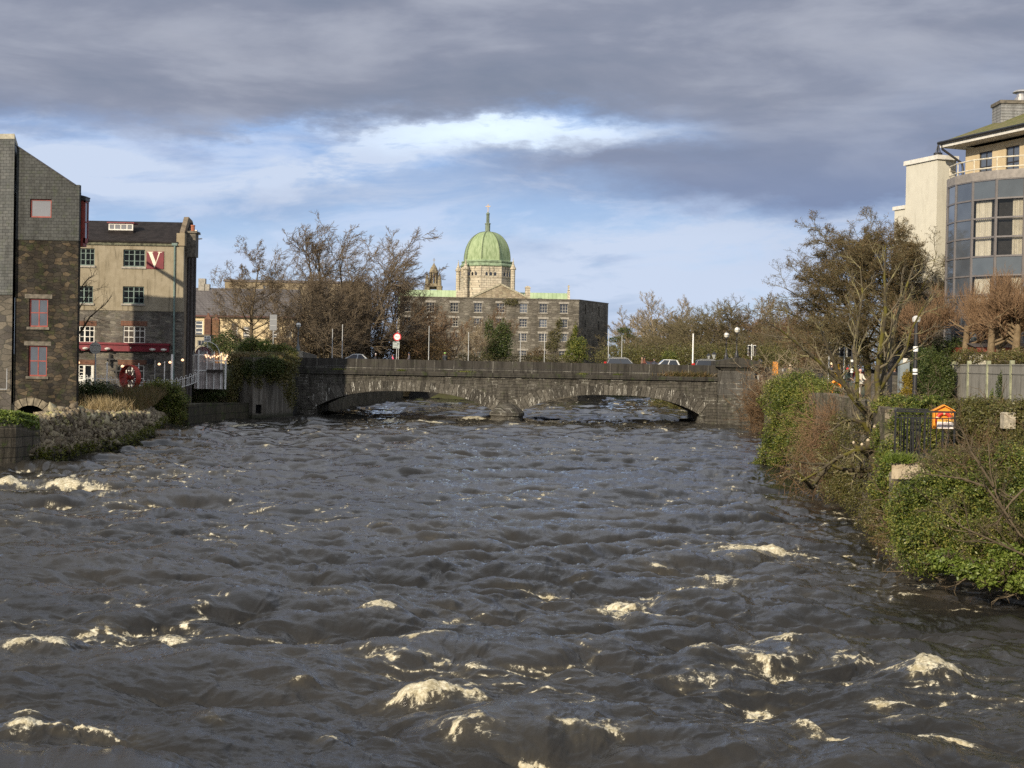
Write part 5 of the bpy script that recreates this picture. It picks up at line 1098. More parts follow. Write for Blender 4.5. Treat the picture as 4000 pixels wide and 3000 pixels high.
def stones(name, cen, size, mat, g, par=None, flat=.6):
    """irregular angular stones, one mesh"""
    bm_v = np.array([(0, 0, 1), (.894, 0, .447), (.276, .851, .447), (-.724, .526, .447), (-.724, -.526, .447), (.276, -.851, .447), (.724, .526, -.447), (-.276, .851, -.447), (-.894, 0, -.447), (-.276, -.851, -.447), (.724, -.526, -.447), (0, 0, -1)])
    tri = np.array([(0, 1, 2), (0, 2, 3), (0, 3, 4), (0, 4, 5), (0, 5, 1), (1, 6, 2), (2, 7, 3), (3, 8, 4), (4, 9, 5), (5, 10, 1), (6, 7, 2), (7, 8, 3), (8, 9, 4), (9, 10, 5), (10, 6, 1), (11, 7, 6), (11, 8, 7), (11, 9, 8), (11, 10, 9), (11, 6, 10)])
    N = len(cen); Vv = bm_v[None] * (1 + .34 * g.normal(size=(N, 12, 1)).clip(-1.6, 1.6)); sc_ = np.stack([g.uniform(.7, 1.5, N), g.uniform(.7, 1.2, N), g.uniform(.3, .75, N)], 1)
    Vv = Vv * sc_[:, None]; q = g.normal(size=(N, 4)); q /= np.linalg.norm(q, axis=1, keepdims=True); w, x, y, z = q.T
    Rm = np.stack([1 - 2 * (y * y + z * z), 2 * (x * y - z * w), 2 * (x * z + y * w), 2 * (x * y + z * w), 1 - 2 * (x * x + z * z), 2 * (y * z - x * w), 2 * (x * z - y * w), 2 * (y * z + x * w), 1 - 2 * (x * x + y * y)], 1).reshape(N, 3, 3)
    Vv = np.einsum('nij,nkj->nki', Rm, Vv) * np.asarray(size)[:, None, None] + cen[:, None]
    Fq = (tri[None] + (np.arange(N) * 12)[:, None, None]).reshape(-1, 3); return np_mesh(name, Vv.reshape(-1, 3), Fq, mat, par, loops=3)
def left_bank():
    g = G(11)
    wl = [W(px, py) for px, py in ((130, 1822), (203, 1814), (280, 1799), (358, 1786), (468, 1766), (540, 1738), (590, 1713), (620, 1690), (640, 1674), (680, 1662), (712, 1654))]
    tops = [2.4, 2.75, 3.0, 3.05, 2.7, 2.3, 2.1, 1.9, 1.6, 1.4, 1.3]
    m, t, b = new_mat('rubble_stone'); gi = t.n.new('ShaderNodeNewGeometry'); oz = t.sep(oc(t))[2]; fn = t.noise(oc(t), 6, 5, .7)
    c = t.ramp(gi.outputs['Random Per Island'], [(0, (0.09, 0.073, 0.05)), (.3, (0.21, 0.17, 0.115)), (.6, (0.33, 0.28, 0.185)), (.8, (0.14, 0.115, 0.085)), (1, (0.44, 0.39, 0.25))]); c = t.mix(t.step(fn, .35, .65, 0, .6), c, (.5, .48, .42), 'MULTIPLY')
    wet = t.step(t.add(oz, t.mul(t.noise(oc(t), .9, 4, .7), 1.6)), 1.75, 1.25); c = t.mix(wet, c, t.mix(t.step(t.noise(oc(t), 2.0, 4, .7), .45, .62), (0.018, 0.016, 0.010), (0.05, 0.055, 0.008)))
    li = t.step(t.noise(oc(t), 1.4, 4, .6), .55, .62); c = t.mix(t.mul(t.mul(li, t.step(oz, 1.6, 2.6)), .7), c, (0.38, 0.36, 0.14)); t.put(b.inputs['Base Color'], c); b.inputs['Roughness'].default_value = .85; b.inputs['Specular IOR Level'].default_value = .3; bump(t, b, fn, .7, .05)
    t_ = thing('rubble_wall', 'collapsing pale rubble stone wall curving along the left bank, mossy and wet at the waterline', 'wall', (wl[3][0], wl[3][1], 0)); o0 = np.array([wl[3][0], wl[3][1], 0])
    n = len(wl); inn = []
    for i in range(n):
        d = wl[min(i + 1, n - 1)][:2] - wl[max(i - 1, 0)][:2]; d /= np.linalg.norm(d); inn.append(np.array([-d[1], d[0]]))
    v = []
    for i in range(n):
        a = wl[i][:2] - o0[:2]; k = inn[i]; v += [(*(a + k * .15), -2), (*(a + k * .75), tops[i] - .25), (*(a + k * 2.3), tops[i] - .2), (*(a + k * 3.2), -1)]
    f = [(i * 4 + j, i * 4 + (j + 1) % 4, (i + 1) * 4 + (j + 1) % 4, (i + 1) * 4 + j) for i in range(n - 1) for j in range(3)] + [(0, 3, 2, 1), ((n - 1) * 4, (n - 1) * 4 + 1, (n - 1) * 4 + 2, (n - 1) * 4 + 3)]
    MB().raw(v, f).build('core', m, t_)
    # loose stones over the face and the crest
    s = g.uniform(0, n - 1.001, 7000); i = s.astype(int); fr = s - i; A = np.array([w_[:2] for w_ in wl]); K = np.array(inn); T = np.array(tops)
    a = A[i] * (1 - fr[:, None]) + A[i + 1] * fr[:, None]; k = K[i] * (1 - fr[:, None]) + K[i + 1] * fr[:, None]; tp = T[i] * (1 - fr) + T[i + 1] * fr
    h = g.uniform(0, 1.45, len(s)); face = h < 1; z = np.where(face, h * tp, tp); off = np.where(face, .15 + .6 * h, .75 + (h - 1) / .45 * 1.5)
    bumpy = .35 * np.sin(s * 5.1) * np.cos(s * 2.3); z = z + np.where(face, 0, bumpy * .6 - .05) ; cen = np.stack([a[:, 0] + k[:, 0] * off - o0[0], a[:, 1] + k[:, 1] * off - o0[1], z], 1)
    keep = ~((s > 8) & (z > 1.2)); cen = cen[keep]; sz = (g.uniform(.10, .23, len(cen)) * (1 + .9 * (g.uniform(size=len(cen)) < .10)))
    stones('stones', cen, sz, m, g, t_)
    # mossy fringe near the water
    sel = g.choice(len(a), 5200); p = np.stack([a[sel, 0] + k[sel, 0] * .12 - o0[0], a[sel, 1] + k[sel, 1] * .12 - o0[1], g.uniform(.15, 1.05, 5200)], 1) + g.normal(size=(5200, 3)) * .12
    vv, q = leaf_quads(p[:5200], .22, g, asp=.35); np_mesh('moss', vv, q, M['moss'], t_)
    # dressed masonry end, far left
    mm = m_ashlar('old_quay_stone', (0.085, 0.075, 0.055), (0.125, 0.11, 0.085), (0.04, 0.037, 0.028), 1.25, .62, .03, .7, moss=.9, bumpd=.05)
    q0 = thing('quay_end', 'rounded masonry quay end with green weeds on top at the left edge', 'wall', (*W(60, 1826)[:2], 0)); p0 = W(60, 1826)
    b = MB(); line = [W(-260, 1835), W(-100, 1834), W(60, 1828), W(150, 1818), W(205, 1800)]; tz = [3.2, 3.2, 3.1, 2.7, 2.2]; v = []
    for i, p in enumerate(line):
        x, y = p[0] - p0[0], p[1] - p0[1]; dx, dy = (-.35, 1.0) if i < 4 else (-.9, .6)
        v += [(x, y, -2), (x, y, tz[i] - .75), (x + dx * .35, y + dy * .35, tz[i] - .25), (x + dx * 1.1, y + dy * 1.1, tz[i]), (x + dx * 2.4, y + dy * 2.4, tz[i] - .1), (x + dx * 3.2, y + dy * 3.2, -1)]
    f = [(i * 6 + j, (i + 1) * 6 + j, (i + 1) * 6 + j + 1, i * 6 + j + 1) for i in range(4) for j in range(5)] + [(24, 25, 26, 27, 28, 29)]; b.raw(v, f); b.build('masonry', mm, q0)
    # weeds on it
    pts = []; 
    for _ in range(5200):
        i = g.integers(0, 3); u = g.uniform(); p = line[i] * (1 - u) + line[i + 1] * u; zt = tz[i] * (1 - u) + tz[i + 1] * u; e = g.uniform(.1, 2.2); pts.append((p[0] - .35 * e - p0[0], p[1] + e - p0[1], zt + g.uniform(-.25, .32) - (e < .5) * .35))
    vv, q = leaf_quads(np.array(pts), .20, g, asp=.6); np_mesh('weeds', vv, q, M['leaf_bright'], q0)
    # retaining wall between rubble and bastion, then the concrete bastion
    rw = m_ashlar('mossy_retaining', (0.055, 0.05, 0.035), (0.085, 0.075, 0.05), (0.03, 0.03, 0.02), 1.7, .9, .03, .6, moss=.9, bumpd=.06)
    wall_along('retaining_wall', 'low dark mossy retaining wall beside the concrete bastion', 'wall', [W(690, 1662), W(760, 1652), W(850, 1645), W(935, 1638)], [2.1, 2.1, 2.0, 1.9], 1.2, rw, -1)
    m, t, b = new_mat('streaked_concrete'); o = t.sep(oc(t)); u = t.add(o[0], t.mul(o[1], .7)); s1 = t.noise(t.comb(t.mul(u, 1.6), t.mul(o[2], .13), 0), 1.1, 6, .7); fn = t.noise(oc(t), 5, 5, .7)
    c = t.ramp(s1, [(.3, (0.05, 0.043, 0.033)), (.48, (0.11, 0.098, 0.078)), (.6, (0.20, 0.185, 0.155)), (.72, (0.34, 0.32, 0.28))]); c = t.mix(t.step(fn, .35, .65, 0, .5), c, (.5, .5, .48), 'MULTIPLY'); c = t.mix(t.step(t.add(o[2], t.mul(fn, 1.2)), 1.6, .9), c, (0.035, 0.036, 0.02))
    t.put(b.inputs['Base Color'], c); b.inputs['Roughness'].default_value = .9; bump(t, b, fn, .5, .04)
    bs = thing('concrete_bastion', 'streaked grey concrete bastion with a square drain opening under hanging ivy', 'wall', (*W(1040, 1632)[:2], 0)); c0 = W(1040, 1632)
    line = [W(918, 1630)[:2], W(935, 1637)[:2], W(985, 1640)[:2], W(1035, 1640)[:2], W(1090, 1637)[:2], W(1140, 1632)[:2], W(1160, 1626)[:2]]; b = MB()
    for i in range(6):
        p, q_ = line[i] - c0[:2], line[i + 1] - c0[:2]; L = np.linalg.norm(q_ - p); an = math.atan2(q_[1] - p[1], q_[0] - p[0]); w = MB()
        hole = [(L * .25, L * .25 + .68, P(1010, 1607, 166)[2], P(1010, 1573, 166)[2])] if i == 2 else []
        w.wall(0, L, -2, 7.0, .5, hole); w.rot(an); w.move(p[0], p[1], 0); b.v += w.v; b.f += [tuple(j + b.k for j in f_) for f_ in w.f]; b.k += sum(len(x_) for x_ in w.v)
    b.build('wall', m, bs); MB().prism([tuple(l - c0[:2] + np.array([0, .9])) for l in line] + [(3.8, 8), (-3.5, 8)], -2, 6.6).build('fill', M['inside'], bs)
    # café terrace edge and the stony mound
    mp = P(445, 1540, 139); st = []
    for _ in range(420): a, rr = g.uniform(0, 6.28), g.uniform(0, 1) ** .5; st.append((math.cos(a) * rr * 1.3, math.sin(a) * rr * 1.6, (1 - rr * rr) * 1.7))
    tt = thing('stone_mound', 'sloping grey mound of flat stones below the café terrace', 'stones', (mp[0], mp[1], mp[2] - .9)); stones('stones', np.array(st), g.uniform(.1, .26, 420), m_rubble('mound_stone', [(0.16, 0.145, 0.12), (0.22, 0.2, .17), (.12, .11, .09)], 3), g, tt)
    MB().lathe([(1.5, -2), (1.35, 0), (.9, .8), (.3, 1.5)], (0, 0, 0), 12).build('core', M['ground'] if 'ground' in M else m_plain('mound_earth', (0.1, 0.09, 0.07), .9), tt)
left_bank()
def upstream():
    g = G(5); mat = m_rubble('upstream_rubble', [(0.10, 0.09, 0.065), (0.15, 0.13, 0.095), (0.08, 0.07, 0.05), (0.18, 0.16, 0.12)], 1.3, moss=.5)
    wall_along('river_wall', 'stone river wall seen through the left arch', 'wall', [(-23.6, 183.3), (-22.8, 200), (-21.5, 225), (-19.5, 262)], [2.6, 2.7, 2.9, 3.0], 1.0, mat, 1)
    wall_along('weir_wall', 'long low dark wall across the far water behind the left arch', 'wall', [(-20, 262), (-11, 263), (-2, 264)], [1.5, 1.45, 1.4], 1.2, m_plain('wet_weir', (0.02, 0.018, 0.014), .6, .4), 1)
    o = MB().box(-20, -2, 262, 264, 1.452, 1.56); o = o.build('weir_coping', m_plain('weir_edge', (0.12, 0.12, 0.08), .8), None); tag(o, 'thin pale coping strip along the far weir wall', 'coping')
    p = np.stack([g.uniform(-22.5, -19.0, 2600), g.uniform(258, 261.8, 2600), np.full(2600, .4)], 1)
    blades('reeds', 'tan dry reeds standing behind the left arch', 'reeds', p, 3.4, M['straw'], g, w=.09, lean=.12)
    bush('scrub_bank', 'brown scrub on the far bank seen under the left arch', 'shrub', [((-13, 266, 2.5), (8, 2, 2.4)), ((-6, 266.5, 2.5), (6, 2, 2.2)), ((-19, 265, 3), (4, 2, 2.4))], 9000, .3, M['leaf_olive'], g)
    bush('scrub_bank', 'olive brown scrub hanging to the water behind the right arch', 'shrub', [((28.6, 226, 1.2), (4.2, 9, 2.2)), ((27.0, 236, .8), (4, 6, 1.6))], 12000, .28, M['leaf_olive'], g)
    wall_along('river_wall', 'stone river wall behind the right arch', 'wall', [(30.5, 183.3), (30, 215), (29, 262), (31, 318)], [2.6, 2.6, 2.6, 2.8], 1, mat, -1)
upstream()

# ------------------------------------------------------------------ right bank walls, fence
M['bank_rubble'] = m_rubble('bank_rubble', [(0.17, 0.145, 0.10), (0.25, 0.215, 0.15), (0.12, 0.10, 0.07), (0.30, 0.26, 0.19)], 2.6, (0.13, 0.11, 0.08), 1.8, stain=.6, moss=.7, bumpd=.06)
def right_bank():
    ys = [84, 78, 72, 66, 62, 58]; pts = [(np.interp(y, [p[0] for p in RB], [p[1] for p in RB]), y) for y in [171, 150, 130, 110, 97, 90] + ys]
    wall_along('river_wall', 'lichened rubble river wall along the right bank with a broad flat top', 'wall', pts, [3.4, 3.6, 3.9, 4.3, 5.0, 5.45, 5.55, 5.5, 5.5, 5.5, 5.45, 5.4], .75, M['bank_rubble'], 1)
    pts = [(rbx(y), y) for y in (57.9, 54, 50, 46, 43, 38, 30, 20, 8, -6)]
    wall_along('river_wall', 'low river wall under the big laurel bush, right foreground', 'wall', pts, [3.7] * 10, 1.0, M['bank_rubble'], 1)
    wall_along('garden_wall', 'ivy covered stone wall behind the life ring box', 'wall', [(16.2, 60.5), (17.8, 57), (19.6, 52.5), (22.5, 44), (24, 34), (26, 10)], [5.45, 5.4, 5.38, 5.35, 5.3, 5.3], .5, M['bank_rubble'], 1, zb=2)
    b = thing('stone_block', 'pale square stone block set in the ivy at the right edge', 'stone', P(3937, 1640, 49)); g = MB(); g.box(-.2, .2, -.2, .2, -.3, .22); g.hexa([(-.2, -.2, .22), (.2, -.2, .22), (.2, .2, .22), (-.2, .2, .22)], [(-.17, -.17, .26), (.17, -.17, .27), (.16, .17, .26), (-.17, .16, .26)]); g.build('block', m_plain('pale_block', (0.38, 0.34, 0.26), .9, .4, 6), b)
    # viewing platform
    c = P(3530, 1830, 49.5); pl = thing('viewing_platform', 'weathered concrete platform jutting from the bank above the water', 'platform', (c[0], c[1], c[2]))
    mc = m_render('flaking_concrete', (0.34, 0.27, 0.18), (0.46, 0.39, 0.28), .8, .9); b = MB(); z1 = P(3530, 1800, 49.5)[2] - c[2]; z0 = P(3530, 1868, 49.5)[2] - c[2]
    b.prism([(-.5, -.3), (-.3, -.42), (1.6, -.42), (3.5, -.1), (3.5, 3), (.55, 3)], z0, z1); b.build('slab', mc, pl); MB().prism([(.3, .1), (3.5, .1), (3.5, 3), (.3, 3)], -4.5, z0 - .003).build('pier', M['bank_rubble'], pl)
    skew = lambda mb: [v.__setitem__((slice(None), 0), v[:, 0] + .275 * np.maximum(v[:, 1], 0)) for v in mb.v]
    zt = P(3560, 1608, 49.2)[2]; zf = c[2] + z1; r = thing('railing', 'black iron railing enclosing the small viewing platform', 'railing', (c[0], c[1], zf)); h = zt - zf; x0, x1 = P(3502, 1700, 49.3)[0] - c[0], P(3734, 1700, 49.3)[0] - c[0]
    b = MB(); cs = [(x0, .05), (x1, .05)]; b.beam((x0 - .05, .0, h), (x1 + .05, .0, h), .075, .06); b.beam((x0, 0, h), (x0, 2.6, h), .07, .06); b.beam((x0, 2.6, h), (x0 + 1.2, 2.6, h), .075, .06); b.beam((x0, 0, h - .22), (x1, 0, h - .22), .035); b.beam((x0, 0, h - .22), (x0, 2.6, h - .22), .035); b.beam((x0, 2.6, h - .22), (x0 + 1.2, 2.6, h - .22), .035); b.beam((x0, 0, .1), (x1, 0, .1), .04); skew(b); b.build('rails', M['black_metal'], r)
    b = MB(); 
    for i in range(11): x = x0 + (x1 - x0) * i / 10; b.beam((x, 0, 0), (x, 0, h - .2 if i % 5 else h), .03 if i % 5 else .06)
    for i in range(1, 13): y = 2.6 * i / 12; b.beam((x0, y, 0), (x0, y, h - .2), .035)
    for i in range(1, 9): x = x0 + 1.2 * i / 8; b.beam((x, 2.6, 0), (x, 2.6, h - .2), .035)
    for i in range(1, 8): x = x0 + .1 + .9 * i / 8; b.beam((x, .9, 0), (x, .9, h - .24), .045)
    skew(b); b.build('bars', M['black_metal'], r)
    # life ring boxes
    def ring_box(c, s, lab, rz=0.0, text=True):
        t = thing('life_ring_box', lab, 'life ring box', c, rz, 'life ring boxes on the bank'); om = m_plain('orange_plastic', (0.78, 0.30, 0.02), .5, .1); w = .42 * s; h = .37 * s
        b = MB(); b.slab([(-w, -h), (w, -h), (w, h), (0, h * 1.55), (-w, h)], .05 * s, .22 * s); b.slab([(-w, -h), (-w + .06 * s, -h), (-w + .06 * s, h), (-w, h)], -.06 * s, .05 * s); b.slab([(w - .05 * s, -h), (w, -h), (w, h), (w - .05 * s, h)], -.06 * s, .05 * s)
        b.raw([(-w * 1.1, -.09 * s, h * .98), (0, -.09 * s, h * 1.62), (0, .24 * s, h * 1.62), (-w * 1.1, .24 * s, h * .98), (-w * 1.1, -.09 * s, h * 1.06), (0, -.09 * s, h * 1.74), (0, .24 * s, h * 1.74), (-w * 1.1, .24 * s, h * 1.06)], [(0, 3, 2, 1), (4, 5, 6, 7), (0, 1, 5, 4), (3, 7, 6, 2), (0, 4, 7, 3)])
        b.raw([(w * 1.1, -.09 * s, h * .98), (0, -.09 * s, h * 1.62), (0, .24 * s, h * 1.62), (w * 1.1, .24 * s, h * .98), (w * 1.1, -.09 * s, h * 1.06), (0, -.09 * s, h * 1.74), (0, .24 * s, h * 1.74), (w * 1.1, .24 * s, h * 1.06)], [(0, 1, 2, 3), (4, 7, 6, 5), (0, 4, 5, 1), (3, 2, 6, 7), (0, 3, 7, 4)])
        b.build('housing', om, t); v = []; f = []; n, k = 28, 8; Rr, rr = .27 * s, .075 * s
        for i in range(n):
            a = 2 * math.pi * i / n
            for j in range(k): th = 2 * math.pi * j / k; v.append(((Rr + rr * math.cos(th)) * math.cos(a), -.03 * s + rr * math.sin(th), (Rr + rr * math.cos(th)) * math.sin(a) + .02 * s))
        f = [(i * k + j, ((i + 1) % n) * k + j, ((i + 1) % n) * k + (j + 1) % k, i * k + (j + 1) % k) for i in range(n) for j in range(k)]; MB().raw(v, f).build('life_ring', m_plain('ring_red', (0.62, 0.03, 0.02), .5, .1), t, smooth=True)
        b = MB()
        for a in (R(15), R(90), R(165)): b.tube([((Rr) * math.cos(a - .14), -.03 * s, Rr * math.sin(a - .14) + .02 * s), (Rr * math.cos(a + .14), -.03 * s, Rr * math.sin(a + .14) + .02 * s)], rr * 1.06, 8)
        b.build('reflective_bands', m_plain('band_pale', (0.75, 0.6, 0.3), .4, .1), t)
        MB().slab([(-w * .72, -h * .93), (w * .9, -h * .93), (w * .9, -h * .18), (-w * .72, -h * .18)], -.12 * s, -.11 * s).build('notice', m_plain('notice_white', (0.8, 0.76, 0.7), .5, .05), t)
        MB().slab([(-w * .72, -h * .18), (w * .9, -h * .18), (w * .9, h * .08), (-w * .72, h * .08)], -.122 * s, -.112 * s).build('notice_header', m_plain('notice_orange', (0.75, 0.38, 0.05), .5, .05), t)
        b = MB(); 
        for i in range(4): b.box(-w * .6, w * (.8 - .2 * (i % 2)), -.126 * s, -.121 * s, -h * (.36 + .15 * i), -h * (.31 + .15 * i))
        b.build('notice_lines', m_plain('ink_purple', (0.12, 0.04, 0.16), .6), t)
        MB().beam((0, .14 * s, -2.0 * s), (0, .14 * s, -h), .08 * s).build('post', M['black_metal'], t)
    ring_box(P(3686, 1641, 50.6), .86, 'orange life ring box with red ring and white notice behind the black railing', -.08)
    ring_box(P(3267, 1516, 92), .85, 'small orange life ring box far along the bank beside the walkers', .5)
    # concrete panel fence
    fp = [P(3640, 1480, 101), P(3678, 1480, 99), P(3724, 1480, 97), P(3784, 1480, 93), P(3860, 1480, 88), P(3952, 1480, 82), P(4062, 1480, 76), P(4200, 1480, 69), P(4420, 1480, 60)]; o0 = fp[2].copy(); o0[2] = 0
    f = thing('panel_fence', 'weathered grey concrete panel fence with posts above the ivy on the right', 'fence', o0); ztop = P(3784, 1423, 93)[2]; zbo = 4.4; fm = m_render('grey_panel', (0.22, 0.21, 0.185), (0.30, 0.285, 0.25), 1.0, .85); pm = m_plain('lichened_post', (0.30, 0.31, 0.20), .9, .35, 2); pb = MB(); hb = MB()
    for p, q in zip(fp[:-1], fp[1:]):
        a = p - o0; c = q - o0; b = MB(); b.beam((a[0], a[1], (zbo + ztop) / 2), (c[0], c[1], (zbo + ztop) / 2), .07, ztop - zbo); d_ = np.array([-.85, -.5, 0]) * .06
        for zz in (ztop - .04, ztop - .55, zbo + .85, zbo + .45): b.beam((a[0] + d_[0], a[1] + d_[1], zz), (c[0] + d_[0], c[1] + d_[1], zz), .05, .07)
        b.build('panel', fm, f)
    for p in fp: a = p - o0; MB().box(a[0] - .11, a[0] + .11, a[1] - .14, a[1] + .1, zbo - .5, ztop + .22).build('post', pm, f)
    # blue-grey pillar, stone pier beside it
    p = thing('gate_pillar', 'smooth blue-grey painted gate pillar at the end of the fence', 'pillar', P(3527, 1562, 98)); z = P(3527, 1405, 98)[2] - P(3527, 1562, 98)[2]; MB().box(-.32, .32, -.3, .3, -.4, z).build('shaft', m_plain('blue_grey_paint', (0.20, 0.235, 0.25), .7, .15, 2), p); MB().box(-.14, .16, -.33, -.302, z - .25, z + .1).build('notice', M['white_paint'], p)
    p = thing('stone_pier', 'coursed stone pier between the blue pillar and the ivy', 'pillar', P(3568, 1562, 99)); MB().box(-.45, .75, -.3, .3, -.4, z - .1).build('shaft', M['cafe_rubble'], p); MB().box(-.5, -.32, -.36, -.305, z - 1.2, z - .1).box(.6, .75, -.36, -.305, -.3, z - .15).build('quoin', M['pale_stone'], p)
    # dark iron gate and stone wall behind the walkers
    gt = thing('iron_gate', 'dark iron gate and railing behind the lichen covered tree', 'gate', P(3475, 1550, 99)); h = P(3475, 1462, 99)[2] - P(3475, 1550, 99)[2]; b = MB(); b.box(-.15, .15, -.1, .1, -.3, h); b.beam((0, 0, h), (1.0, 0, h), .1, .14)
    for i in range(9): b.beam((.15 + i * .1, 0, 0), (.15 + i * .1, 0, h), .02)
    b.build('frame', M['black_metal'], gt); o = MB().box(-1.2, 1.3, 1.2, 1.6, -.5, 1.6).build('boundary_wall', M['cafe_rubble'], None, loc=tuple(P(3490, 1550, 100))); tag(o, 'low stone wall behind the iron gate', 'wall')
right_bank()

# ------------------------------------------------------------------ trees
def trees_left():
    g = G(21)
    b = P(985, 1395, 190); b[2] = 5.4
    bare_tree('alder_tree', 'bare alder with a single leaning trunk and layered branches behind the ivied bastion', b, P(985, 935, 190)[2] - 5.4,
        [dict(seg=8, wig=.04, up=.06, wind=(.012, 0, 0), taper=.85, sides=8), dict(n=34, t=(.12, 1), len=.36, ang=72, asd=10, seg=6, wig=.13, up=.09, wind=(.035, 0, 0), rr=.42, shape=lambda t: 1.12 - .75 * np.abs(t - .38), sides=5),
         dict(n=11, len=.42, ang=42, seg=4, wig=.2, up=.05, wind=(.05, 0, 0), rmin=.03, sides=3), dict(n=8, len=.55, ang=42, seg=3, wig=.25, up=.06, wind=(.06, 0, 0), rmin=.018, sides=3), dict(n=4, len=.6, ang=40, seg=2, wig=.3, up=.05, rmin=.014, sides=3)],
        M['bark'], M['twig_grey'], g, r0=.36, L0=15.6, lean=(.03, 0, 1), widen=1.15, leaves=(14000, .14, M['leaf_brown'], .1))
    b = P(1350, 1400, 206); b[2] = 5.0; wd_ = (.085, 0, 0)
    bare_tree('windswept_tree', 'large spreading bare tree combed to the right by the wind above the bridge', b, P(1400, 868, 206)[2] - 5.0,
        [dict(seg=7, wig=.07, up=.03, wind=(.01, 0, 0), taper=.7, sides=8), dict(n=11, t=(.12, 1), len=.66, ang=46, asd=12, seg=7, wig=.12, up=.06, wind=(.015, 0, 0), rr=.55, sides=5),
         dict(n=11, len=.46, ang=44, seg=5, wig=.17, up=.05, wind=wd_, rmin=.035, sides=4), dict(n=8, len=.52, ang=38, seg=4, wig=.2, up=.04, wind=(.08, 0, 0), rmin=.024, sides=3), dict(n=6, len=.6, ang=34, seg=3, wig=.2, up=.03, wind=(.12, 0, 0), rmin=.016, sides=3)],
        M['bark'], M['twig_grey'], g, r0=.42, L0=12.0, multi=5, widen=1.12, lean=(.0, 0, 1))
    w2 = [o for o in bpy.data.objects if o.name == 'windswept_tree'][0]
    b = P(1275, 1400, 201); b[2] = 5.0; copy_tree(w2, b, .9, .66, 'smaller windswept bare tree at the left of the large one, behind the globe lamp')
    b = P(1455, 1400, 212); b[2] = 5.0; copy_tree(w2, b, 2.6, .72, 'windswept bare tree behind and right of the large one, above the taxi sign')
    b = P(1560, 1400, 214); b[2] = 5.0
    bare_tree('bare_tree', 'low wide bare tree leaning right just left of the stone warehouse', b, P(1560, 1040, 214)[2] - 5.0,
        [dict(seg=5, wig=.1, up=.02, taper=.7, sides=6), dict(n=8, t=(.1, 1), len=.7, ang=50, seg=5, wig=.15, up=.05, wind=(.07, 0, 0), rr=.6, sides=4), dict(n=8, len=.5, ang=42, seg=4, wig=.2, wind=(.08, 0, 0), rmin=.03, sides=3), dict(n=6, len=.5, ang=38, seg=3, wig=.25, wind=(.1, 0, 0), rmin=.018, sides=3), dict(n=4, len=.55, ang=35, seg=2, wig=.25, rmin=.013, sides=3)],
        M['twig_grey'], M['twig_warm'], g, r0=.35, L0=7.5, multi=4)
    specs = dict(dense=[dict(seg=5, wig=.1, up=.05, taper=.7, sides=5), dict(n=8, t=(.1, 1), len=.6, ang=36, seg=5, wig=.15, up=.1, rr=.6, sides=4), dict(n=8, len=.5, ang=36, seg=4, wig=.2, up=.09, rmin=.028, sides=3), dict(n=7, len=.5, ang=32, seg=3, wig=.22, up=.09, rmin=.018, sides=3), dict(n=4, len=.6, ang=28, seg=2, wig=.25, up=.1, rmin=.014, sides=3)])
    def T(lab, px, Y, ytop, multi=4, twig='twig_warm', r0=.25, spec=specs['dense'], f=.62, pb=1400, z=5.0, name='bare_tree', gr=None, **k):
        b = P(px, pb, Y); b[2] = z; h = P(px, ytop, Y)[2] - z
        return bare_tree(name, lab, b, h, spec, M['twig_grey'], M[twig], g, r0=r0, L0=h * f, multi=multi, group=gr, **k)
    for lab, px, Y, yt, tw in (('russet twiggy tree at the left end of the stone warehouse', 1755, 236, 1195, 'twig_red'), ('brown scrubby tree crowded between the windswept tree and the warehouse', 1660, 225, 1200, 'twig_warm'), ('dark low scrub tree under the windswept tree', 1450, 216, 1190, 'twig_warm'), ('dense scrub tree left of the windswept trunk', 1215, 212, 1185, 'twig_warm'), ('thin bare tree in front of the cream house', 1115, 205, 1200, 'twig_grey'), ('pale bare tree in front of the warehouse windows', 1860, 250, 1240, 'twig_pale'), ('bare tree with an ivy covered stem before the warehouse', 1935, 262, 1185, 'twig_warm')):
        T(lab, px, Y, yt, twig=tw, gr='bare trees behind the bridge parapet')
    # ivy and shrubs before the warehouse
    bush('ivy_clump', 'dark upright ivy clump growing up a stem before the warehouse', 'ivy', [(P(1955, 1345, 258), (2.3, 1.6, 2.9)), (P(1965, 1300, 258), (1.6, 1.2, 2.2)), (P(1930, 1375, 258), (2.6, 1.5, 1.6)), (P(1910, 1300, 259), (1.0, .9, 2.6))], 9000, .30, M['leaf_dark'], g)
    bush('ivy_clump', 'green ivy climbing the right corner of the warehouse', 'ivy', [(P(2262, 1360, 287), (1.7, 1.0, 2.2)), (P(2245, 1390, 286), (2.4, 1.2, 1.8)), (P(2240, 1330, 288.8), (.8, .5, 1.4)), (P(2247, 1290, 289.3), (.5, .4, 1.4)), (P(2225, 1345, 289), (.8, .4, 1.0))], 8000, .26, M['leaf_mid'], g)
    bush('ivy_patch', 'thin olive creeper spreading over the warehouse wall', 'ivy', [(P(2170, 1310, 289.6), (1.6, .25, 1.5)), (P(2185, 1265, 289.6), (.8, .2, 1.2)), (P(1995, 1180, 289.6), (1.8, .2, .8)), (P(2155, 1350, 289.4), (1.6, .3, 1.2))], 2600, .22, M['leaf_olive'], g, stems=False)
    bush('russet_shrub', 'rusty brown shrub at the foot of the warehouse', 'shrub', [(P(2090, 1392, 285), (2.2, 1, 1.6)), (P(2110, 1385, 285), (1.5, 1, 1.7))], 2600, .2, M['leaf_brown'], g); bush('russet_shrub', 'olive undergrowth low along the warehouse wall', 'shrub', [(P(2160, 1400, 284), (4, 1, .9)), (P(2010, 1400, 270), (5, 1, .9)), (P(1800, 1400, 240), (7, 1, 1.0))], 6000, .22, M['leaf_olive'], g)
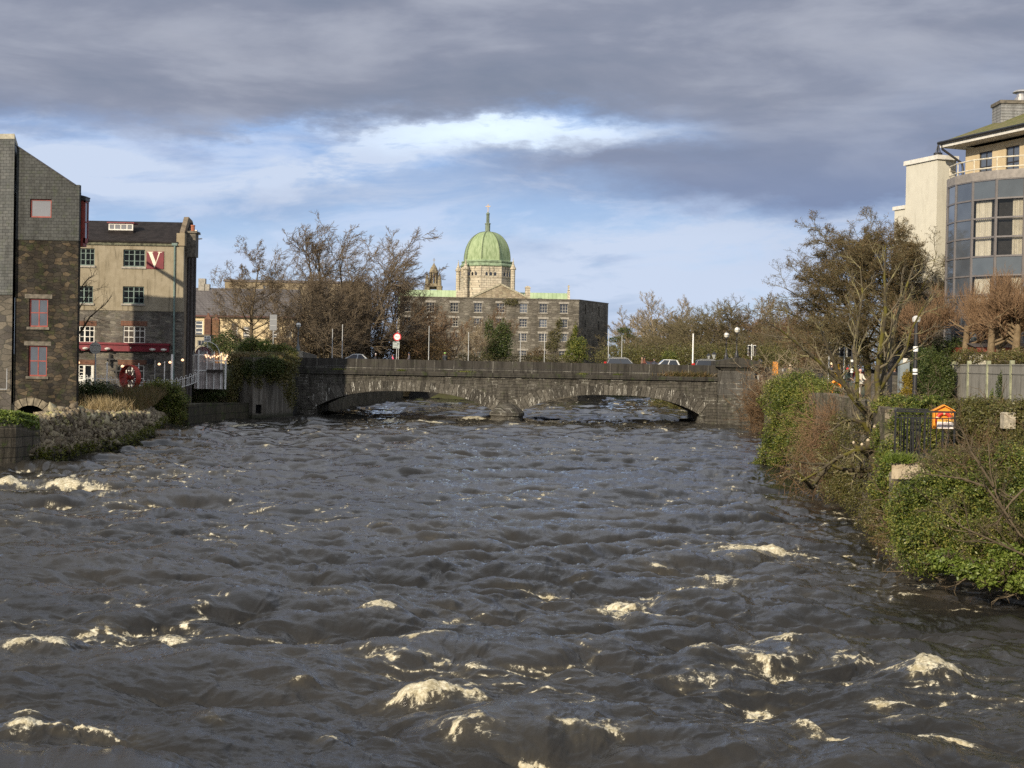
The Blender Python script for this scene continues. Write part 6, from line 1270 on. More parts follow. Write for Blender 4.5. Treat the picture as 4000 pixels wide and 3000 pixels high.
    # scrubby understorey on both sides of the road beyond the bridge
    bush('undergrowth', 'dark brown undergrowth beneath the bare trees', 'undergrowth', [(P(px, 1375, 212), (3.6, 2, 2.6)) for px in (1180, 1260, 1350, 1440, 1530, 1610, 1700)], 26000, .24, M['leaf_brown'], g, inner=.2)
    bush('evergreen_bush', 'dense green bush beside the pale lamp plinth', 'bush', [(P(980, 1345, 176), (1.2, 1, 1.0)), (P(1000, 1355, 176), (1.2, 1, .9)), (P(955, 1362, 176), (1.0, 1, .7))], 6500, .16, M['leaf_mid'], g)
    bush('yellow_bush', 'yellow-green bush on top of the ivied bastion', 'bush', [(P(1035, 1352, 174), (.95, .8, .9)), (P(1048, 1365, 174), (.9, .8, .7))], 4000, .15, M['leaf_bright'], g)
    bush('low_hedge', 'bright low hedge running down to the bridge parapet', 'hedge', [(P(1078, 1365, 171), (.9, .8, .7)), (P(1110, 1368, 171), (1.1, .8, .8)), (P(1140, 1380, 171), (.7, .8, .7))], 6000, .14, M['leaf_mid'], g)
    bush('evergreen_bush', 'dark evergreen shrub between the café and the alder', 'bush', [(P(860, 1345, 185), (1.4, 1, 1.2)), (P(890, 1330, 186), (1.6, 1, 1.4)), (P(830, 1352, 185), (1.4, 1, .9)), (P(905, 1365, 184), (1.8, 1, 1.0))], 6000, .2, M['leaf_dark'], g)
trees_left()
def veg_left():
    g = G(33)
    # ivy curtain on the bastion
    bl = []
    for px in range(905, 1160, 22): bl.append((P(px, 1410 + 6 * math.sin(px), 161.3), (.8, .9, 1.1)))
    for px in range(930, 1150, 26): bl.append((P(px, 1445, 160.0), (.9, .7, 1.3)))
    for px, py, rz in ((912, 1500, 2.2), (905, 1560, 1.6), (930, 1480, 1.6), (985, 1475, 1.2), (1010, 1490, .9), (1095, 1470, 1.3), (1125, 1510, 2.0), (1140, 1540, 1.8), (1060, 1465, 1.1)): bl.append((P(px, py, 159.3), (.65, .5, rz)))
    bush('ivy_curtain', 'thick olive and dark ivy spilling over the concrete bastion', 'ivy', bl, 30000, .19, M['leaf_olive'], g, stems=False, inner=.3); bush('ivy_curtain', 'deep green ivy hanging in the middle of the bastion', 'ivy', [(P(1040, 1430, 159.4), (2.0, .5, 1.2)), (P(990, 1440, 159.3), (1.2, .5, 1.4)), (P(1080, 1440, 159.3), (1.0, .5, 1.3))], 9000, .17, M['leaf_dark'], g, stems=False)
    p = np.stack([g.uniform(P(915, 1380, 163)[0], P(1120, 1380, 163)[0], 5000), g.uniform(160.5, 166, 5000), g.uniform(6.7, 7.1, 5000)], 1); blades('dry_grass', 'straw coloured grass along the bastion top', 'grass', p, .55, M['straw'], g, w=.05)
    bush('dark_bush', 'very dark hedge below the round river sign', 'bush', [(P(px, py, 134), (1.3, 1.2, 1.0)) for px, py in ((310, 1535), (350, 1525), (395, 1530), (300, 1580), (345, 1585), (390, 1575), (330, 1610), (375, 1610))], 16000, .17, M['leaf_dark'], g)
    bush('bramble_bank', 'green bramble bushes beside the white hoop railing', 'bush', [(P(px, py, 141), r) for px, py, r in ((585, 1525, (1.1, 1, .9)), (620, 1520, (1.2, 1, 1.0)), (660, 1530, (1.2, 1, 1.1)), (690, 1560, (1.2, 1, 1.3)), (640, 1570, (1.4, 1, 1.3)), (600, 1570, (1.2, 1, 1.0)), (695, 1610, (.9, 1, 1.4)), (665, 1600, (1, 1, 1)))], 24000, .16, M['leaf_mid'], g)
    bush('bramble_bank', 'dark overhanging shrub under the white terrace rails', 'bush', [(P(px, py, 158), r) for px, py, r in ((770, 1515, (1.2, 1, 1.0)), (805, 1505, (1.2, 1, 1.0)), (835, 1520, (1.3, 1, .9)), (790, 1545, (1.6, 1, .9)), (740, 1545, (1.1, 1, .9)), (850, 1540, (.9, 1, .6)))], 16000, .17, M['leaf_dark'], g)
    bush('brown_scrub', 'tangled brown scrub between the terrace and the bastion', 'shrub', [(P(px, py, 162), r) for px, py, r in ((880, 1540, (1.4, 1, 1.6)), (850, 1580, (1.6, 1, 1.2)), (900, 1590, (1.2, 1, 1.6)), (760, 1590, (2, 1, .7)), (820, 1610, (2, 1, .7)))], 15000, .17, M['leaf_olive'], g)
    x0, x1 = -42.5, -35.5
    def field(n, ya, yb, xa, xb):
        y = g.uniform(ya, yb, n); x = g.uniform(xa, xb, n) + (y - ya) * -.10; return np.stack([x, y, land_z(x, y)], 1)
    blades('meadow_grass', 'russet and green rough grass behind the rubble wall', 'grass', field(9000, 112, 141, -38.5, -31.2), 1.15, M['reed'], g, w=.045)
    blades('meadow_grass', 'short green weeds on the bank behind the rubble wall', 'grass', field(7000, 108, 141, -38.5, -31.5), .6, M['leaf_mid'], g, w=.06)
    c = P(405, 1605, 113); pp = np.stack([c[0] + g.normal(size=1500) * .75, c[1] + g.normal(size=1500) * .8, np.full(1500, 2.2)], 1); blades('pale_tussock', 'pale straw tussock standing on the rubble wall crest', 'grass', pp, 1.35, M['straw'], g, w=.035, lean=.35, kind=None)
    # slim bare tree before the café
    b = P(262, 1400, 134); b[2] = 2
    stem = [P(262, 1560, 134), P(275, 1400, 133), P(290, 1250, 132.5), P(318, 1190, 132), P(345, 1150, 132), P(360, 1130, 132)]; stem2 = [P(280, 1330, 133), P(320, 1290, 132.5), P(350, 1240, 132), P(385, 1210, 132), P(410, 1190, 131.5), P(425, 1170, 131.5)]; stem3 = [P(288, 1260, 133), P(310, 1200, 133), P(300, 1150, 132.5), P(330, 1105, 132), P(350, 1085, 132), P(365, 1075, 132)]
    st = np.array([stem, stem2, stem3]) - b; t = thing('slim_tree', 'slim bare tree reaching across the café windows from behind the slate mill', 'tree', b)
    lv = grow(None, None, None, None, [dict(sides=5), dict(n=10, t=(.2, 1), len=.3, ang=45, seg=5, wig=.2, up=.05, rmin=.025, sides=3), dict(n=6, len=.45, ang=40, seg=3, wig=.25, rmin=.014, sides=3)], g, stems=(st, np.array([[.12, .1, .07, .05, .04, .03]] * 3))) if False else None
    D = [dict(sides=5), dict(n=10, t=(.2, 1), len=.3, ang=45, seg=5, wig=.2, up=.05, rmin=.025, sides=3), dict(n=6, len=.45, ang=40, seg=3, wig=.25, rmin=.014, sides=3)]
    lv = grow([[0, 0, 0]] * 3, [[0, 0, 1]] * 3, [1] * 3, [1] * 3, D, g, stems=(st, np.array([[.12, .1, .07, .05, .04, .03]] * 3))); add_levels(lv[:1], 'trunk', M['bark'], t); add_levels(lv[1:], 'crown', M['twig_grey'], t)
    # green weeds in the cornice of the bridge
    for px, w_, lab in ((1320, .8, 'small tuft of green weeds rooted in the cornice near the left end'), (1570, .5, 'little mossy tuft on the cornice above the left arch'), (1815, .9, 'low green tuft on the cornice above the central pier'), (2280, .6, 'yellowish tuft on the cornice above the right arch'), (2410, .5, 'short yellow tuft on the cornice right of the arch crown')):
        c = P(px, 1450, 170.8); c[2] = 5.68; pts = np.stack([c[0] + g.normal(size=160) * w_ * .5, np.full(160, 170.82) + g.normal(size=160) * .05, np.full(160, 5.68)], 1); blades('weed_tuft', lab, 'weeds', pts, .22, M['leaf_mid'], g, w=.04, kind=None)
    for px, lab in ((2640, 'dry brown weeds growing from the bridge cornice'), (2720, 'tall rusty weeds growing on the cornice beside the end pier')):
        c = P(px, 1450, 170.8); pts = np.stack([c[0] + g.normal(size=300) * 1.0, np.full(300, 170.75) + g.normal(size=300) * .05, np.full(300, 5.68)], 1); blades('weed_tuft', lab, 'weeds', pts, .75, M['reed'], g, w=.05, lean=.5, kind=None)
veg_left()
def veg_right():
    g = G(44); 
    sp = lambda ang, up: [dict(seg=5, wig=.07, up=.06, taper=.75, sides=6), dict(n=8, t=(.1, 1), len=.62, ang=ang, seg=5, wig=.12, up=up, rr=.6, sides=4), dict(n=9, len=.5, ang=ang * .9, seg=4, wig=.18, up=up, rmin=.03, sides=3), dict(n=8, len=.5, ang=30, seg=3, wig=.2, up=up, rmin=.02, sides=3), dict(n=4, len=.6, ang=26, seg=2, wig=.22, up=up, rmin=.015, sides=3)]
    A = bare_tree('poplar_tree', 'x', (0, 0, 0), 11.5, sp(30, .09), M['twig_pale'], M['twig_pale'], g, r0=.3, L0=7.0, multi=4, widen=1.35)        # ~11 m
    B = bare_tree('bare_tree', 'x', (0, 0, 0), 10.2, sp(46, .05), M['twig_grey'], M['twig_olive'], g, r0=.28, L0=6.2, multi=5, widen=1.5)
    Cc = bare_tree('bare_tree', 'x', (0, 0, 0), 10.2, sp(40, .07), M['twig_grey'], M['twig_warm'], g, r0=.28, L0=6.2, multi=5, widen=1.4)
    row = [(A, 2575, 285, 1180, 'tall pale fan-shaped poplar, first tree right of the warehouse'), (A, 2500, 300, 1215, 'shorter pale poplar half behind the dark pine'), (A, 2700, 330, 1205, 'faint pale tree standing behind the row right of the poplar'), (B, 2650, 275, 1250, 'round olive-brown tree above the white van roof'), (B, 2745, 262, 1225, 'brown tree directly left of the twin globe lamps'), (B, 2850, 258, 1195, 'dark-topped tree behind the twin globe lamps'), (Cc, 2935, 280, 1200, 'reddish tree behind the traffic signal'), (A, 3030, 300, 1195, 'tall pale round-headed tree right of the traffic signal'),
           (Cc, 3060, 250, 1230, 'rust coloured rounded tree right of the bridge end pier'), (B, 3130, 225, 1300, 'low brown tree above the orange bollard'), (B, 2440, 262, 1330, 'low scrubby tree behind the dark estate car'), (B, 2530, 255, 1320, 'low bare tree above the two walkers in front of the poplar'), (B, 3000, 215, 1300, 'brushy thin tree over the stone wall right of the pier'), (Cc, 3190, 190, 1290, 'brown tree behind the walkers on the right bank'), (B, 3290, 170, 1260, 'scrubby tree filling the gap below the tall alder'), (B, 3460, 165, 1290, 'brown tree behind the gate pillar'), (B, 3240, 260, 1240, 'distant tree behind the tall alder'), (Cc, 2790, 300, 1235, 'hazy reddish tree between the poplar and the lamps'),
           (B, 2610, 300, 1260, 'far brown tree in the gap beside the poplar trunk'), (Cc, 3110, 320, 1215, 'farthest pinkish tree right of the rust coloured one')]
    used = set()
    for src, px, Y, yt, lab in row:
        b = P(px, 1410, Y); b[2] = 4.4; h = (P(px, yt, Y)[2] - 4.4) * 1.13; s = h / (11.5 if src is A else 10.2)
        o = src if id(src) not in used else copy_tree(src); used.add(id(src)); o.location = tuple(b); o.scale = (s * 1.05, s * 1.05, s); o.rotation_euler.z = g.uniform(0, 6); o['label'] = lab; o['group'] = 'bare trees beyond the bridge on the right'
    # dark pine with flat layers
    b = P(2448, 1400, 290); b[2] = 4.6; t = thing('pine_tree', 'dark flat-topped pine just right of the warehouse', 'tree', b); hp = P(2440, 1278, 290)[2] - 4.6
    MB().tube([(0, 0, -.3), (.2, 0, hp * .5), (-.3, 0, hp * .92)], [.35, .25, .12], 7).tube([(.1, 0, hp * .45), (2.5, 0, hp * .7)], [.14, .06], 5).tube([(.1, 0, hp * .5), (-2.6, 0, hp * .72)], [.14, .06], 5).build('trunk', M['bark'], t)
    pts, d = lumps([((-.6, 0, hp * .93), (1.5, 1.4, .7)), ((-2.4, 0, hp * .74), (1.6, 1.4, .6)), ((2.4, 0, hp * .74), (1.8, 1.4, .6)), ((0, 0, hp * .8), (2.0, 1.6, .6)), ((-3.0, 0, hp * .55), (1.6, 1.4, .7)), ((3.1, 0, hp * .52), (1.8, 1.4, .7)), ((0.4, .5, hp * .6), (2.2, 1.4, .8)), ((0, 0, hp * .35), (3.6, 1.5, 1.0))], 14000, g); v, q = leaf_quads(pts, .26, g, asp=.3); np_mesh('crown', v, q, M['leaf_dark'], t)
    bush('scrub', 'mixed brown and green scrub along the far bank behind the cars', 'scrub', [(P(px, 1395, 240 - (px - 2400) * .05), (4.5, 3, 2.2)) for px in range(2410, 3330, 80)], 42000, .26, M['leaf_olive'], g, inner=.2, kind=None)
    bush('evergreen_bush', 'bright green bush beside the white van on the bridge', 'bush', [(P(2612, 1395, 200), (1.1, 1, .9)), (P(2625, 1400, 200), (.9, 1, .7))], 3000, .16, M['leaf_mid'], g)
    # tall alder with two trunks on the right bank
    for k, (px, lab, L0, r0) in enumerate(((3395, 'tall dark alder, left of its pair of trunks, with withered leaves', 14.0, .36), (3432, 'tall dark alder, right of its pair of trunks, against the white tower', 14.6, .34))):
        b = P(px, 1540, 112 + k); b[2] = 4.6
        bare_tree('alder_tree', lab, b, P(px, 815 + 25 * k, 112)[2] - 4.6, [dict(seg=8, wig=.035, up=.05, wind=(-.012 + .02 * k, 0, 0), taper=.8, sides=9), dict(n=38, t=(.26, 1), len=.44, ang=70, asd=12, seg=6, wig=.14, up=.07, wind=(-.05, 0, 0), rr=.38, shape=lambda t: 1.25 - .8 * np.abs(t - .3), sides=5), dict(n=12, len=.42, ang=44, seg=4, wig=.2, up=.05, rmin=.026, sides=3), dict(n=9, len=.52, ang=42, seg=3, wig=.25, up=.05, rmin=.016, sides=3), dict(n=5, len=.6, ang=40, seg=2, wig=.3, rmin=.011, sides=3)],
            M['bark_moss'], M['twig_olive'], g, r0=r0, L0=L0, widen=1.3, leaves=(60000, .09, M['leaf_brown'], .07), group='alders on the right bank')
    # pollarded trees behind the fence
    pol = None
    for px, Y, yt, lab in ((3850, 94, 1060, 'pollarded tree with the thick tan trunk, third from the left behind the fence'), (3965, 92, 1050, 'pollarded tree with a forked tan trunk behind the fence at the right edge'), (3745, 101, 1100, 'second pollarded tree from the left, its slim trunk behind the ivied fence'), (3650, 103, 1120, 'first pollarded tree from the left in front of the pale tower base'), (4080, 90, 1040, 'pollarded tree cut off by the right edge of the frame'), (3905, 98, 1080, 'pollarded tree standing behind the thick trunked one')):
        b = P(px, 1500, Y); b[2] = 4.4
        if pol is None:
            pol = bare_tree('pollarded_tree', lab, (0, 0, 0), 7.6, [dict(seg=5, wig=.06, up=.08, taper=.45, sides=10), dict(n=8, t=(.72, 1), len=.62, ang=62, asd=14, seg=6, wig=.2, up=.14, rr=.42, taper=.55, sides=6), dict(n=10, len=.5, t=(.3, 1), ang=48, seg=5, wig=.2, up=.12, rmin=.03, sides=4), dict(n=12, t=(.2, 1), len=1.25, ang=40, asd=12, seg=5, wig=.08, up=.38, rmin=.011, sides=3, shape=lambda t: 1 + 0 * t), dict(n=3, len=.45, ang=20, seg=2, wig=.1, up=.2, rmin=.009, sides=3)], M['bark_plane'], M['twig_red'], g, r0=.27, L0=3.6, widen=1.25)
            o = pol
        else: o = copy_tree(pol)
        s = (P(px, yt, Y)[2] - 4.4) / 7.6; o.location = tuple(b); o.rotation_euler.z = g.uniform(0, 6); o.scale = (s * .95, s * .95, s); o['label'] = lab; o['group'] = 'pollarded trees behind the fence'
    # lichened tree leaning over the river wall
    b = P(3432, 1850, 63); Y = 63
    S = lambda pts: np.array([P(px, py, Y + dy) for px, py, dy in pts]) - b
    stems = [[(3445, 1900, 0), (3425, 1790, 0), (3432, 1700, 0), (3425, 1630, 0), (3428, 1570, 0), (3436, 1540, 0)], [(3434, 1550, 0), (3452, 1470, .2), (3470, 1380, .4), (3495, 1270, .8), (3530, 1150, 1.0), (3580, 1010, 1.4)], [(3430, 1550, 0), (3425, 1470, -.3), (3440, 1350, -.6), (3460, 1220, -.8), (3455, 1080, -1.2), (3460, 960, -1.5)],
             [(3425, 1640, 0), (3370, 1600, -.4), (3320, 1540, -.8), (3275, 1460, -1.2), (3235, 1360, -1.6), (3190, 1250, -2.2)], [(3345, 1580, -.5), (3350, 1470, -.5), (3335, 1370, -.3), (3350, 1270, 0), (3370, 1150, .4), (3360, 1040, .8)], [(3300, 1510, -1), (3230, 1440, -1.4), (3160, 1380, -1.8), (3100, 1330, -2.2), (3050, 1290, -2.6), (3000, 1262, -3)],
             [(3440, 1520, 0), (3490, 1440, -1), (3540, 1370, -1.6), (3560, 1290, -2), (3600, 1210, -2.4), (3640, 1150, -3)], [(3436, 1760, 0), (3400, 1700, -.5), (3370, 1650, -.7), (3330, 1640, -.9), (3290, 1650, -1.1), (3260, 1670, -1.3)]]
    st = np.array([S(s) for s in stems]); rad = np.array([[.3, .27, .25, .24, .25, .2], [.15, .12, .1, .08, .06, .03], [.14, .12, .1, .08, .05, .025], [.2, .15, .11, .09, .07, .03], [.11, .09, .08, .06, .045, .02], [.08, .07, .06, .05, .035, .02], [.07, .06, .05, .04, .03, .02], [.16, .12, .1, .08, .06, .03]]) 
    t = thing('lichened_tree', 'twisted bare tree blotched with yellow lichen leaning from the river wall', 'tree', b)
    lv = grow([[0, 0, 0]] * 8, [[0, 0, 1]] * 8, [1] * 8, [1] * 8, [dict(sides=9), dict(n=10, t=(.2, 1), len=.30, ang=42, asd=10, seg=5, wig=.16, up=.1, rmin=.024, sides=5), dict(n=6, len=.5, ang=40, seg=4, wig=.2, up=.1, rmin=.013, sides=4), dict(n=4, len=.5, ang=38, seg=3, wig=.2, up=.12, rmin=.007, sides=3)], g, stems=(st, rad))
    lv0 = [(lv[0][0], lv[0][1], 9)]; add_levels(lv0, 'trunk', M['bark_moss'], t); add_levels(lv[1:], 'crown', M['bark_lichen'], t)
    # hanging mossy limb
    b = P(3440, 1835, 62); st = np.array([[P(3440, 1828, 62), P(3380, 1838, 61.5), P(3300, 1835, 61), P(3240, 1815, 61), P(3170, 1812, 60.5), P(3090, 1800, 60)], [P(3240, 1815, 61), P(3200, 1860, 60.5), P(3170, 1905, 60), P(3140, 1870, 59.5), P(3110, 1840, 59), P(3070, 1830, 59)], [P(3445, 1790, 62), P(3400, 1745, 61), P(3330, 1765, 60.5), P(3270, 1790, 60), P(3200, 1840, 59.5), P(3130, 1880, 59)]]) - b
    t = thing('fallen_limb', 'mossy low limb reaching out over the water from the bank wall', 'branch', b); lv = grow([[0, 0, 0]] * 3, [[0, 0, 1]] * 3, [1] * 3, [1] * 3, [dict(sides=7), dict(n=12, t=(.2, 1), len=.22, ang=50, seg=4, wig=.25, up=.03, rmin=.02, sides=4), dict(n=6, len=.5, ang=40, seg=3, wig=.3, rmin=.01, sides=3), dict(n=3, len=.5, ang=40, seg=2, wig=.3, rmin=.007, sides=3)], g, stems=(st, np.array([[.13, .11, .09, .07, .05, .03]] * 3)))
    add_levels(lv[:1], 'limb', M['bark_moss'], t); add_levels(lv[1:], 'twigs', M['bark_lichen'], t)
    b = P(3400, 1720, 63); t = thing('sawn_stump', 'dark mossy trunk with pale sawn-off ends leaning out of the bank wall', 'stump', b); mb = MB(); e = []
    for pl, r in (([(3440, 1870), (3412, 1800), (3395, 1745), (3390, 1722)], (.2, .17, .15, .13)), ([(3405, 1790), (3375, 1760), (3366, 1738)], (.13, .12, .11)), ([(3385, 1770), (3345, 1745), (3333, 1730)], (.11, .1, .09)), ([(3430, 1720), (3422, 1690), (3416, 1668)], (.14, .14, .12))):
        pp = [P(x, y, 61.4) - b for x, y in pl]; mb.tube(pp, r, 9); e.append((pp[-1], r[-1]))
    mb.build('wood', M['bark_moss'], t); mb = MB()
    for p, r in e: mb.sphere(p + np.array([0, -.06, .02]), (r * .62, .05, r * .7), 10, 5)
    mb.build('sawn_faces', m_plain('cut_wood', (0.5, 0.42, 0.3), .8, .2), t)
    # green bush overhanging beside the bridge side of the wall
    bl = [(P(px, py, Y), r) for px, py, Y, r in ((3010, 1770, 100, (.9, 1, 1.0)), (3035, 1700, 99, (1.1, 1, 1.2)), (3070, 1620, 98, (1.3, 1.2, 1.3)), (3110, 1560, 97, (1.4, 1.2, 1.2)), (3060, 1520, 99, (1.2, 1.2, .9)), (3130, 1500, 97, (1.3, 1.2, .9)), (3190, 1530, 94, (1.5, 1.2, 1.0)), (3170, 1600, 93, (1.4, 1.2, 1.3)), (3120, 1660, 94, (1.2, 1.2, 1.2)), (3080, 1730, 96, (1.1, 1, 1.1)), (3020, 1560, 102, (1.0, 1, 1.2)), (3235, 1540, 90, (1.0, 1, .8)), (2975, 1815, 101, (.7, .8, .5)), (3045, 1790, 98, (.8, .8, .7)), (3180, 1680, 90, (1.3, 1, 1.1)), (3140, 1740, 91, (1.1, 1, 1.0)), (3210, 1620, 88, (1.1, 1, .9)))]
    bush('overhanging_bush', 'glossy green bush tumbling over the right bank towards the water', 'bush', bl, 72000, .125, M['leaf_mid'], g, inner=.6)
    def twigmass(name, lab, c, r, n, mat, L=1.6, rm=.012, up=.02, cat='bramble', bias=(0, 0, 0)):
        P0 = c + g.normal(size=(n, 3)) * np.array(r) * .5; D0 = g.normal(size=(n, 3)) + np.array(bias); o0 = np.array(c); t = thing(name, lab, cat, o0)
        lv = grow(P0 - o0, D0, g.uniform(.6, 1.2, n) * L, [rm * 1.3] * n, [dict(seg=5, wig=.12, up=up, sides=3), dict(n=4, len=.5, ang=30, seg=4, wig=.15, up=up, rmin=rm, sides=3)], g); add_levels(lv, 'stems', mat, t); return t
    twigmass('bramble_thicket', 'pinkish brown bare bramble stems massed on the bank beside the lichened tree', P(3285, 1690, 77), (1.8, 1.3, 1.5), 650, M['twig_red'], 1.8, .011, -.03)
    twigmass('bramble_thicket', 'brown twiggy scrub hanging over the wall at the waterline', P(3240, 1835, 75), (2.2, 1.2, 1.0), 330, M['twig_warm'], 1.6, .011, -.04)
    twigmass('twiggy_shrub', 'rusty twig shrub at the foot of the bridge end pier', P(2985, 1590, 150), (1.8, 1.5, 3.0), 800, M['twig_warm'], 1.8, .02, .05)
    twigmass('twiggy_shrub', 'thin twigs sprouting above the green bush on the bank', P(3110, 1480, 100), (3.0, 1.5, 1.2), 260, M['twig_pale'], 1.4, .012, .08)
    bush('bank_growth', 'olive growth over the stone wall below the lichened tree', 'ivy', [(P(px, py, Y), r) for px, py, Y, r in ((3200, 1760, 80, (1.6, .8, .9)), (3290, 1760, 72, (1.4, .7, 1.2)), (3340, 1700, 68, (1, .6, .9)), (3300, 1650, 73, (.9, .5, .6)), (3250, 1700, 78, (1.2, .6, .9)), (3360, 1790, 64, (.8, .5, 1.0)), (3140, 1790, 84, (1.2, .8, .6)), (3390, 1650, 64, (.5, .4, .6)))], 16000, .10, M['leaf_olive'], g)
    # wall foot moss and tan growth
    bush('hanging_moss', 'tan and moss growth hanging on the river wall above the water', 'moss', [(P(px, py, Y), r) for px, py, Y, r in ((3330, 1880, 66.5, (1.0, .3, 1.2)), (3400, 1960, 60, (1.0, .3, 1.1)), (3300, 1920, 68.5, (1.2, .3, .7)), (3440, 2040, 55.5, (.7, .4, 1.0)), (3270, 1850, 71, (.9, .3, .9)), (3480, 2090, 52, (.6, .3, .8)))], 16000, .09, M['leaf_olive'], g, stems=False)
    # ivy behind the lichened trunk and along the garden wall
    bush('ivy_hedge', 'leafy ivy covering the wall between the lichened trunk and the railing', 'ivy', [(P(px, py, Y), r) for px, py, Y, r in ((3480, 1590, 61, (.8, .6, .5)), (3500, 1660, 60, (.7, .5, .8)), (3470, 1720, 60, (.7, .5, .8)), (3490, 1800, 57, (.7, .5, .9)), (3540, 1580, 60, (.8, .6, .35)), (3620, 1572, 58, (.9, .6, .3)), (3480, 1880, 54, (.6, .4, .8)), (3450, 1930, 56, (.6, .4, .8)), (3560, 1640, 57, (.9, .3, .6)), (3600, 1700, 56, (.9, .3, .7)))], 34000, .105, M['leaf_mid'], g)
    bush('ivy_hedge', 'broad ivy blanket over the garden wall below the concrete fence', 'ivy', [(P(px, py, Y), r) for px, py, Y, r in ((3770, 1600, 55, (.9, .6, .45)), (3830, 1595, 54, (.8, .6, .4)), (3800, 1660, 53.5, (1.0, .5, .6)), (3890, 1600, 52, (.9, .6, .4)), (3950, 1610, 50.5, (.7, .5, .4)), (3870, 1680, 51.5, (1.0, .5, .7)), (3960, 1690, 49.5, (.9, .5, .6)), (4030, 1620, 49, (.9, .6, .6)), (3780, 1730, 52, (.9, .5, .6)), (4050, 1720, 48, (1, .5, .8)))], 40000, .10, M['leaf_olive'], g)
    # ivy clad fence end, yellow bush
    bush('ivy_column', 'tall dense ivy covering the far end of the concrete fence', 'ivy', [(P(px, py, Y), r) for px, py, Y, r in ((3600, 1440, 98, (.9, .5, 1.2)), (3640, 1450, 96, (.9, .5, 1.5)), (3600, 1510, 97, (.8, .5, 1.0)), (3680, 1470, 95.5, (.8, .5, 1.4)), (3650, 1530, 95, (.9, .5, .8)), (3610, 1390, 99, (.8, .4, .6)), (3690, 1530, 94.5, (.5, .4, .7)), (3712, 1500, 95.5, (.35, .3, 1.3)))], 26000, .12, M['leaf_dark'], g)
    bush('creeper', 'thin creeper growing up a fence post, right of the ivied end', 'ivy', [(P(3910, 1520, 84.2), (.35, .15, .9)), (P(3925, 1560, 84), (.5, .2, .4)), (P(3915, 1480, 84.3), (.25, .12, .5))], 2200, .10, M['leaf_dark'], g, stems=False); bush('creeper', 'pale yellow sprig climbing the fence panel', 'ivy', [(P(3876, 1555, 86.4), (.22, .12, .6))], 500, .09, M['leaf_bright'], g, stems=False)
    bush('golden_bush', 'golden yellow conifer bush beside the blue-grey pillar', 'bush', [(P(3548, 1520, 93), (.42, .4, .9)), (P(3545, 1475, 93), (.33, .3, .5)), (P(3538, 1550, 93), (.5, .4, .5))], 6500, .09, M['leaf_yellow'], g)
    bush('evergreen_bush', 'low green shrub between the pollarded trunks behind the fence', 'bush', [(P(3780, 1395, 95), (1.2, 1, .6)), (P(3930, 1400, 90), (1.4, 1, .5)), (P(3990, 1395, 88), (1.0, 1, .6))], 6000, .12, M['leaf_olive'], g)
    bush('laurel_shrub', 'dark shrubs behind the first pollarded trees', 'bush', [(P(3700, 1370, 104), (1.6, 1, 1.0)), (P(3640, 1390, 105), (1.4, 1, 1.0)), (P(3760, 1360, 104), (1.4, 1, .8))], 8000, .13, M['leaf_dark'], g)
    # the big laurel bush, right foreground
    bl = [(P(px, py, Y), r) for px, py, Y, r in ((3560, 2000, 45.5, (.75, .8, .9)), (3600, 2130, 44, (.85, .9, .85)), (3720, 2080, 43.5, (1.0, .9, 1.0)), (3860, 2130, 42.5, (1.0, .9, .95)), (3980, 2180, 42, (.9, .9, .8)), (3640, 1930, 45, (.9, .9, .8)), (3760, 1930, 44.5, (.9, .9, .8)), (3880, 1960, 43.5, (1.0, .9, .9)), (3990, 1980, 43, (.9, .9, .9)), (3700, 1830, 46, (.9, .8, .6)), (3830, 1840, 45, (.9, .8, .6)), (3940, 1820, 44.5, (.9, .8, .7)), (3640, 2200, 43.2, (.6, .6, .4)), (3900, 2230, 41.8, (.7, .7, .45)), (4080, 2050, 42, (.9, .9, 1.2)), (4100, 1850, 43, (1, .8, 1)), (3540, 2090, 45, (.5, .6, .6)), (3520, 1960, 47, (.45, .5, .7)), (3500, 2030, 46.5, (.4, .5, .6)))]
    bush('laurel_bush', 'big glossy laurel bush bulging over the water in the right foreground', 'bush', bl, 95000, .088, M['leaf_mid'], g, inner=.5, rough=.22)
    bush('ivy_mat', 'olive ivy and dead growth woven over the top of the big laurel bush', 'ivy', [(P(px, py, Y), r) for px, py, Y, r in ((3700, 1800, 45.6, (.8, .7, .45)), (3820, 1790, 45, (.8, .7, .5)), (3900, 1880, 43.2, (.6, .5, .5)), (3760, 1980, 43.6, (.5, .4, .4)), (3960, 1760, 45, (.8, .6, .5)), (3650, 2020, 44, (.4, .4, .4)), (3850, 2060, 42, (.5, .4, .35)), (3980, 2080, 41.6, (.5, .4, .4)))], 14000, .06, M['leaf_olive'], g, rough=.3, inner=.4)
    twigmass('dead_stems', 'tangle of thin dead stems over the top of the laurel bush', P(3840, 1800, 44.6), (2.2, 1.2, .9), 110, M['twig_warm'], 1.1, .006, .05)
    twigmass('dead_stems', 'thin dead stems trailing into the water below the platform', P(3510, 2060, 46), (.8, .7, 1.0), 70, M['twig_warm'], .9, .006, -.06)
    bush('laurel_bush', 'lower yellow-green laurel sprays touching the water under the big bush', 'bush', [(P(3790, 2225, 41.5), (.55, .5, .3)), (P(3860, 2260, 41.3), (.4, .4, .25)), (P(3990, 2270, 41.2), (.55, .5, .35)), (P(3700, 2190, 42), (.5, .5, .3)), (P(3930, 2180, 41.2), (.5, .4, .4))], 9000, .12, M['leaf_bright'], g)
    # bare tree in front of the bush
    b = P(3990, 2150, 41); Y = 41; S2 = lambda pts: np.array([P(px, py, Y + dy) for px, py, dy in pts]) - b
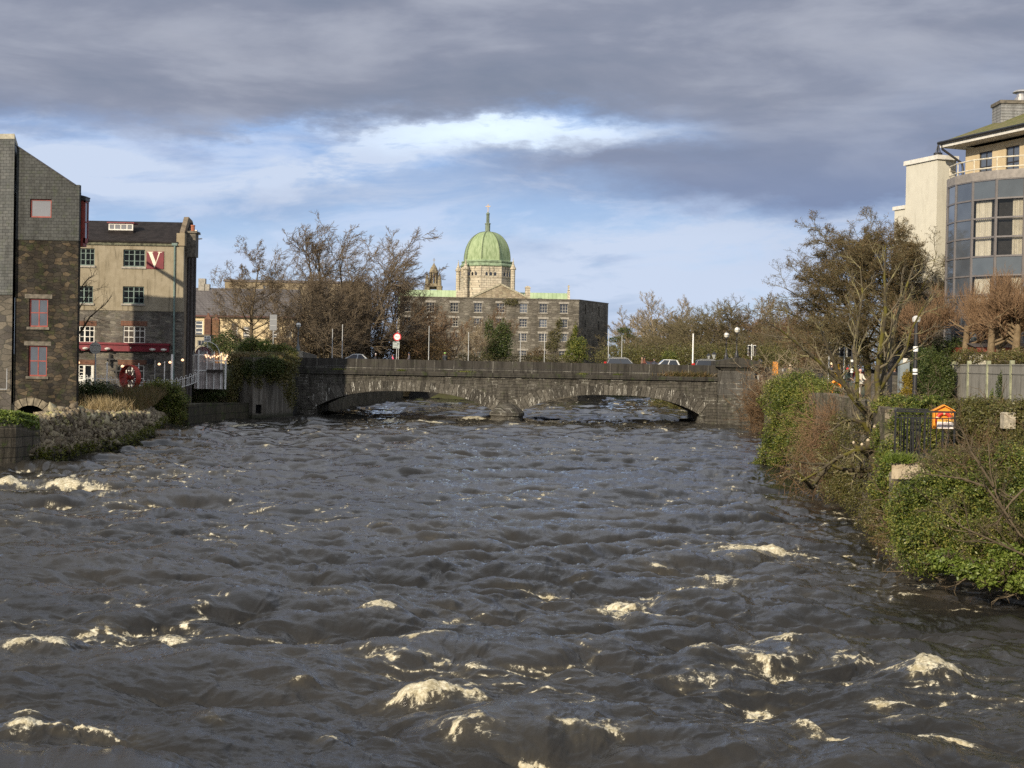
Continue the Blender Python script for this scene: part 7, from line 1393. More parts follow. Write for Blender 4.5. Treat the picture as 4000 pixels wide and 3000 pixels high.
    st = np.array([S2(s) for s in ([(4060, 2130, 0), (3985, 2090, 0), (3930, 2010, .1), (3890, 1930, .2), (3870, 1850, .3), (3860, 1730, .4)], [(4050, 1870, 0), (3990, 1920, 0), (3950, 1960, 0), (3920, 2000, 0), (3905, 2030, 0), (3890, 2050, 0)], [(3940, 2020, 0), (3850, 1900, -.2), (3760, 1870, -.3), (3690, 1860, -.4), (3640, 1855, -.5), (3580, 1840, -.6)], [(4050, 2190, 0), (3960, 2150, -.2), (3850, 2100, -.4), (3760, 2060, -.5), (3700, 2010, -.6), (3650, 1960, -.7)], [(3880, 1900, .1), (3830, 1820, 0), (3790, 1760, 0), (3770, 1700, 0), (3740, 1660, 0), (3730, 1640, 0)])])
    t = thing('bare_shrub', 'leafless lichened shrub spreading its branches in front of the laurel bush', 'shrub', b); lv = grow([[0, 0, 0]] * 5, [[0, 0, 1]] * 5, [1] * 5, [1] * 5, [dict(sides=6), dict(n=12, t=(.15, 1), len=.35, ang=40, seg=5, wig=.16, up=.03, rmin=.012, sides=4), dict(n=7, len=.5, ang=38, seg=4, wig=.2, rmin=.007, sides=3), dict(n=3, len=.5, ang=38, seg=3, wig=.2, rmin=.004, sides=3)], g, stems=(st, np.array([[.038, .034, .03, .024, .018, .012]] * 5)))
    add_levels(lv[:1], 'trunk', M['bark'], t); add_levels(lv[1:], 'crown', M['bark'], t)
    # plants in the platform edge, lawn
    for px, py, lab in ((3490, 1797, 'bright green fern tuft on the corner of the concrete platform'), (3545, 1800, 'smaller green tuft at the foot of the black railing')):
        c = P(px, py + 8, 49.2); pts = c + g.normal(size=(420, 3)) * np.array([.14, .12, .02]); blades('fern_tuft', lab, 'plant', pts, .38, M['leaf_bright'], g, w=.03, lean=.8, kind=None)
    y = g.uniform(96, 116, 9000); x = g.uniform(22, 31, 9000); blades('lawn', 'strip of green lawn behind the river wall', 'grass', np.stack([x, y, land_z(x, y)], 1), .16, M['leaf_mid'], g, w=.04)
veg_right()

# ------------------------------------------------------------------ people
def paint(name, c, r=.8): return m_plain(name, c, r, .18, 6)
M['skin'] = paint('skin', (0.45, 0.27, 0.19), .6)
def skin_mesh(name, verts, edges, radii, root, mat, par, sub=1):
    me = bpy.data.meshes.new(name); me.from_pydata([tuple(map(float, v)) for v in verts], edges, []); me.update()
    o = link(name, me, mat, par); sk = o.modifiers.new('skin', 'SKIN'); sk.use_smooth_shade = True
    for i, r in enumerate(radii): me.skin_vertices[0].data[i].radius = (r, r) if not hasattr(r, '__len__') else r
    me.skin_vertices[0].data[root].use_root = True
    ss = o.modifiers.new('subsurf', 'SUBSURF'); ss.levels = sub; ss.render_levels = sub; return o
def person(label, loc, face, H=1.72, coat=(0.05, 0.05, 0.06), legs=(0.03, 0.03, 0.04), hat=None, hair=(0.06, 0.04, 0.03), stride=.22, arms=(.25, -.2), bend=(0.5, 0.5), lean=0.0, helmet=False, bag=None, group='people on foot'):
    t = thing('person', label, 'person', loc, face, group); s = H / 1.72
    V = []; E = []; Rr = []
    def v(x, y, z, r, p=None):
        V.append(np.array([x, y + lean * max(z - .9, 0), z]) * s); Rr.append(r * s if not hasattr(r, '__len__') else tuple(q * s for q in r)); i = len(V) - 1
        if p is not None: E.append((p, i))
        return i
    # faces -y locally turned by rotation; y is backward
    pel = v(0, 0, .95, (.15, .11)); sp = v(0, 0, 1.12, (.14, .10), pel); ch = v(0, 0, 1.32, (.165, .11), sp); nk = v(0, -.01, 1.46, .055, ch); j = v(0, -.03, 1.53, .06, nk); hd = v(0, -.02, 1.60, (.082, .10), j); ht = v(0, -.015, 1.68, .075, hd)
    no = v(0, -.115, 1.585, .018, hd); idx = {}
    for sd_, an, k in ((-1, arms[0], 0), (1, arms[1], 1)):
        sh = v(sd_ * .18, 0, 1.38, .062, ch); el = v(sd_ * .23, -math.sin(an) * .28, 1.38 - math.cos(an) * .28, .045, sh); a2 = an + bend[k]
        wr = v(sd_ * .22, V[el][1] / s - math.sin(a2) * .25, V[el][2] / s - math.cos(a2) * .25, .03, el); pa = v(sd_ * .215, V[wr][1] / s - math.sin(a2) * .07, V[wr][2] / s - math.cos(a2) * .07, (.035, .02), wr)
        for f, (dy, L) in enumerate(((-.03, .07), (-.01, .085), (.01, .08), (.03, .06))):
            f1 = v(sd_ * .215, V[pa][1] / s - math.sin(a2) * L * .5 + dy * math.cos(a2), V[pa][2] / s - math.cos(a2) * L * .5 + dy * math.sin(a2) * -1, .009, pa); v(sd_ * .2, V[f1][1] / s - math.sin(a2 + .5) * L * .5, V[f1][2] / s - math.cos(a2 + .5) * L * .5, .008, f1)
        th = v(sd_ * .20, V[wr][1] / s - math.sin(a2) * .02 - .03 * math.cos(a2), V[wr][2] / s - math.cos(a2) * .03, .011, wr); v(sd_ * .19, V[th][1] / s - math.sin(a2) * .04, V[th][2] / s - math.cos(a2) * .04, .009, th); idx[k] = (sh, el, wr)
        hp = v(sd_ * .09, 0, .90, .085, pel); fw = -stride * (1 if k == 0 else -1); kn = v(sd_ * .10, fw * .55 - .03, .50, .058, hp); an_ = v(sd_ * .10, fw + (.06 if fw > 0 else 0), .10, .04, kn); to = v(sd_ * .11, fw - .12, .04, .035, an_); idx[k] += (hp, kn, an_, to)
    skin_mesh('body', V, E, Rr, pel, M['skin'], t)
    def sub(name, ids, edges, radii, col):
        m = {a: i for i, a in enumerate(ids)}; skin_mesh(name, [V[a] for a in ids], [(m[a], m[b]) for a, b in edges], radii, 0, paint(name + '_cloth', col), t)
    L_, Rt = idx[0], idx[1]; q = s * 1.0
    hem = len(V); V.append(V[pel] + np.array([0, 0, -.16]) * s)
    sub('coat', [pel, sp, ch, nk, L_[0], L_[1], L_[2], Rt[0], Rt[1], Rt[2], hem], [(pel, sp), (sp, ch), (ch, nk), (ch, L_[0]), (L_[0], L_[1]), (L_[1], L_[2]), (ch, Rt[0]), (Rt[0], Rt[1]), (Rt[1], Rt[2]), (pel, hem)], [(.19 * q, .15 * q), (.175 * q, .14 * q), (.2 * q, .145 * q), .075 * q, .085 * q, .066 * q, .045 * q, .085 * q, .066 * q, .045 * q, (.2 * q, .155 * q)], coat)
    sub('trousers', [pel, L_[3], L_[4], L_[5], Rt[3], Rt[4], Rt[5]], [(pel, L_[3]), (L_[3], L_[4]), (L_[4], L_[5]), (pel, Rt[3]), (Rt[3], Rt[4]), (Rt[4], Rt[5])], [(.16 * q, .12 * q), .10 * q, .075 * q, .06 * q, .10 * q, .075 * q, .06 * q], legs)
    b = MB()
    for k in (0, 1):
        a, to = V[idx[k][5]], V[idx[k][6]]; c = (a + to) / 2; b.hexa([(c[0] - .045, to[1] - .06, 0), (c[0] + .045, to[1] - .06, 0), (c[0] + .045, a[1] + .06, 0), (c[0] - .045, a[1] + .06, 0)], [(c[0] - .035, to[1] - .02, .07), (c[0] + .035, to[1] - .02, .07), (c[0] + .04, a[1] + .05, .12), (c[0] - .04, a[1] + .05, .12)])
    b.build('shoes', paint('shoe_leather', (0.03, 0.025, 0.02)), t); h = V[hd]
    MB().sphere(h + np.array([0, .022, .02]) * s, (.093 * s, .10 * s, .12 * s), 10, 8).build('hair', paint('hair', hair), t, smooth=True)
    if hat is not None:
        b = MB(); b.lathe([(.098 * s, 0), (.105 * s, .04 * s), (.10 * s, .09 * s), (.07 * s, .145 * s), (.02 * s, .16 * s)], h + np.array([0, 0, .015]) * s, 12)
        if helmet: b.lathe([(.125 * s, 0), (.13 * s, .05 * s), (.09 * s, .13 * s), (.02 * s, .15 * s)], h + np.array([0, -.01, .03]) * s, 12)
        b.build('hat', paint('hat_cloth', hat), t, smooth=True)
    if bag is not None: MB().sphere(V[ch] + np.array([0, .2, -.1]) * s, (.15 * s, .1 * s, .22 * s), 10, 8).build('backpack', paint('bag_cloth', bag), t, smooth=True)
    return t
def people():
    near, gz = 173.2, 6.17
    def onb(px, Y=near, z=gz): p = P(px, 1400, Y); p[2] = z; return p
    E_ = -math.pi / 2
    person('person in black with a white banded cap just right of the silver car', onb(1467), math.pi / 2, coat=(.02, .02, .025), hat=(.7, .62, .6), H=1.55)
    person('person in a bright pink jacket bending forward beside the taxi sign', onb(1537), math.pi / 2, coat=(.75, .12, .2), H=1.45, lean=.25, hair=(.2, .07, .03))
    person('person in a grey jacket and dark cap right of the taxi sign', onb(1598), -math.pi / 2, coat=(.09, .085, .10), hat=(.03, .035, .06), H=1.74)
    person('cyclist in dark clothes with a green helmet over the central arches', onb(1738, 174.5), math.pi, coat=(.025, .03, .035), hat=(.25, .5, .12), helmet=True, H=1.82, lean=.1)
    person('person with pale hair walking beside a companion right of the dark estate car', onb(2508), math.pi / 2, coat=(.2, .12, .09), hair=(.45, .3, .2), H=1.72)
    person('person in a rust brown coat and dark cap, right of the pale haired companion', onb(2517, 172.7), math.pi / 2, coat=(.16, .05, .03), hat=(.03, .02, .02), H=1.78)
    person('person in a black gilet with grey sleeves in front of the white car', onb(2556), -math.pi / 2, coat=(.05, .055, .08), H=1.6)
    def onr(px, py, Y): p = P(px, py, Y); return p
    person('person in a cream jacket and pale pink hat walking with a strap across the chest', onr(3358, 1545, 96), .25, coat=(.62, .58, .48), legs=(.45, .43, .38), hat=(.65, .36, .30), H=1.74, arms=(.5, .45), bend=(.9, .9))
    person('person in a dark green coat and red beanie beside the cream jacket walker', onr(3308, 1534, 97), .9, coat=(.012, .028, .024), legs=(.01, .012, .018), hat=(.4, .02, .02), H=1.66, arms=(.4, .3), bend=(.8, .6))
    person('person in a navy jacket with a cream cap near the small life ring box', onr(3246, 1520, 99), 1.2, coat=(.018, .02, .035), legs=(.02, .02, .03), hat=(.75, .62, .38), H=1.8)
    person('person in black with brown hair half hidden by the lichened trunk', onr(3462, 1530, 104), 2.5, coat=(.015, .015, .018), hair=(.12, .07, .04), H=1.7); person('person in black with light brown hair beside the blue-grey pillar', onr(3493, 1532, 103), 3.0, coat=(.016, .016, .02), hair=(.25, .15, .07), H=1.74)
    person('person with a grey backpack behind the wall right of the bridge pier', onr(3063, 1490, 150), 2.0, coat=(.05, .05, .05), hair=(.03, .02, .02), H=1.66, bag=(.4, .4, .4)); person('person in a tan jacket and pale hood behind the wall right of the pier', onr(3086, 1490, 150), 3.3, coat=(.38, .27, .16), hat=(.6, .5, .38), H=1.72)
people()

# ------------------------------------------------------------------ vehicles
def vehicle(label, px, kind, paintc, Y, face=1, rails=False, L=4.6, H=1.5, z=6.054, chrome=(0.7, 0.7, 0.68), lights=(0.5, 0.02, 0.02), group='cars on the bridge', rot=None, cat='car', loc=None):
    p = P(px, 1400, Y) if loc is None else np.array(loc, float); p[2] = z if loc is None else loc[2]
    t = thing('parked_car', label, cat, p, (0 if face > 0 else math.pi) if rot is None else rot, group); Wd = .88; gh = H - .95; b = MB(); pm = m_plain('car_paint', paintc, .28, .06, 1, metal=.2)
    lo = [(-L / 2, .35), (-L / 2 + .05, .75), (-L / 2 + .15, .98), (L * .18, .98), (L / 2 - .35, .82), (L / 2 - .02, .62), (L / 2, .35), (L / 2 - .3, .22), (-L / 2 + .3, .22)]
    b.slab(lo, -Wd, Wd)
    if kind == 'estate': g = [(-L / 2 + .12, .98), (-L / 2 + .45, H - .10), (-L / 2 + .75, H), (L * .02, H + .01), (L * .10, H - .04), (L * .27, .95)]
    elif kind == 'sedan': g = [(-L * .36, .97), (-L * .24, 1.22), (-L * .12, H - .04), (-L * .02, H), (L * .06, H - .01), (L * .14, H - .1), (L * .30, .93)]
    else: g = [(-L / 2 + .2, .97), (-L / 2 + .55, H - .05), (-L * .15, H), (L * .04, H), (L * .26, .93)]
    n = len(g); cx = sum(q[0] for q in g) / n
    inset = lambda zz: .04 + .16 * (zz - .95) / (H - .95)
    v = [(x, -Wd + inset(z_), z_) for x, z_ in g] + [(x, Wd - inset(z_), z_) for x, z_ in g]; b.raw(v, [tuple(range(n)), tuple(range(2 * n - 1, n - 1, -1))] + [(i, n + i, n + (i + 1) % n, (i + 1) % n) for i in range(n)]); body = b.build('body', pm, t)
    gz = [(x + (cx - x) * .1, z_ - (.07 if z_ > 1.1 else -.06)) for x, z_ in g]; xs0, xs1 = gz[0][0], gz[-1][0]; zb = 1.02; ztop = H - .1
    def edge(z_, front):
        pts = g[::-1] if front else g; 
        for a, c in zip(pts[:-1], pts[1:]):
            if min(a[1], c[1]) <= z_ <= max(a[1], c[1]) and a[1] != c[1]: return a[0] + (c[0] - a[0]) * (z_ - a[1]) / (c[1] - a[1])
        return g[n // 2][0]
    def sidewin(x0b, x1b, x0t, x1t, name):
        for s_ in (-1, 1): yb, yt = s_ * (Wd - inset(zb) + .008), s_ * (Wd - inset(ztop) + .008); MB().raw([(x0b, yb, zb), (x1b, yb, zb), (x1t, yt, ztop), (x0t, yt, ztop)], [(0, 1, 2, 3) if s_ < 0 else (3, 2, 1, 0)]).build(name, M['pane'], body)
    e0, e1, t0, t1 = edge(zb, 0) + .18, edge(zb, 1) - .18, edge(ztop, 0) + .16, edge(ztop, 1) - .12; m0, m1 = (e0 * .45 + e1 * .55), (t0 * .45 + t1 * .55)
    sidewin(e0, m0 - .05, t0, m1 - .05, 'side_window'); sidewin(m0 + .05, e1, m1 + .05, t1, 'side_window')
    for s_ in (-1, 1):
        c = MB()
        yb, yt = s_ * (Wd - inset(zb) + .02), s_ * (Wd - inset(ztop) + .02); q = [(e0 - .03, yb, zb - .02), (t0 - .03, yt, ztop + .03), (t1 + .03, yt, ztop + .03), (e1 + .05, yb, zb - .02), (e0 - .03, yb, zb - .02)]
        for a, d in zip(q[:-1], q[1:]): c.beam(a, d, .035)
        c.build('window_trim', m_plain('bright_trim', chrome, .25, .05, 1, metal=.5), body)
    a, d = g[0], g[1]; w1, w2 = g[-1], g[-2]
    for (A, B_), s_ in (((a, d), -1), ((w1, w2), 1)):
        o = MB()
        A2 = (A[0] + (B_[0] - A[0]) * .1, A[1] + (B_[1] - A[1]) * .1); B2 = (A[0] + (B_[0] - A[0]) * .9, A[1] + (B_[1] - A[1]) * .9); o.raw([(A2[0] + s_ * .012, -Wd + .14, A2[1] + .01), (A2[0] + s_ * .012, Wd - .14, A2[1] + .01), (B2[0] + s_ * .012, Wd - .22, B2[1] + .01), (B2[0] + s_ * .012, -Wd + .22, B2[1] + .01)], [(0, 3, 2, 1) if s_ < 0 else (0, 1, 2, 3)])
        o.build('windscreen', M['pane'], body)
    for x in (-L * .31, L * .31):
        for s_ in (-1, 1):
            w = MB(); n_ = 18; y0, y1 = s_ * (Wd - .2), s_ * (Wd + .015); w.tube([(x, y0, .33), (x, y1, .33)], .33, n_); k = w.build('wheel', m_plain('tyre', (.02, .02, .02), .85), t); MB().tube([(x, y1 - s_ * .03, .33), (x, y1 + s_ * .012, .33)], .21, 12).build('rim', M['grey_metal'], k)
    for s_ in (-1, 1):
        MB().box(-L / 2 - .012, -L / 2 + .16, s_ * (Wd - .12) - .13, s_ * (Wd - .12) + .13, .72, .98 if kind != 'estate' else 1.25).build('tail_light', m_plain('tail_light_red', lights, .3), body); MB().box(L / 2 - .3, L / 2 - .05, s_ * (Wd - .18) - .15, s_ * (Wd - .18) + .15, .62, .76).build('headlight', m_plain('headlight_glass', (.7, .7, .7), .1), body)
        if rails: MB().tube([(-L * .3, s_ * (Wd - .24), H + .0), (-L * .27, s_ * (Wd - .24), H + .06), (L * .02, s_ * (Wd - .24), H + .06), (L * .05, s_ * (Wd - .24), H)], .022, 6).build('roof_rail', M['grey_metal'], body)
        MB().box(L * .2, L * .25, s_ * (Wd + .02), s_ * (Wd + .18), .98, 1.1).build('mirror', pm, body)
    return t
vehicle('silver saloon with a curved roof showing over the left of the parapet', 1398, 'sedan', (.42, .45, .46), 177, 1, L=4.7, H=1.62)
vehicle('dark grey estate car with bright window trim and roof rails', 2437, 'estate', (.05, .048, .045), 177, 1, rails=True, L=4.8, H=1.74)
vehicle('maroon car behind the walkers on the bridge', 2540, 'sedan', (.07, .02, .018), 180.2, -1, L=4.4, H=1.4, chrome=(.1, .08, .08))
vehicle('white hatchback with pale pillars right of the walkers', 2598, 'hatch', (.72, .73, .70), 179.4, -1, L=4.0, H=1.66, chrome=(.7, .7, .7))
vehicle('dark estate car with silver rails entering behind the stone pier', 2780, 'estate', (.04, .045, .05), 177, 1, rails=True, L=4.7, H=1.72)
vehicle('silver car glimpsed between the alder trunks and the iron gate', 3440, 'estate', (.42, .44, .46), 118, 1, L=4.4, H=1.55, loc=tuple(P(3440, 1490, 118) - np.array([0, 0, .5])), rot=.25)
# ------------------------------------------------------------------ lamps, signs, poles
def globe_lamp(label, px, ytop, ybase, Y, r=.34, lit=(.72, .70, .62)):
    b = P(px, ybase, Y); t_ = P(px, ytop, Y)[2]; t = thing('globe_lamp', label, 'street lamp', b, 0, 'ornate globe lamps on the bridge'); h = t_ - b[2]; zc = h - r * 1.25
    MB().lathe([(.30, 0), (.30, .12), (.2, .2), (.24, .45), (.13, .6), (.16, .7), (.075, .8), (.065, zc * .62), (.11, zc * .64), (.06, zc * .68), (.05, zc - r * 1.5), (.13, zc - r * 1.35), (.16, zc - r * 1.0), (.1, zc - r * .9)], (0, 0, 0), 12).build('post', M['black_metal'] if px > 2000 else m_plain('grey_lamp_paint', (.12, .13, .13), .5), t, smooth=True)
    g = MB().sphere((0, 0, zc), r, 18, 12).build('globe', m_plain('globe_glass', lit, .15, .05, 1, spec=.8), t, smooth=True); b = MB()
    for k in range(4): a = k * math.pi / 2 + .4; b.tube([(r * 1.02 * math.cos(a) * math.cos(q), r * 1.02 * math.sin(a) * math.cos(q), zc + r * 1.02 * math.sin(q)) for q in np.linspace(-1.4, 1.5, 9)], .022, 5)
    b.tube([(r * 1.02 * math.cos(a), r * 1.02 * math.sin(a), zc) for a in np.linspace(0, 2 * math.pi, 17)], .025, 5); b.lathe([(.12, r * .93), (.14, r * 1.05), (.06, r * 1.2), (.03, r * 1.5)], (0, 0, zc), 8); b.build('cage', M['black_metal'], g); return t
globe_lamp('left of the twin globe lamps behind the end pier', 2836, 1296, 1403, 176, .34); globe_lamp('taller right globe lamp on the stone end pier', 2877, 1275, 1396, 173, .36)
globe_lamp('grey globe lamp on the pale plinth at the left end of the bridge', 1164, 1258, 1370, 172.5, .31)
pl = thing('lamp_plinth', 'pale stone plinth under the left globe lamp', 'plinth', P(1172, 1396, 172.4)); MB().box(-.55, .35, -.4, .4, -1.2, .78).build('block', m_plain('plinth_stone', (.33, .30, .24), .9, .4, 4), pl); MB().slab([(.36, -.9), (2.0, -.9), (2.0, .3), (.36, .72)], -.15, .25).build('ramp_wall', m_plain('ramp_stone', (.13, .12, .10), .9, .3, 3), pl)
pole_m = m_plain('pole_grey', (.42, .43, .42), .5, .15, 3); white_m = m_plain('pole_white', (.78, .79, .76), .45, .06, 2)
for i, (px, yt, dx, w_, lab) in enumerate(((1297, 1284, 4, .05, 'plain grey pole, leftmost on the bridge'), (1336, 1267, 6, .055, 'taller grey pole just left of the silver car'), (1556, 1290, 2, .04, 'thin pole standing behind the taxi sign'), (1674, 1273, 3, .05, 'grey pole left of the cyclist on the bridge'), (1829, 1297, 1, .05, 'grey pole before the left end of the warehouse'), (2032, 1300, 3, .045, 'grey pole in front of the ivy clump right side'), (2126, 1302, 1, .045, 'grey pole before the warehouse windows'), (2376, 1290, 2, .05, 'grey pole at the right corner of the warehouse'), (2428, 1310, 0, .05, 'grey pole rising above the dark estate car'), (2706, 1303, 1, .10, 'thick white pole left of the second estate car'))):
    p = P(px, 1405, 182.2); p[2] = 6.17; h = P(px, yt, 182.2)[2] - 6.17; t = thing('flag_pole', lab, 'pole', p, 0, 'poles along the far side of the bridge'); MB().tube([(0, 0, 0), (0, 0, h)], [w_, w_ * .85], 8).build('shaft', white_m if w_ > .08 else pole_m, t); MB().lathe([(w_ * 2.5, 0), (w_ * 2.5, .05), (w_ * 1.2, .12)], (0, 0, 0), 8).build('base', pole_m, t)
def text(s, size, mat, par, loc, rot=(math.pi / 2, 0, 0), ext=.004):
    cu = bpy.data.curves.new('lettering', 'FONT'); cu.body = s; cu.size = size; cu.align_x = 'CENTER'; cu.align_y = 'CENTER'; cu.extrude = ext; cu.materials.append(mat); o = bpy.data.objects.new('lettering', cu); C.objects.link(o); bpy.context.view_layer.update(); me = bpy.data.meshes.new_from_object(o); bpy.data.objects.remove(o); o = link('lettering', me, None, par); o.location = loc; o.rotation_euler = rot; return o
def disc(mb, r, y0, y1, n=28, cz=0): return mb.slab([(r * math.cos(a), cz + r * math.sin(a)) for a in np.linspace(0, 2 * math.pi, n, endpoint=False)], y0, y1)
ink = m_plain('sign_ink', (.02, .02, .02), .5, 0); plate = m_plain('sign_plate', (.62, .62, .6), .5, .08, 3); red = m_plain('sign_red', (.55, .02, .03), .5, .05)
p = P(1547, 1400, 173.5); p[2] = 6.17; t = thing('taxi_sign', 'round white taxi sign with a red ring on a grey post above the parapet', 'road sign', p); zc = P(1553, 1316, 173.5)[2] - 6.17
MB().tube([(0, .06, 0), (.14, .06, zc + .5)], .045, 8).build('post', pole_m, t); disc(MB(), .48, -.02, .02, cz=zc).build('ring', red, t).location.x = .1; disc(MB(), .36, -.035, -.021, cz=zc).build('face', m_plain('sign_white', (.8, .8, .78), .5, .03), t).location.x = .1; text('TAXI', .27, ink, t, (.1, -.045, zc))
zz = P(1551, 1348, 173.5)[2] - 6.17; MB().box(-.42, .40, -.02, .02, zz - .4, zz + .4).build('supplementary_plate', m_plain('plate_grey', (.36, .40, .38), .5, .1, 3), t); b = MB()
for k in (-.3, 0, .3): b.box(-.34, .1, -.028, -.021, zz + k - .025, zz + k + .025)
b.box(.14, .19, -.028, -.021, zz - .1, zz + .25).box(.14, .3, -.029, -.022, zz + .2, zz + .25).box(.25, .3, -.028, -.021, zz + .05, zz + .2); b.build('plate_marks', ink, t); disc(MB(), .07, -.03, .0, 12, cz=zc + .55).build('beacon', red, t).location.x = .12
def sign_back(name, label, px, y0, y1, ybase, Y, w, round_=False, mat=None, bars=2, postw=.05, group=None, z0=None):
    b = P(px, ybase, Y); t = thing(name, label, 'road sign', b, 0, group); za, zb = P(px, y1, Y)[2] - b[2], P(px, y0, Y)[2] - b[2]; MB().tube([(0, 0.02, -.6), (0, .02, zb - .05)], postw, 8).build('post', pole_m, t)
    mb = MB(); zc = (za + zb) / 2
    if round_: disc(mb, w / 2, -.1, -.06, cz=zc)
    else: mb.box(-w / 2, w / 2, -.1, -.06, za, zb)
    mb.build('panel', mat or plate, t); mb = MB()
    for k in range(bars): z = za + (zb - za) * (k + .8) / (bars + .6); hw = w / 2 * (.85 if round_ else .9); mb.box(-hw, hw, -.125, -.101, z - .03, z + .03)
    if bars: mb.build('brace', pole_m, t)
    return t
sign_back('river_sign', 'large round pale sign seen from behind on a post in front of the café', 371, 1330, 1389, 1512, 134, 1.10, True, m_plain('weathered_sign', (.62, .60, .53), .6, .15, 3), 2, .07)
sign_back('road_sign', 'tall grey sign back made of two panels beside the alder', 1066, 1229, 1290, 1380, 182, .92, False, m_plain('sign_grey', (.20, .21, .22), .5, .08), 2, .05)
s_ = sign_back('parking_sign', 'small white parking sign with lines of black text near the café corner', 810, 1313, 1334, 1372, 175, .82, False, m_plain('sign_white2', (.72, .72, .68), .5, .04), 0, .05); zc = P(810, 1323, 175)[2] - s_.location.z
text('P', .3, ink, s_, (-.24, -.11, zc + .12)); b = MB()
for k, (w0, w1, z) in enumerate(((.0, .3, .2), (0.0, .3, .08), (-.34, .34, -.1), (-.34, .3, -.24))): b.box(w0, w1, -.11, -.101, zc + z - .03, zc + z + .03)
b.build('text_lines', ink, s_)
def signal(label, px, y0, y1, ybase, Y, face=0.0, group='traffic signals'):
    b = P(px, ybase, Y); t = thing('traffic_signal', label, 'traffic light', b, face, group); za, zb = P(px, y1, Y)[2] - b[2], P(px, y0, Y)[2] - b[2]; w = .19
    MB().tube([(0, .1, -1.5), (0, .1, zb + .15)], .06, 8).build('post', white_m, t)
    for sx in (-1, 1):
        f = MB(); cx = sx * .34; f.box(cx - w, cx + w, -.03, .03, za, zb); o = f.build('backing_board', white_m, t); h = MB(); h.box(cx - w + .05, cx + w - .05, -.2, -.031, za + .06, zb - .06); hd = h.build('signal_head', M['black_metal'], t)
        for k in range(3): zc = za + (zb - za) * (k + .5) / 3; MB().lathe([(.095, 0), (.1, .12), (.11, .2)], (0, 0, 0), 10, 0, math.pi).build('visor', M['black_metal'], hd).matrix_local = Matrix.Translation((cx, -.2, zc)) @ Matrix.Rotation(math.pi / 2, 4, 'X')
    v = MB(); 
    for sx in (-1, 1):
        for k in range(3): zc = za + (zb - za) * (k + .6) / 3; v.box(sx * .53, sx * .72, -.1, .1, zc - .04, zc + .09) if sx > 0 else v.box(sx * .72, sx * .53, -.1, .1, zc - .04, zc + .09)
    v.build('side_visors', M['black_metal'], t); return t
signal('white framed traffic signal above the cap of the bridge end pier', 2936, 1348, 1390, 1412, 188); signal('white backed traffic signal left of the lichened tree stems', 3240, 1340, 1384, 1500, 120, .7); signal('traffic signal with two pale boards behind the lichened tree', 3298, 1346, 1394, 1500, 122, .2)
def lantern(label, px, y0, y1, Y, gr='small tapered lanterns behind the end pier'):
    b = P(px, y1, Y); t = thing('lantern', label, 'lantern', b, 0, gr); h = P(px, y0, Y)[2] - b[2]; MB().lathe([(.12, 0), (.3, h * .62)], (0, 0, 0), 6).build('glass', m_plain('lantern_glass', (.36, .37, .35), .2, .1), t); MB().lathe([(.34, h * .62), (.36, h * .66), (.12, h * .86), (.04, h)], (0, 0, 0), 6).tube([(0, 0, -2.5), (0, 0, 0)], .05, 6).build('frame', M['black_metal'], t)
lantern('small lantern, leftmost, in front of the trees beside the second estate car', 2768, 1380, 1403, 186); lantern('clearer small lantern just left of the twin globe lamps', 2789, 1374, 1402, 184); lantern('small lantern right of the bridge end pier cap', 2969, 1401, 1427, 176)
def postthing(name, label, cat, px, y0, y1, Y, r, mat, bands=None, group=None):
    b = P(px, y1, Y); t = thing(name, label, cat, b, 0, group); h = P(px, y0, Y)[2] - b[2]; MB().tube([(0, 0, -.3), (0, 0, h * .3), (0, 0, h)], [r * 1.25, r, r * .8], 10).build('shaft', mat, t)
    for (ya, yb) in bands or []: za, zb = P(px, yb, Y)[2] - b[2], P(px, ya, Y)[2] - b[2]; MB().tube([(0, 0, za), (0, 0, zb)], r * 1.18, 10).build('sticker_band', white_m, t)
    return t
l = postthing('street_lamp', 'slim black lamp post with white stickers in front of the ivied fence end', 'street lamp', 3572, 1262, 1569, 82, .12, M['black_metal'], [(1353, 1373), (1440, 1452), (1457, 1463)]); h = P(3572, 1262, 82)[2] - P(3572, 1569, 82)[2]; MB().lathe([(.08, 0), (.22, .08), (.24, .3), (.1, .42)], (0, 0, h), 10).build('lamp_head', m_plain('lamp_pale', (.5, .5, .48), .4), l)
postthing('lamp_post', 'black post between the red beanie walker and the alder trunks', 'lamp post', 3327, 1352, 1475, 104, .09, M['black_metal'], [(1405, 1414), (1440, 1456)])
s_ = sign_back('road_sign', 'tall narrow white sign on a black and white post by the alder trunks', 3462, 1380, 1410, 1470, 106, .30, False, white_m, 0, .05); b = P(3462, 1470, 106)
for (ya, yb) in ((1418, 1424), (1432, 1438)): MB().tube([(0, .02, P(3462, yb, 106)[2] - b[2]), (0, .02, P(3462, ya, 106)[2] - b[2])], .07, 8).build('post_band', M['black_metal'], s_)
yel = m_plain('bollard_yellow', (.75, .45, .03), .5, .1); org = m_plain('bollard_orange', (.72, .27, .02), .5, .1)
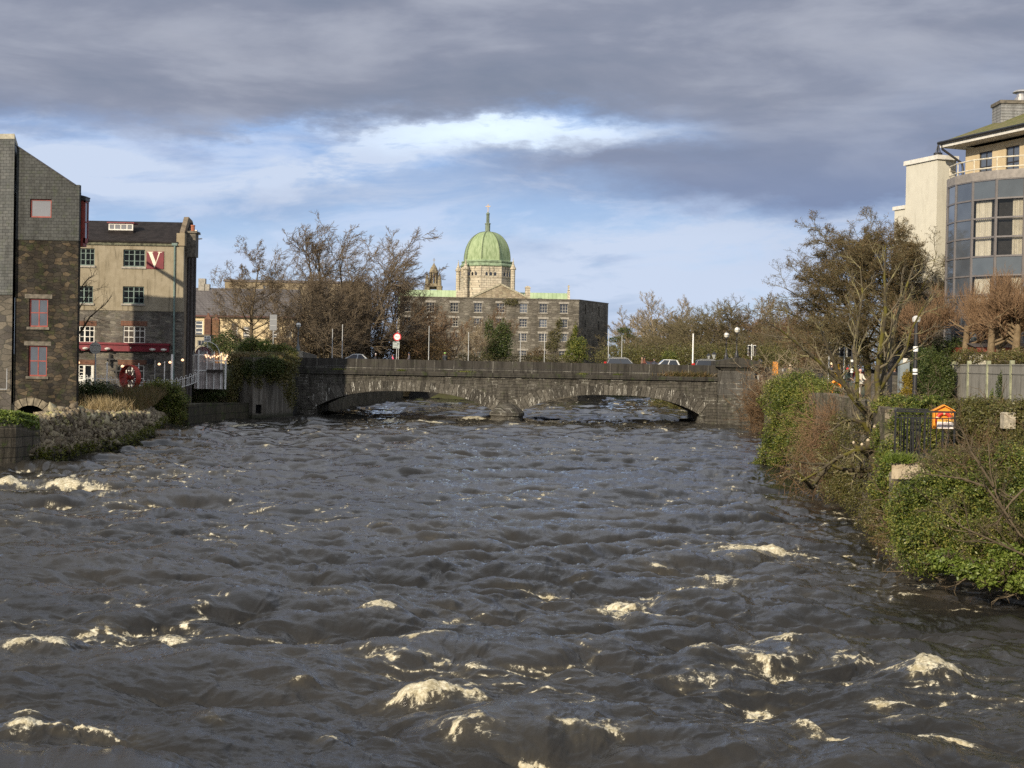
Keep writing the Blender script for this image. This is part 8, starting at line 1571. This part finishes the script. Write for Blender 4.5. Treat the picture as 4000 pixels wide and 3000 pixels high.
for nm, lab, px, y0, y1, Y, w_, mt in (('bollard', 'orange bollard above the stone wall right of the pier', 3028, 1413, 1446, 168, .30, org), ('signal_box', 'yellow pedestrian signal box behind the navy jacket walker', 3269, 1423, 1460, 118, .2, yel)):
    b = P(px, y1, Y); t = thing(nm, lab, 'bollard' if nm == 'bollard' else 'signal box', b); h = P(px, y0, Y)[2] - b[2]; MB().hexa([(-w_, -w_, -.6), (w_, -w_, -.6), (w_, w_, -.6), (-w_, w_, -.6)], [(-w_ * .85, -w_ * .85, h), (w_ * .85, -w_ * .85, h), (w_ * .85, w_ * .85, h), (-w_ * .85, w_ * .85, h)]).build('casing', mt, t); MB().box(-w_ * .9, w_ * .9, -w_ * .9, w_ * .9, h + .003, h + .06).build('cap', M['black_metal'], t)
# bench and handrail among the bushes
b = P(3125, 1512, 100); t = thing('bench', 'black slatted bench half buried in the green bush on the bank', 'bench', b); MB().box(0, 1.7, -.5, 0, .38, .44).build('seat', M['black_metal'], t); MB().hexa([(-.02, .0, .45), (1.7, .0, .45), (1.7, .06, .45), (-.02, .06, .45)], [(-.1, .25, .95), (1.6, .25, .95), (1.6, .31, .95), (-.1, .31, .95)]).build('backrest', M['black_metal'], t)
for x in (.1, 1.55): MB().beam((x, -.45, -.4), (x, -.45, .38), .06).beam((x, -.05, -.4), (x, -.05, .38), .06).build('leg', M['black_metal'], t)
b = P(3165, 1480, 108); t = thing('handrail', 'short sloping black handrail above the bushes', 'handrail', b); MB().beam((-.6, 0, .75), (.9, .0, .35), .06).build('rail', M['black_metal'], t); m_ = MB(); [m_.beam((x, 0, -.8), (x, 0, .6 - x * .27), .035) for x in (-.55, -.2, .2, .55, .85)]; m_.build('bars', M['black_metal'], t)

# ------------------------------------------------------------------ café terrace
def terrace():
    # red mill wheel
    Y = 142.0; c = P(508, 1475, Y); t = thing('mill_wheel', 'big red painted mill wheel standing on a red post outside the café', 'wheel', c, R(-34)); rad = 1.27; wd_ = .62; rm = m_plain('wheel_red', (.36, .035, .02), .55, .35, 3); n = 40; v = []; f = []
    for i in range(n):
        a = 2 * math.pi * i / n
        for (rr, y) in ((rad, -wd_ / 2), (rad, wd_ / 2), (rad - .07, wd_ / 2), (rad - .07, -wd_ / 2)): v.append((rr * math.cos(a), y, rr * math.sin(a)))
    f = [(i * 4 + j, ((i + 1) % n) * 4 + j, ((i + 1) % n) * 4 + (j + 1) % 4, i * 4 + (j + 1) % 4) for i in range(n) for j in range(4)]; MB().raw(v, f).build('rim', rm, t); dk = m_plain('spoke_maroon', (.10, .01, .012), .6)
    for i in range(12): a = 2 * math.pi * i / 12; MB().beam((.15 * math.cos(a), 0, .15 * math.sin(a)), ((rad - .05) * math.cos(a), 0, (rad - .05) * math.sin(a)), .05, .09).build('spoke', dk, t)
    MB().tube([(0, -.3, 0), (0, .3, 0)], .24, 14).build('hub', rm, t); MB().box(-.28, .12, -.55, -.4, -1.6, .45).build('post', rm, t)
    b = P(508, 1520, 143); MB()
    # hooped railing
    pts = [P(px, py, 143.5) for px, py in ((296, 1508), (420, 1514), (540, 1528), (640, 1528), (690, 1520), (735, 1508), (775, 1492))]; o0 = pts[0].copy(); t = thing('hoop_railing', 'white hoop-topped iron railing along the café terrace climbing to the right', 'railing', o0); rl = MB(); hp = MB(); L = [0]
    for a, c in zip(pts[:-1], pts[1:]): L.append(L[-1] + np.linalg.norm(c - a))
    at = lambda s: np.array([np.interp(s, L, [p[k] for p in pts]) for k in range(3)]) - o0; h = 1.15
    for a, c in zip(pts[:-1], pts[1:]): rl.beam(a - o0 + UP * (h - .28), c - o0 + UP * (h - .28), .05); rl.beam(a - o0 + UP * .1, c - o0 + UP * .1, .05)
    s = 0.0
    while s < L[-1] - .3:
        A, B_ = at(s), at(s + .24); m_ = (A + B_) / 2; hp.tube([A, A + UP * (h - .14), A * .8 + B_ * .2 + UP * (h - .04), m_ + UP * h, A * .2 + B_ * .8 + UP * (h - .04), B_ + UP * (h - .14), B_], .022, 5); hp.tube([(at(s + .36)), at(s + .36) + UP * (h - .28)], .02, 5); s += .48
    rl.build('rails', white_m, t); hp.build('hoops', white_m, t)
    for px, y0, y1, w_, lab in ((641, 1411, 1505, .05, 'thin white post between the wheel and the thick post'), (670, 1384, 1512, .11, 'thick white leaning post near the café drainpipe'), (603, 1408, 1541, .03, 'thinnest grey stake in front of the hoop railing'), (540, 1418, 1518, .045, 'white post behind the red wheel rim'), (417, 1415, 1505, .06, 'white post beside the café door'), (296, 1408, 1500, .04, 'white post next to the slate mill corner')):
        b = P(px, y1, 142.5); t = thing('terrace_post', lab, 'post', b, 0, 'posts holding the terrace lights'); h = P(px, y0, 142.5)[2] - b[2]; MB().tube([(0, 0, -.3), (.02, 0, h)], w_, 7).build('shaft', white_m if w_ > .035 else pole_m, t)
    bulb = m_plain('warm_bulb', (.9, .5, .3), .4, 0, emit=(1.0, .55, .3, 1.6)); wire = MB(); prev = None
    pts_ = [(307, 1416), (478, 1430), (622, 1422), (664, 1415), (713, 1406)]; o0 = P(478, 1430, 142); t = thing('festoon_lights', 'string of warm bulbs hung across the café terrace', 'string lights', o0)
    for px, py in pts_:
        q = P(px, py, 142) - o0; MB().lathe([(.03, .12), (.13, .04), (.15, -.04), (.06, -.12)], q, 10).build('bulb', bulb, t)
        if prev is not None: m_ = (prev + q) / 2 - UP * .15; wire.tube([prev + UP * .12, m_ + UP * .12, q + UP * .12], .012, 4)
        prev = q
    wire.build('cable', M['black_metal'], t)
    # wagon wheel, iron cross anchor, café chairs
    c = P(332, 1502, 143); t = thing('wagon_wheel', 'white wagon wheel half sunk beside the café door', 'wheel', c); mb = MB(); mb.tube([(.55 * math.cos(a), 0, .55 * math.sin(a)) for a in np.linspace(0, 2 * math.pi, 25)], .035, 6); mb.build('rim', white_m, t)
    for i in range(5): a = math.pi * (i + .5) / 5; MB().tube([(0, 0, 0), (.55 * math.cos(a), 0, .55 * math.sin(a))], .02, 5).build('spoke', white_m, t)
    for px, py, s in ((428, 1375 + 30, 1), (455, 1451, 1)):
        c = P(px, py, 147.7); t = thing('wall_tie', 'black iron wall anchor high on the café stonework' if py < 1430 else 'black iron cross anchor low on the café wall left of the wheel', 'iron anchor', c); MB().box(-.08, .08, -.1, .1, -.65, .65).box(-.5, .5, -.11, .09, .0, .12).build('cross', M['black_metal'], t)
    c = P(588, 1412, 147.6); t = thing('wall_vent', 'small dark square vent hood on the café wall', 'vent', c); MB().box(-.3, .3, -.25, .2, -.25, .25).build('hood', M['black_metal'], t)
    # white deck with painted posts, planters and fairy lights, fan gate
    Y = 156.0; a, b_ = P(758, 1500, Y), P(872, 1500, Y); z0 = P(810, 1505, Y)[2]; zt = P(758, 1383, Y)[2]; o0 = np.array([a[0], Y, z0]); t = thing('white_fence', 'tall white timber fence panels beside the café corner', 'fence', o0); Wt = b_[0] - a[0]
    mb = MB(); 
    for k in range(14): x = k * Wt / 14; mb.box(x + .012, x + Wt / 14 - .012, .0, .05, -.4, zt - z0 - (.0 if k < 7 else .95)); 
    mb.build('boards', m_plain('faded_boards', (.42, .38, .36), .7, .35, 2), t); mb = MB(); mb.box(0, Wt, -.06, .0, 1.55, 1.68).box(0, Wt * .5, -.06, .0, zt - z0 - .14, zt - z0).box(Wt * .5, Wt, -.08, .0, zt - z0 - .75, zt - z0 - .62).build('rails', white_m, t)
    for px, y0, w_ in ((776, 1371, .09), (809, 1377, .05), (837, 1377, .05), (864, 1379, .06), (882, 1391, .09)):
        x = P(px, 1450, Y)[0] - o0[0]; h = P(px, y0, Y)[2] - z0; MB().box(x - w_, x + w_, -.2, -.061, -.4, h).raw([(x - w_, -.2, h), (x + w_, -.2, h), (x + w_, -.061, h), (x - w_, -.061, h), (x, -.13, h + .15)], [(0, 1, 4), (1, 2, 4), (2, 3, 4), (3, 0, 4)]).build('post', white_m, t)
    for k, (px, lab) in enumerate(((823, 'dark timber planter box, left one on the white fence'), (856, 'dark timber planter box, right one on the white fence'))):
        c = P(px, 1450, Y - .5); tt = thing('planter_box', lab, 'planter', c, 0, 'planters on the white fence'); MB().box(-.42, .42, -.2, .2, -.16, .14).build('box', m_plain('planter_wood', (.035, .028, .022), .8), tt); MB().box(-.38, .38, -.17, .17, .141, .18).build('soil', M['inside'], tt)
    o1 = P(840, 1390, Y - .3); tt = thing('fairy_lights', 'row of glowing orange and pink fairy lights on the white fence', 'string lights', o1)
    for px, py in ((803, 1388), (806, 1394), (815, 1391), (822, 1397), (830, 1393), (838, 1390), (846, 1395), (852, 1391), (860, 1388), (866, 1383), (880, 1399), (886, 1394), (888, 1388), (878, 1404)): MB().sphere(P(px, py, Y - .3) - o1, .085, 8, 5).build('bulb', bulb, tt)
    c = P(793, 1385, 158); t = thing('fan_gate', 'arched gate with a maroon sunburst of spokes beside the café', 'gate', c); mb = MB(); R0 = 1.05; mb.slab([(0, 0)] + [(.86 * R0 * math.cos(a), .86 * R0 * math.sin(a)) for a in np.linspace(0, math.pi, 18)], .03, .06); mb.build('fan_panel', M['maroon'], t); mb = MB()
    for k in range(15): a = math.pi * (k + .5) / 15; mb.tube([(0, 0, 0), (R0 * math.cos(a), 0, R0 * math.sin(a))], .02, 5)
    mb.tube([(R0 * 1.05 * math.cos(a), 0, R0 * 1.05 * math.sin(a)) for a in np.linspace(0, math.pi, 20)], .03, 6); mb.build('spokes', pole_m, t); MB().tube([(1.45 * math.cos(a) + .35, .1, 1.35 * math.sin(a) + .1) for a in np.linspace(-.3, math.pi * .62, 14)], .035, 6).build('arch', white_m, t); MB().box(-R0 - .1, R0 + .1, -.03, .03, -2.6, -.02).build('leaf', M['white_paint'], t)
    # patio chairs
    for k, (px, py, lab, mt) in enumerate(((560, 1508, 'red chair on the café terrace behind the hoop railing, nearest the wheel', M['maroon']), (590, 1506, 'red chair on the café terrace right of the wheel', M['maroon']), (425, 1497, 'dark chair under the café wall left of the wheel', M['black_metal']))):
        c = P(px, py, 145.5); c[2] = 3.35; tt = thing('terrace_chair', lab, 'chair', c, .4 * k, 'terrace chairs'); MB().box(-.22, .22, -.22, .22, .42, .46).build('seat', mt, tt); MB().box(-.22, .22, .19, .23, .461, .95).build('backrest', mt, tt)
        for x in (-.19, .19):
            for y in (-.19, .19): MB().beam((x, y, 0), (x, y, .42), .04).build('leg', mt, tt)
terrace()
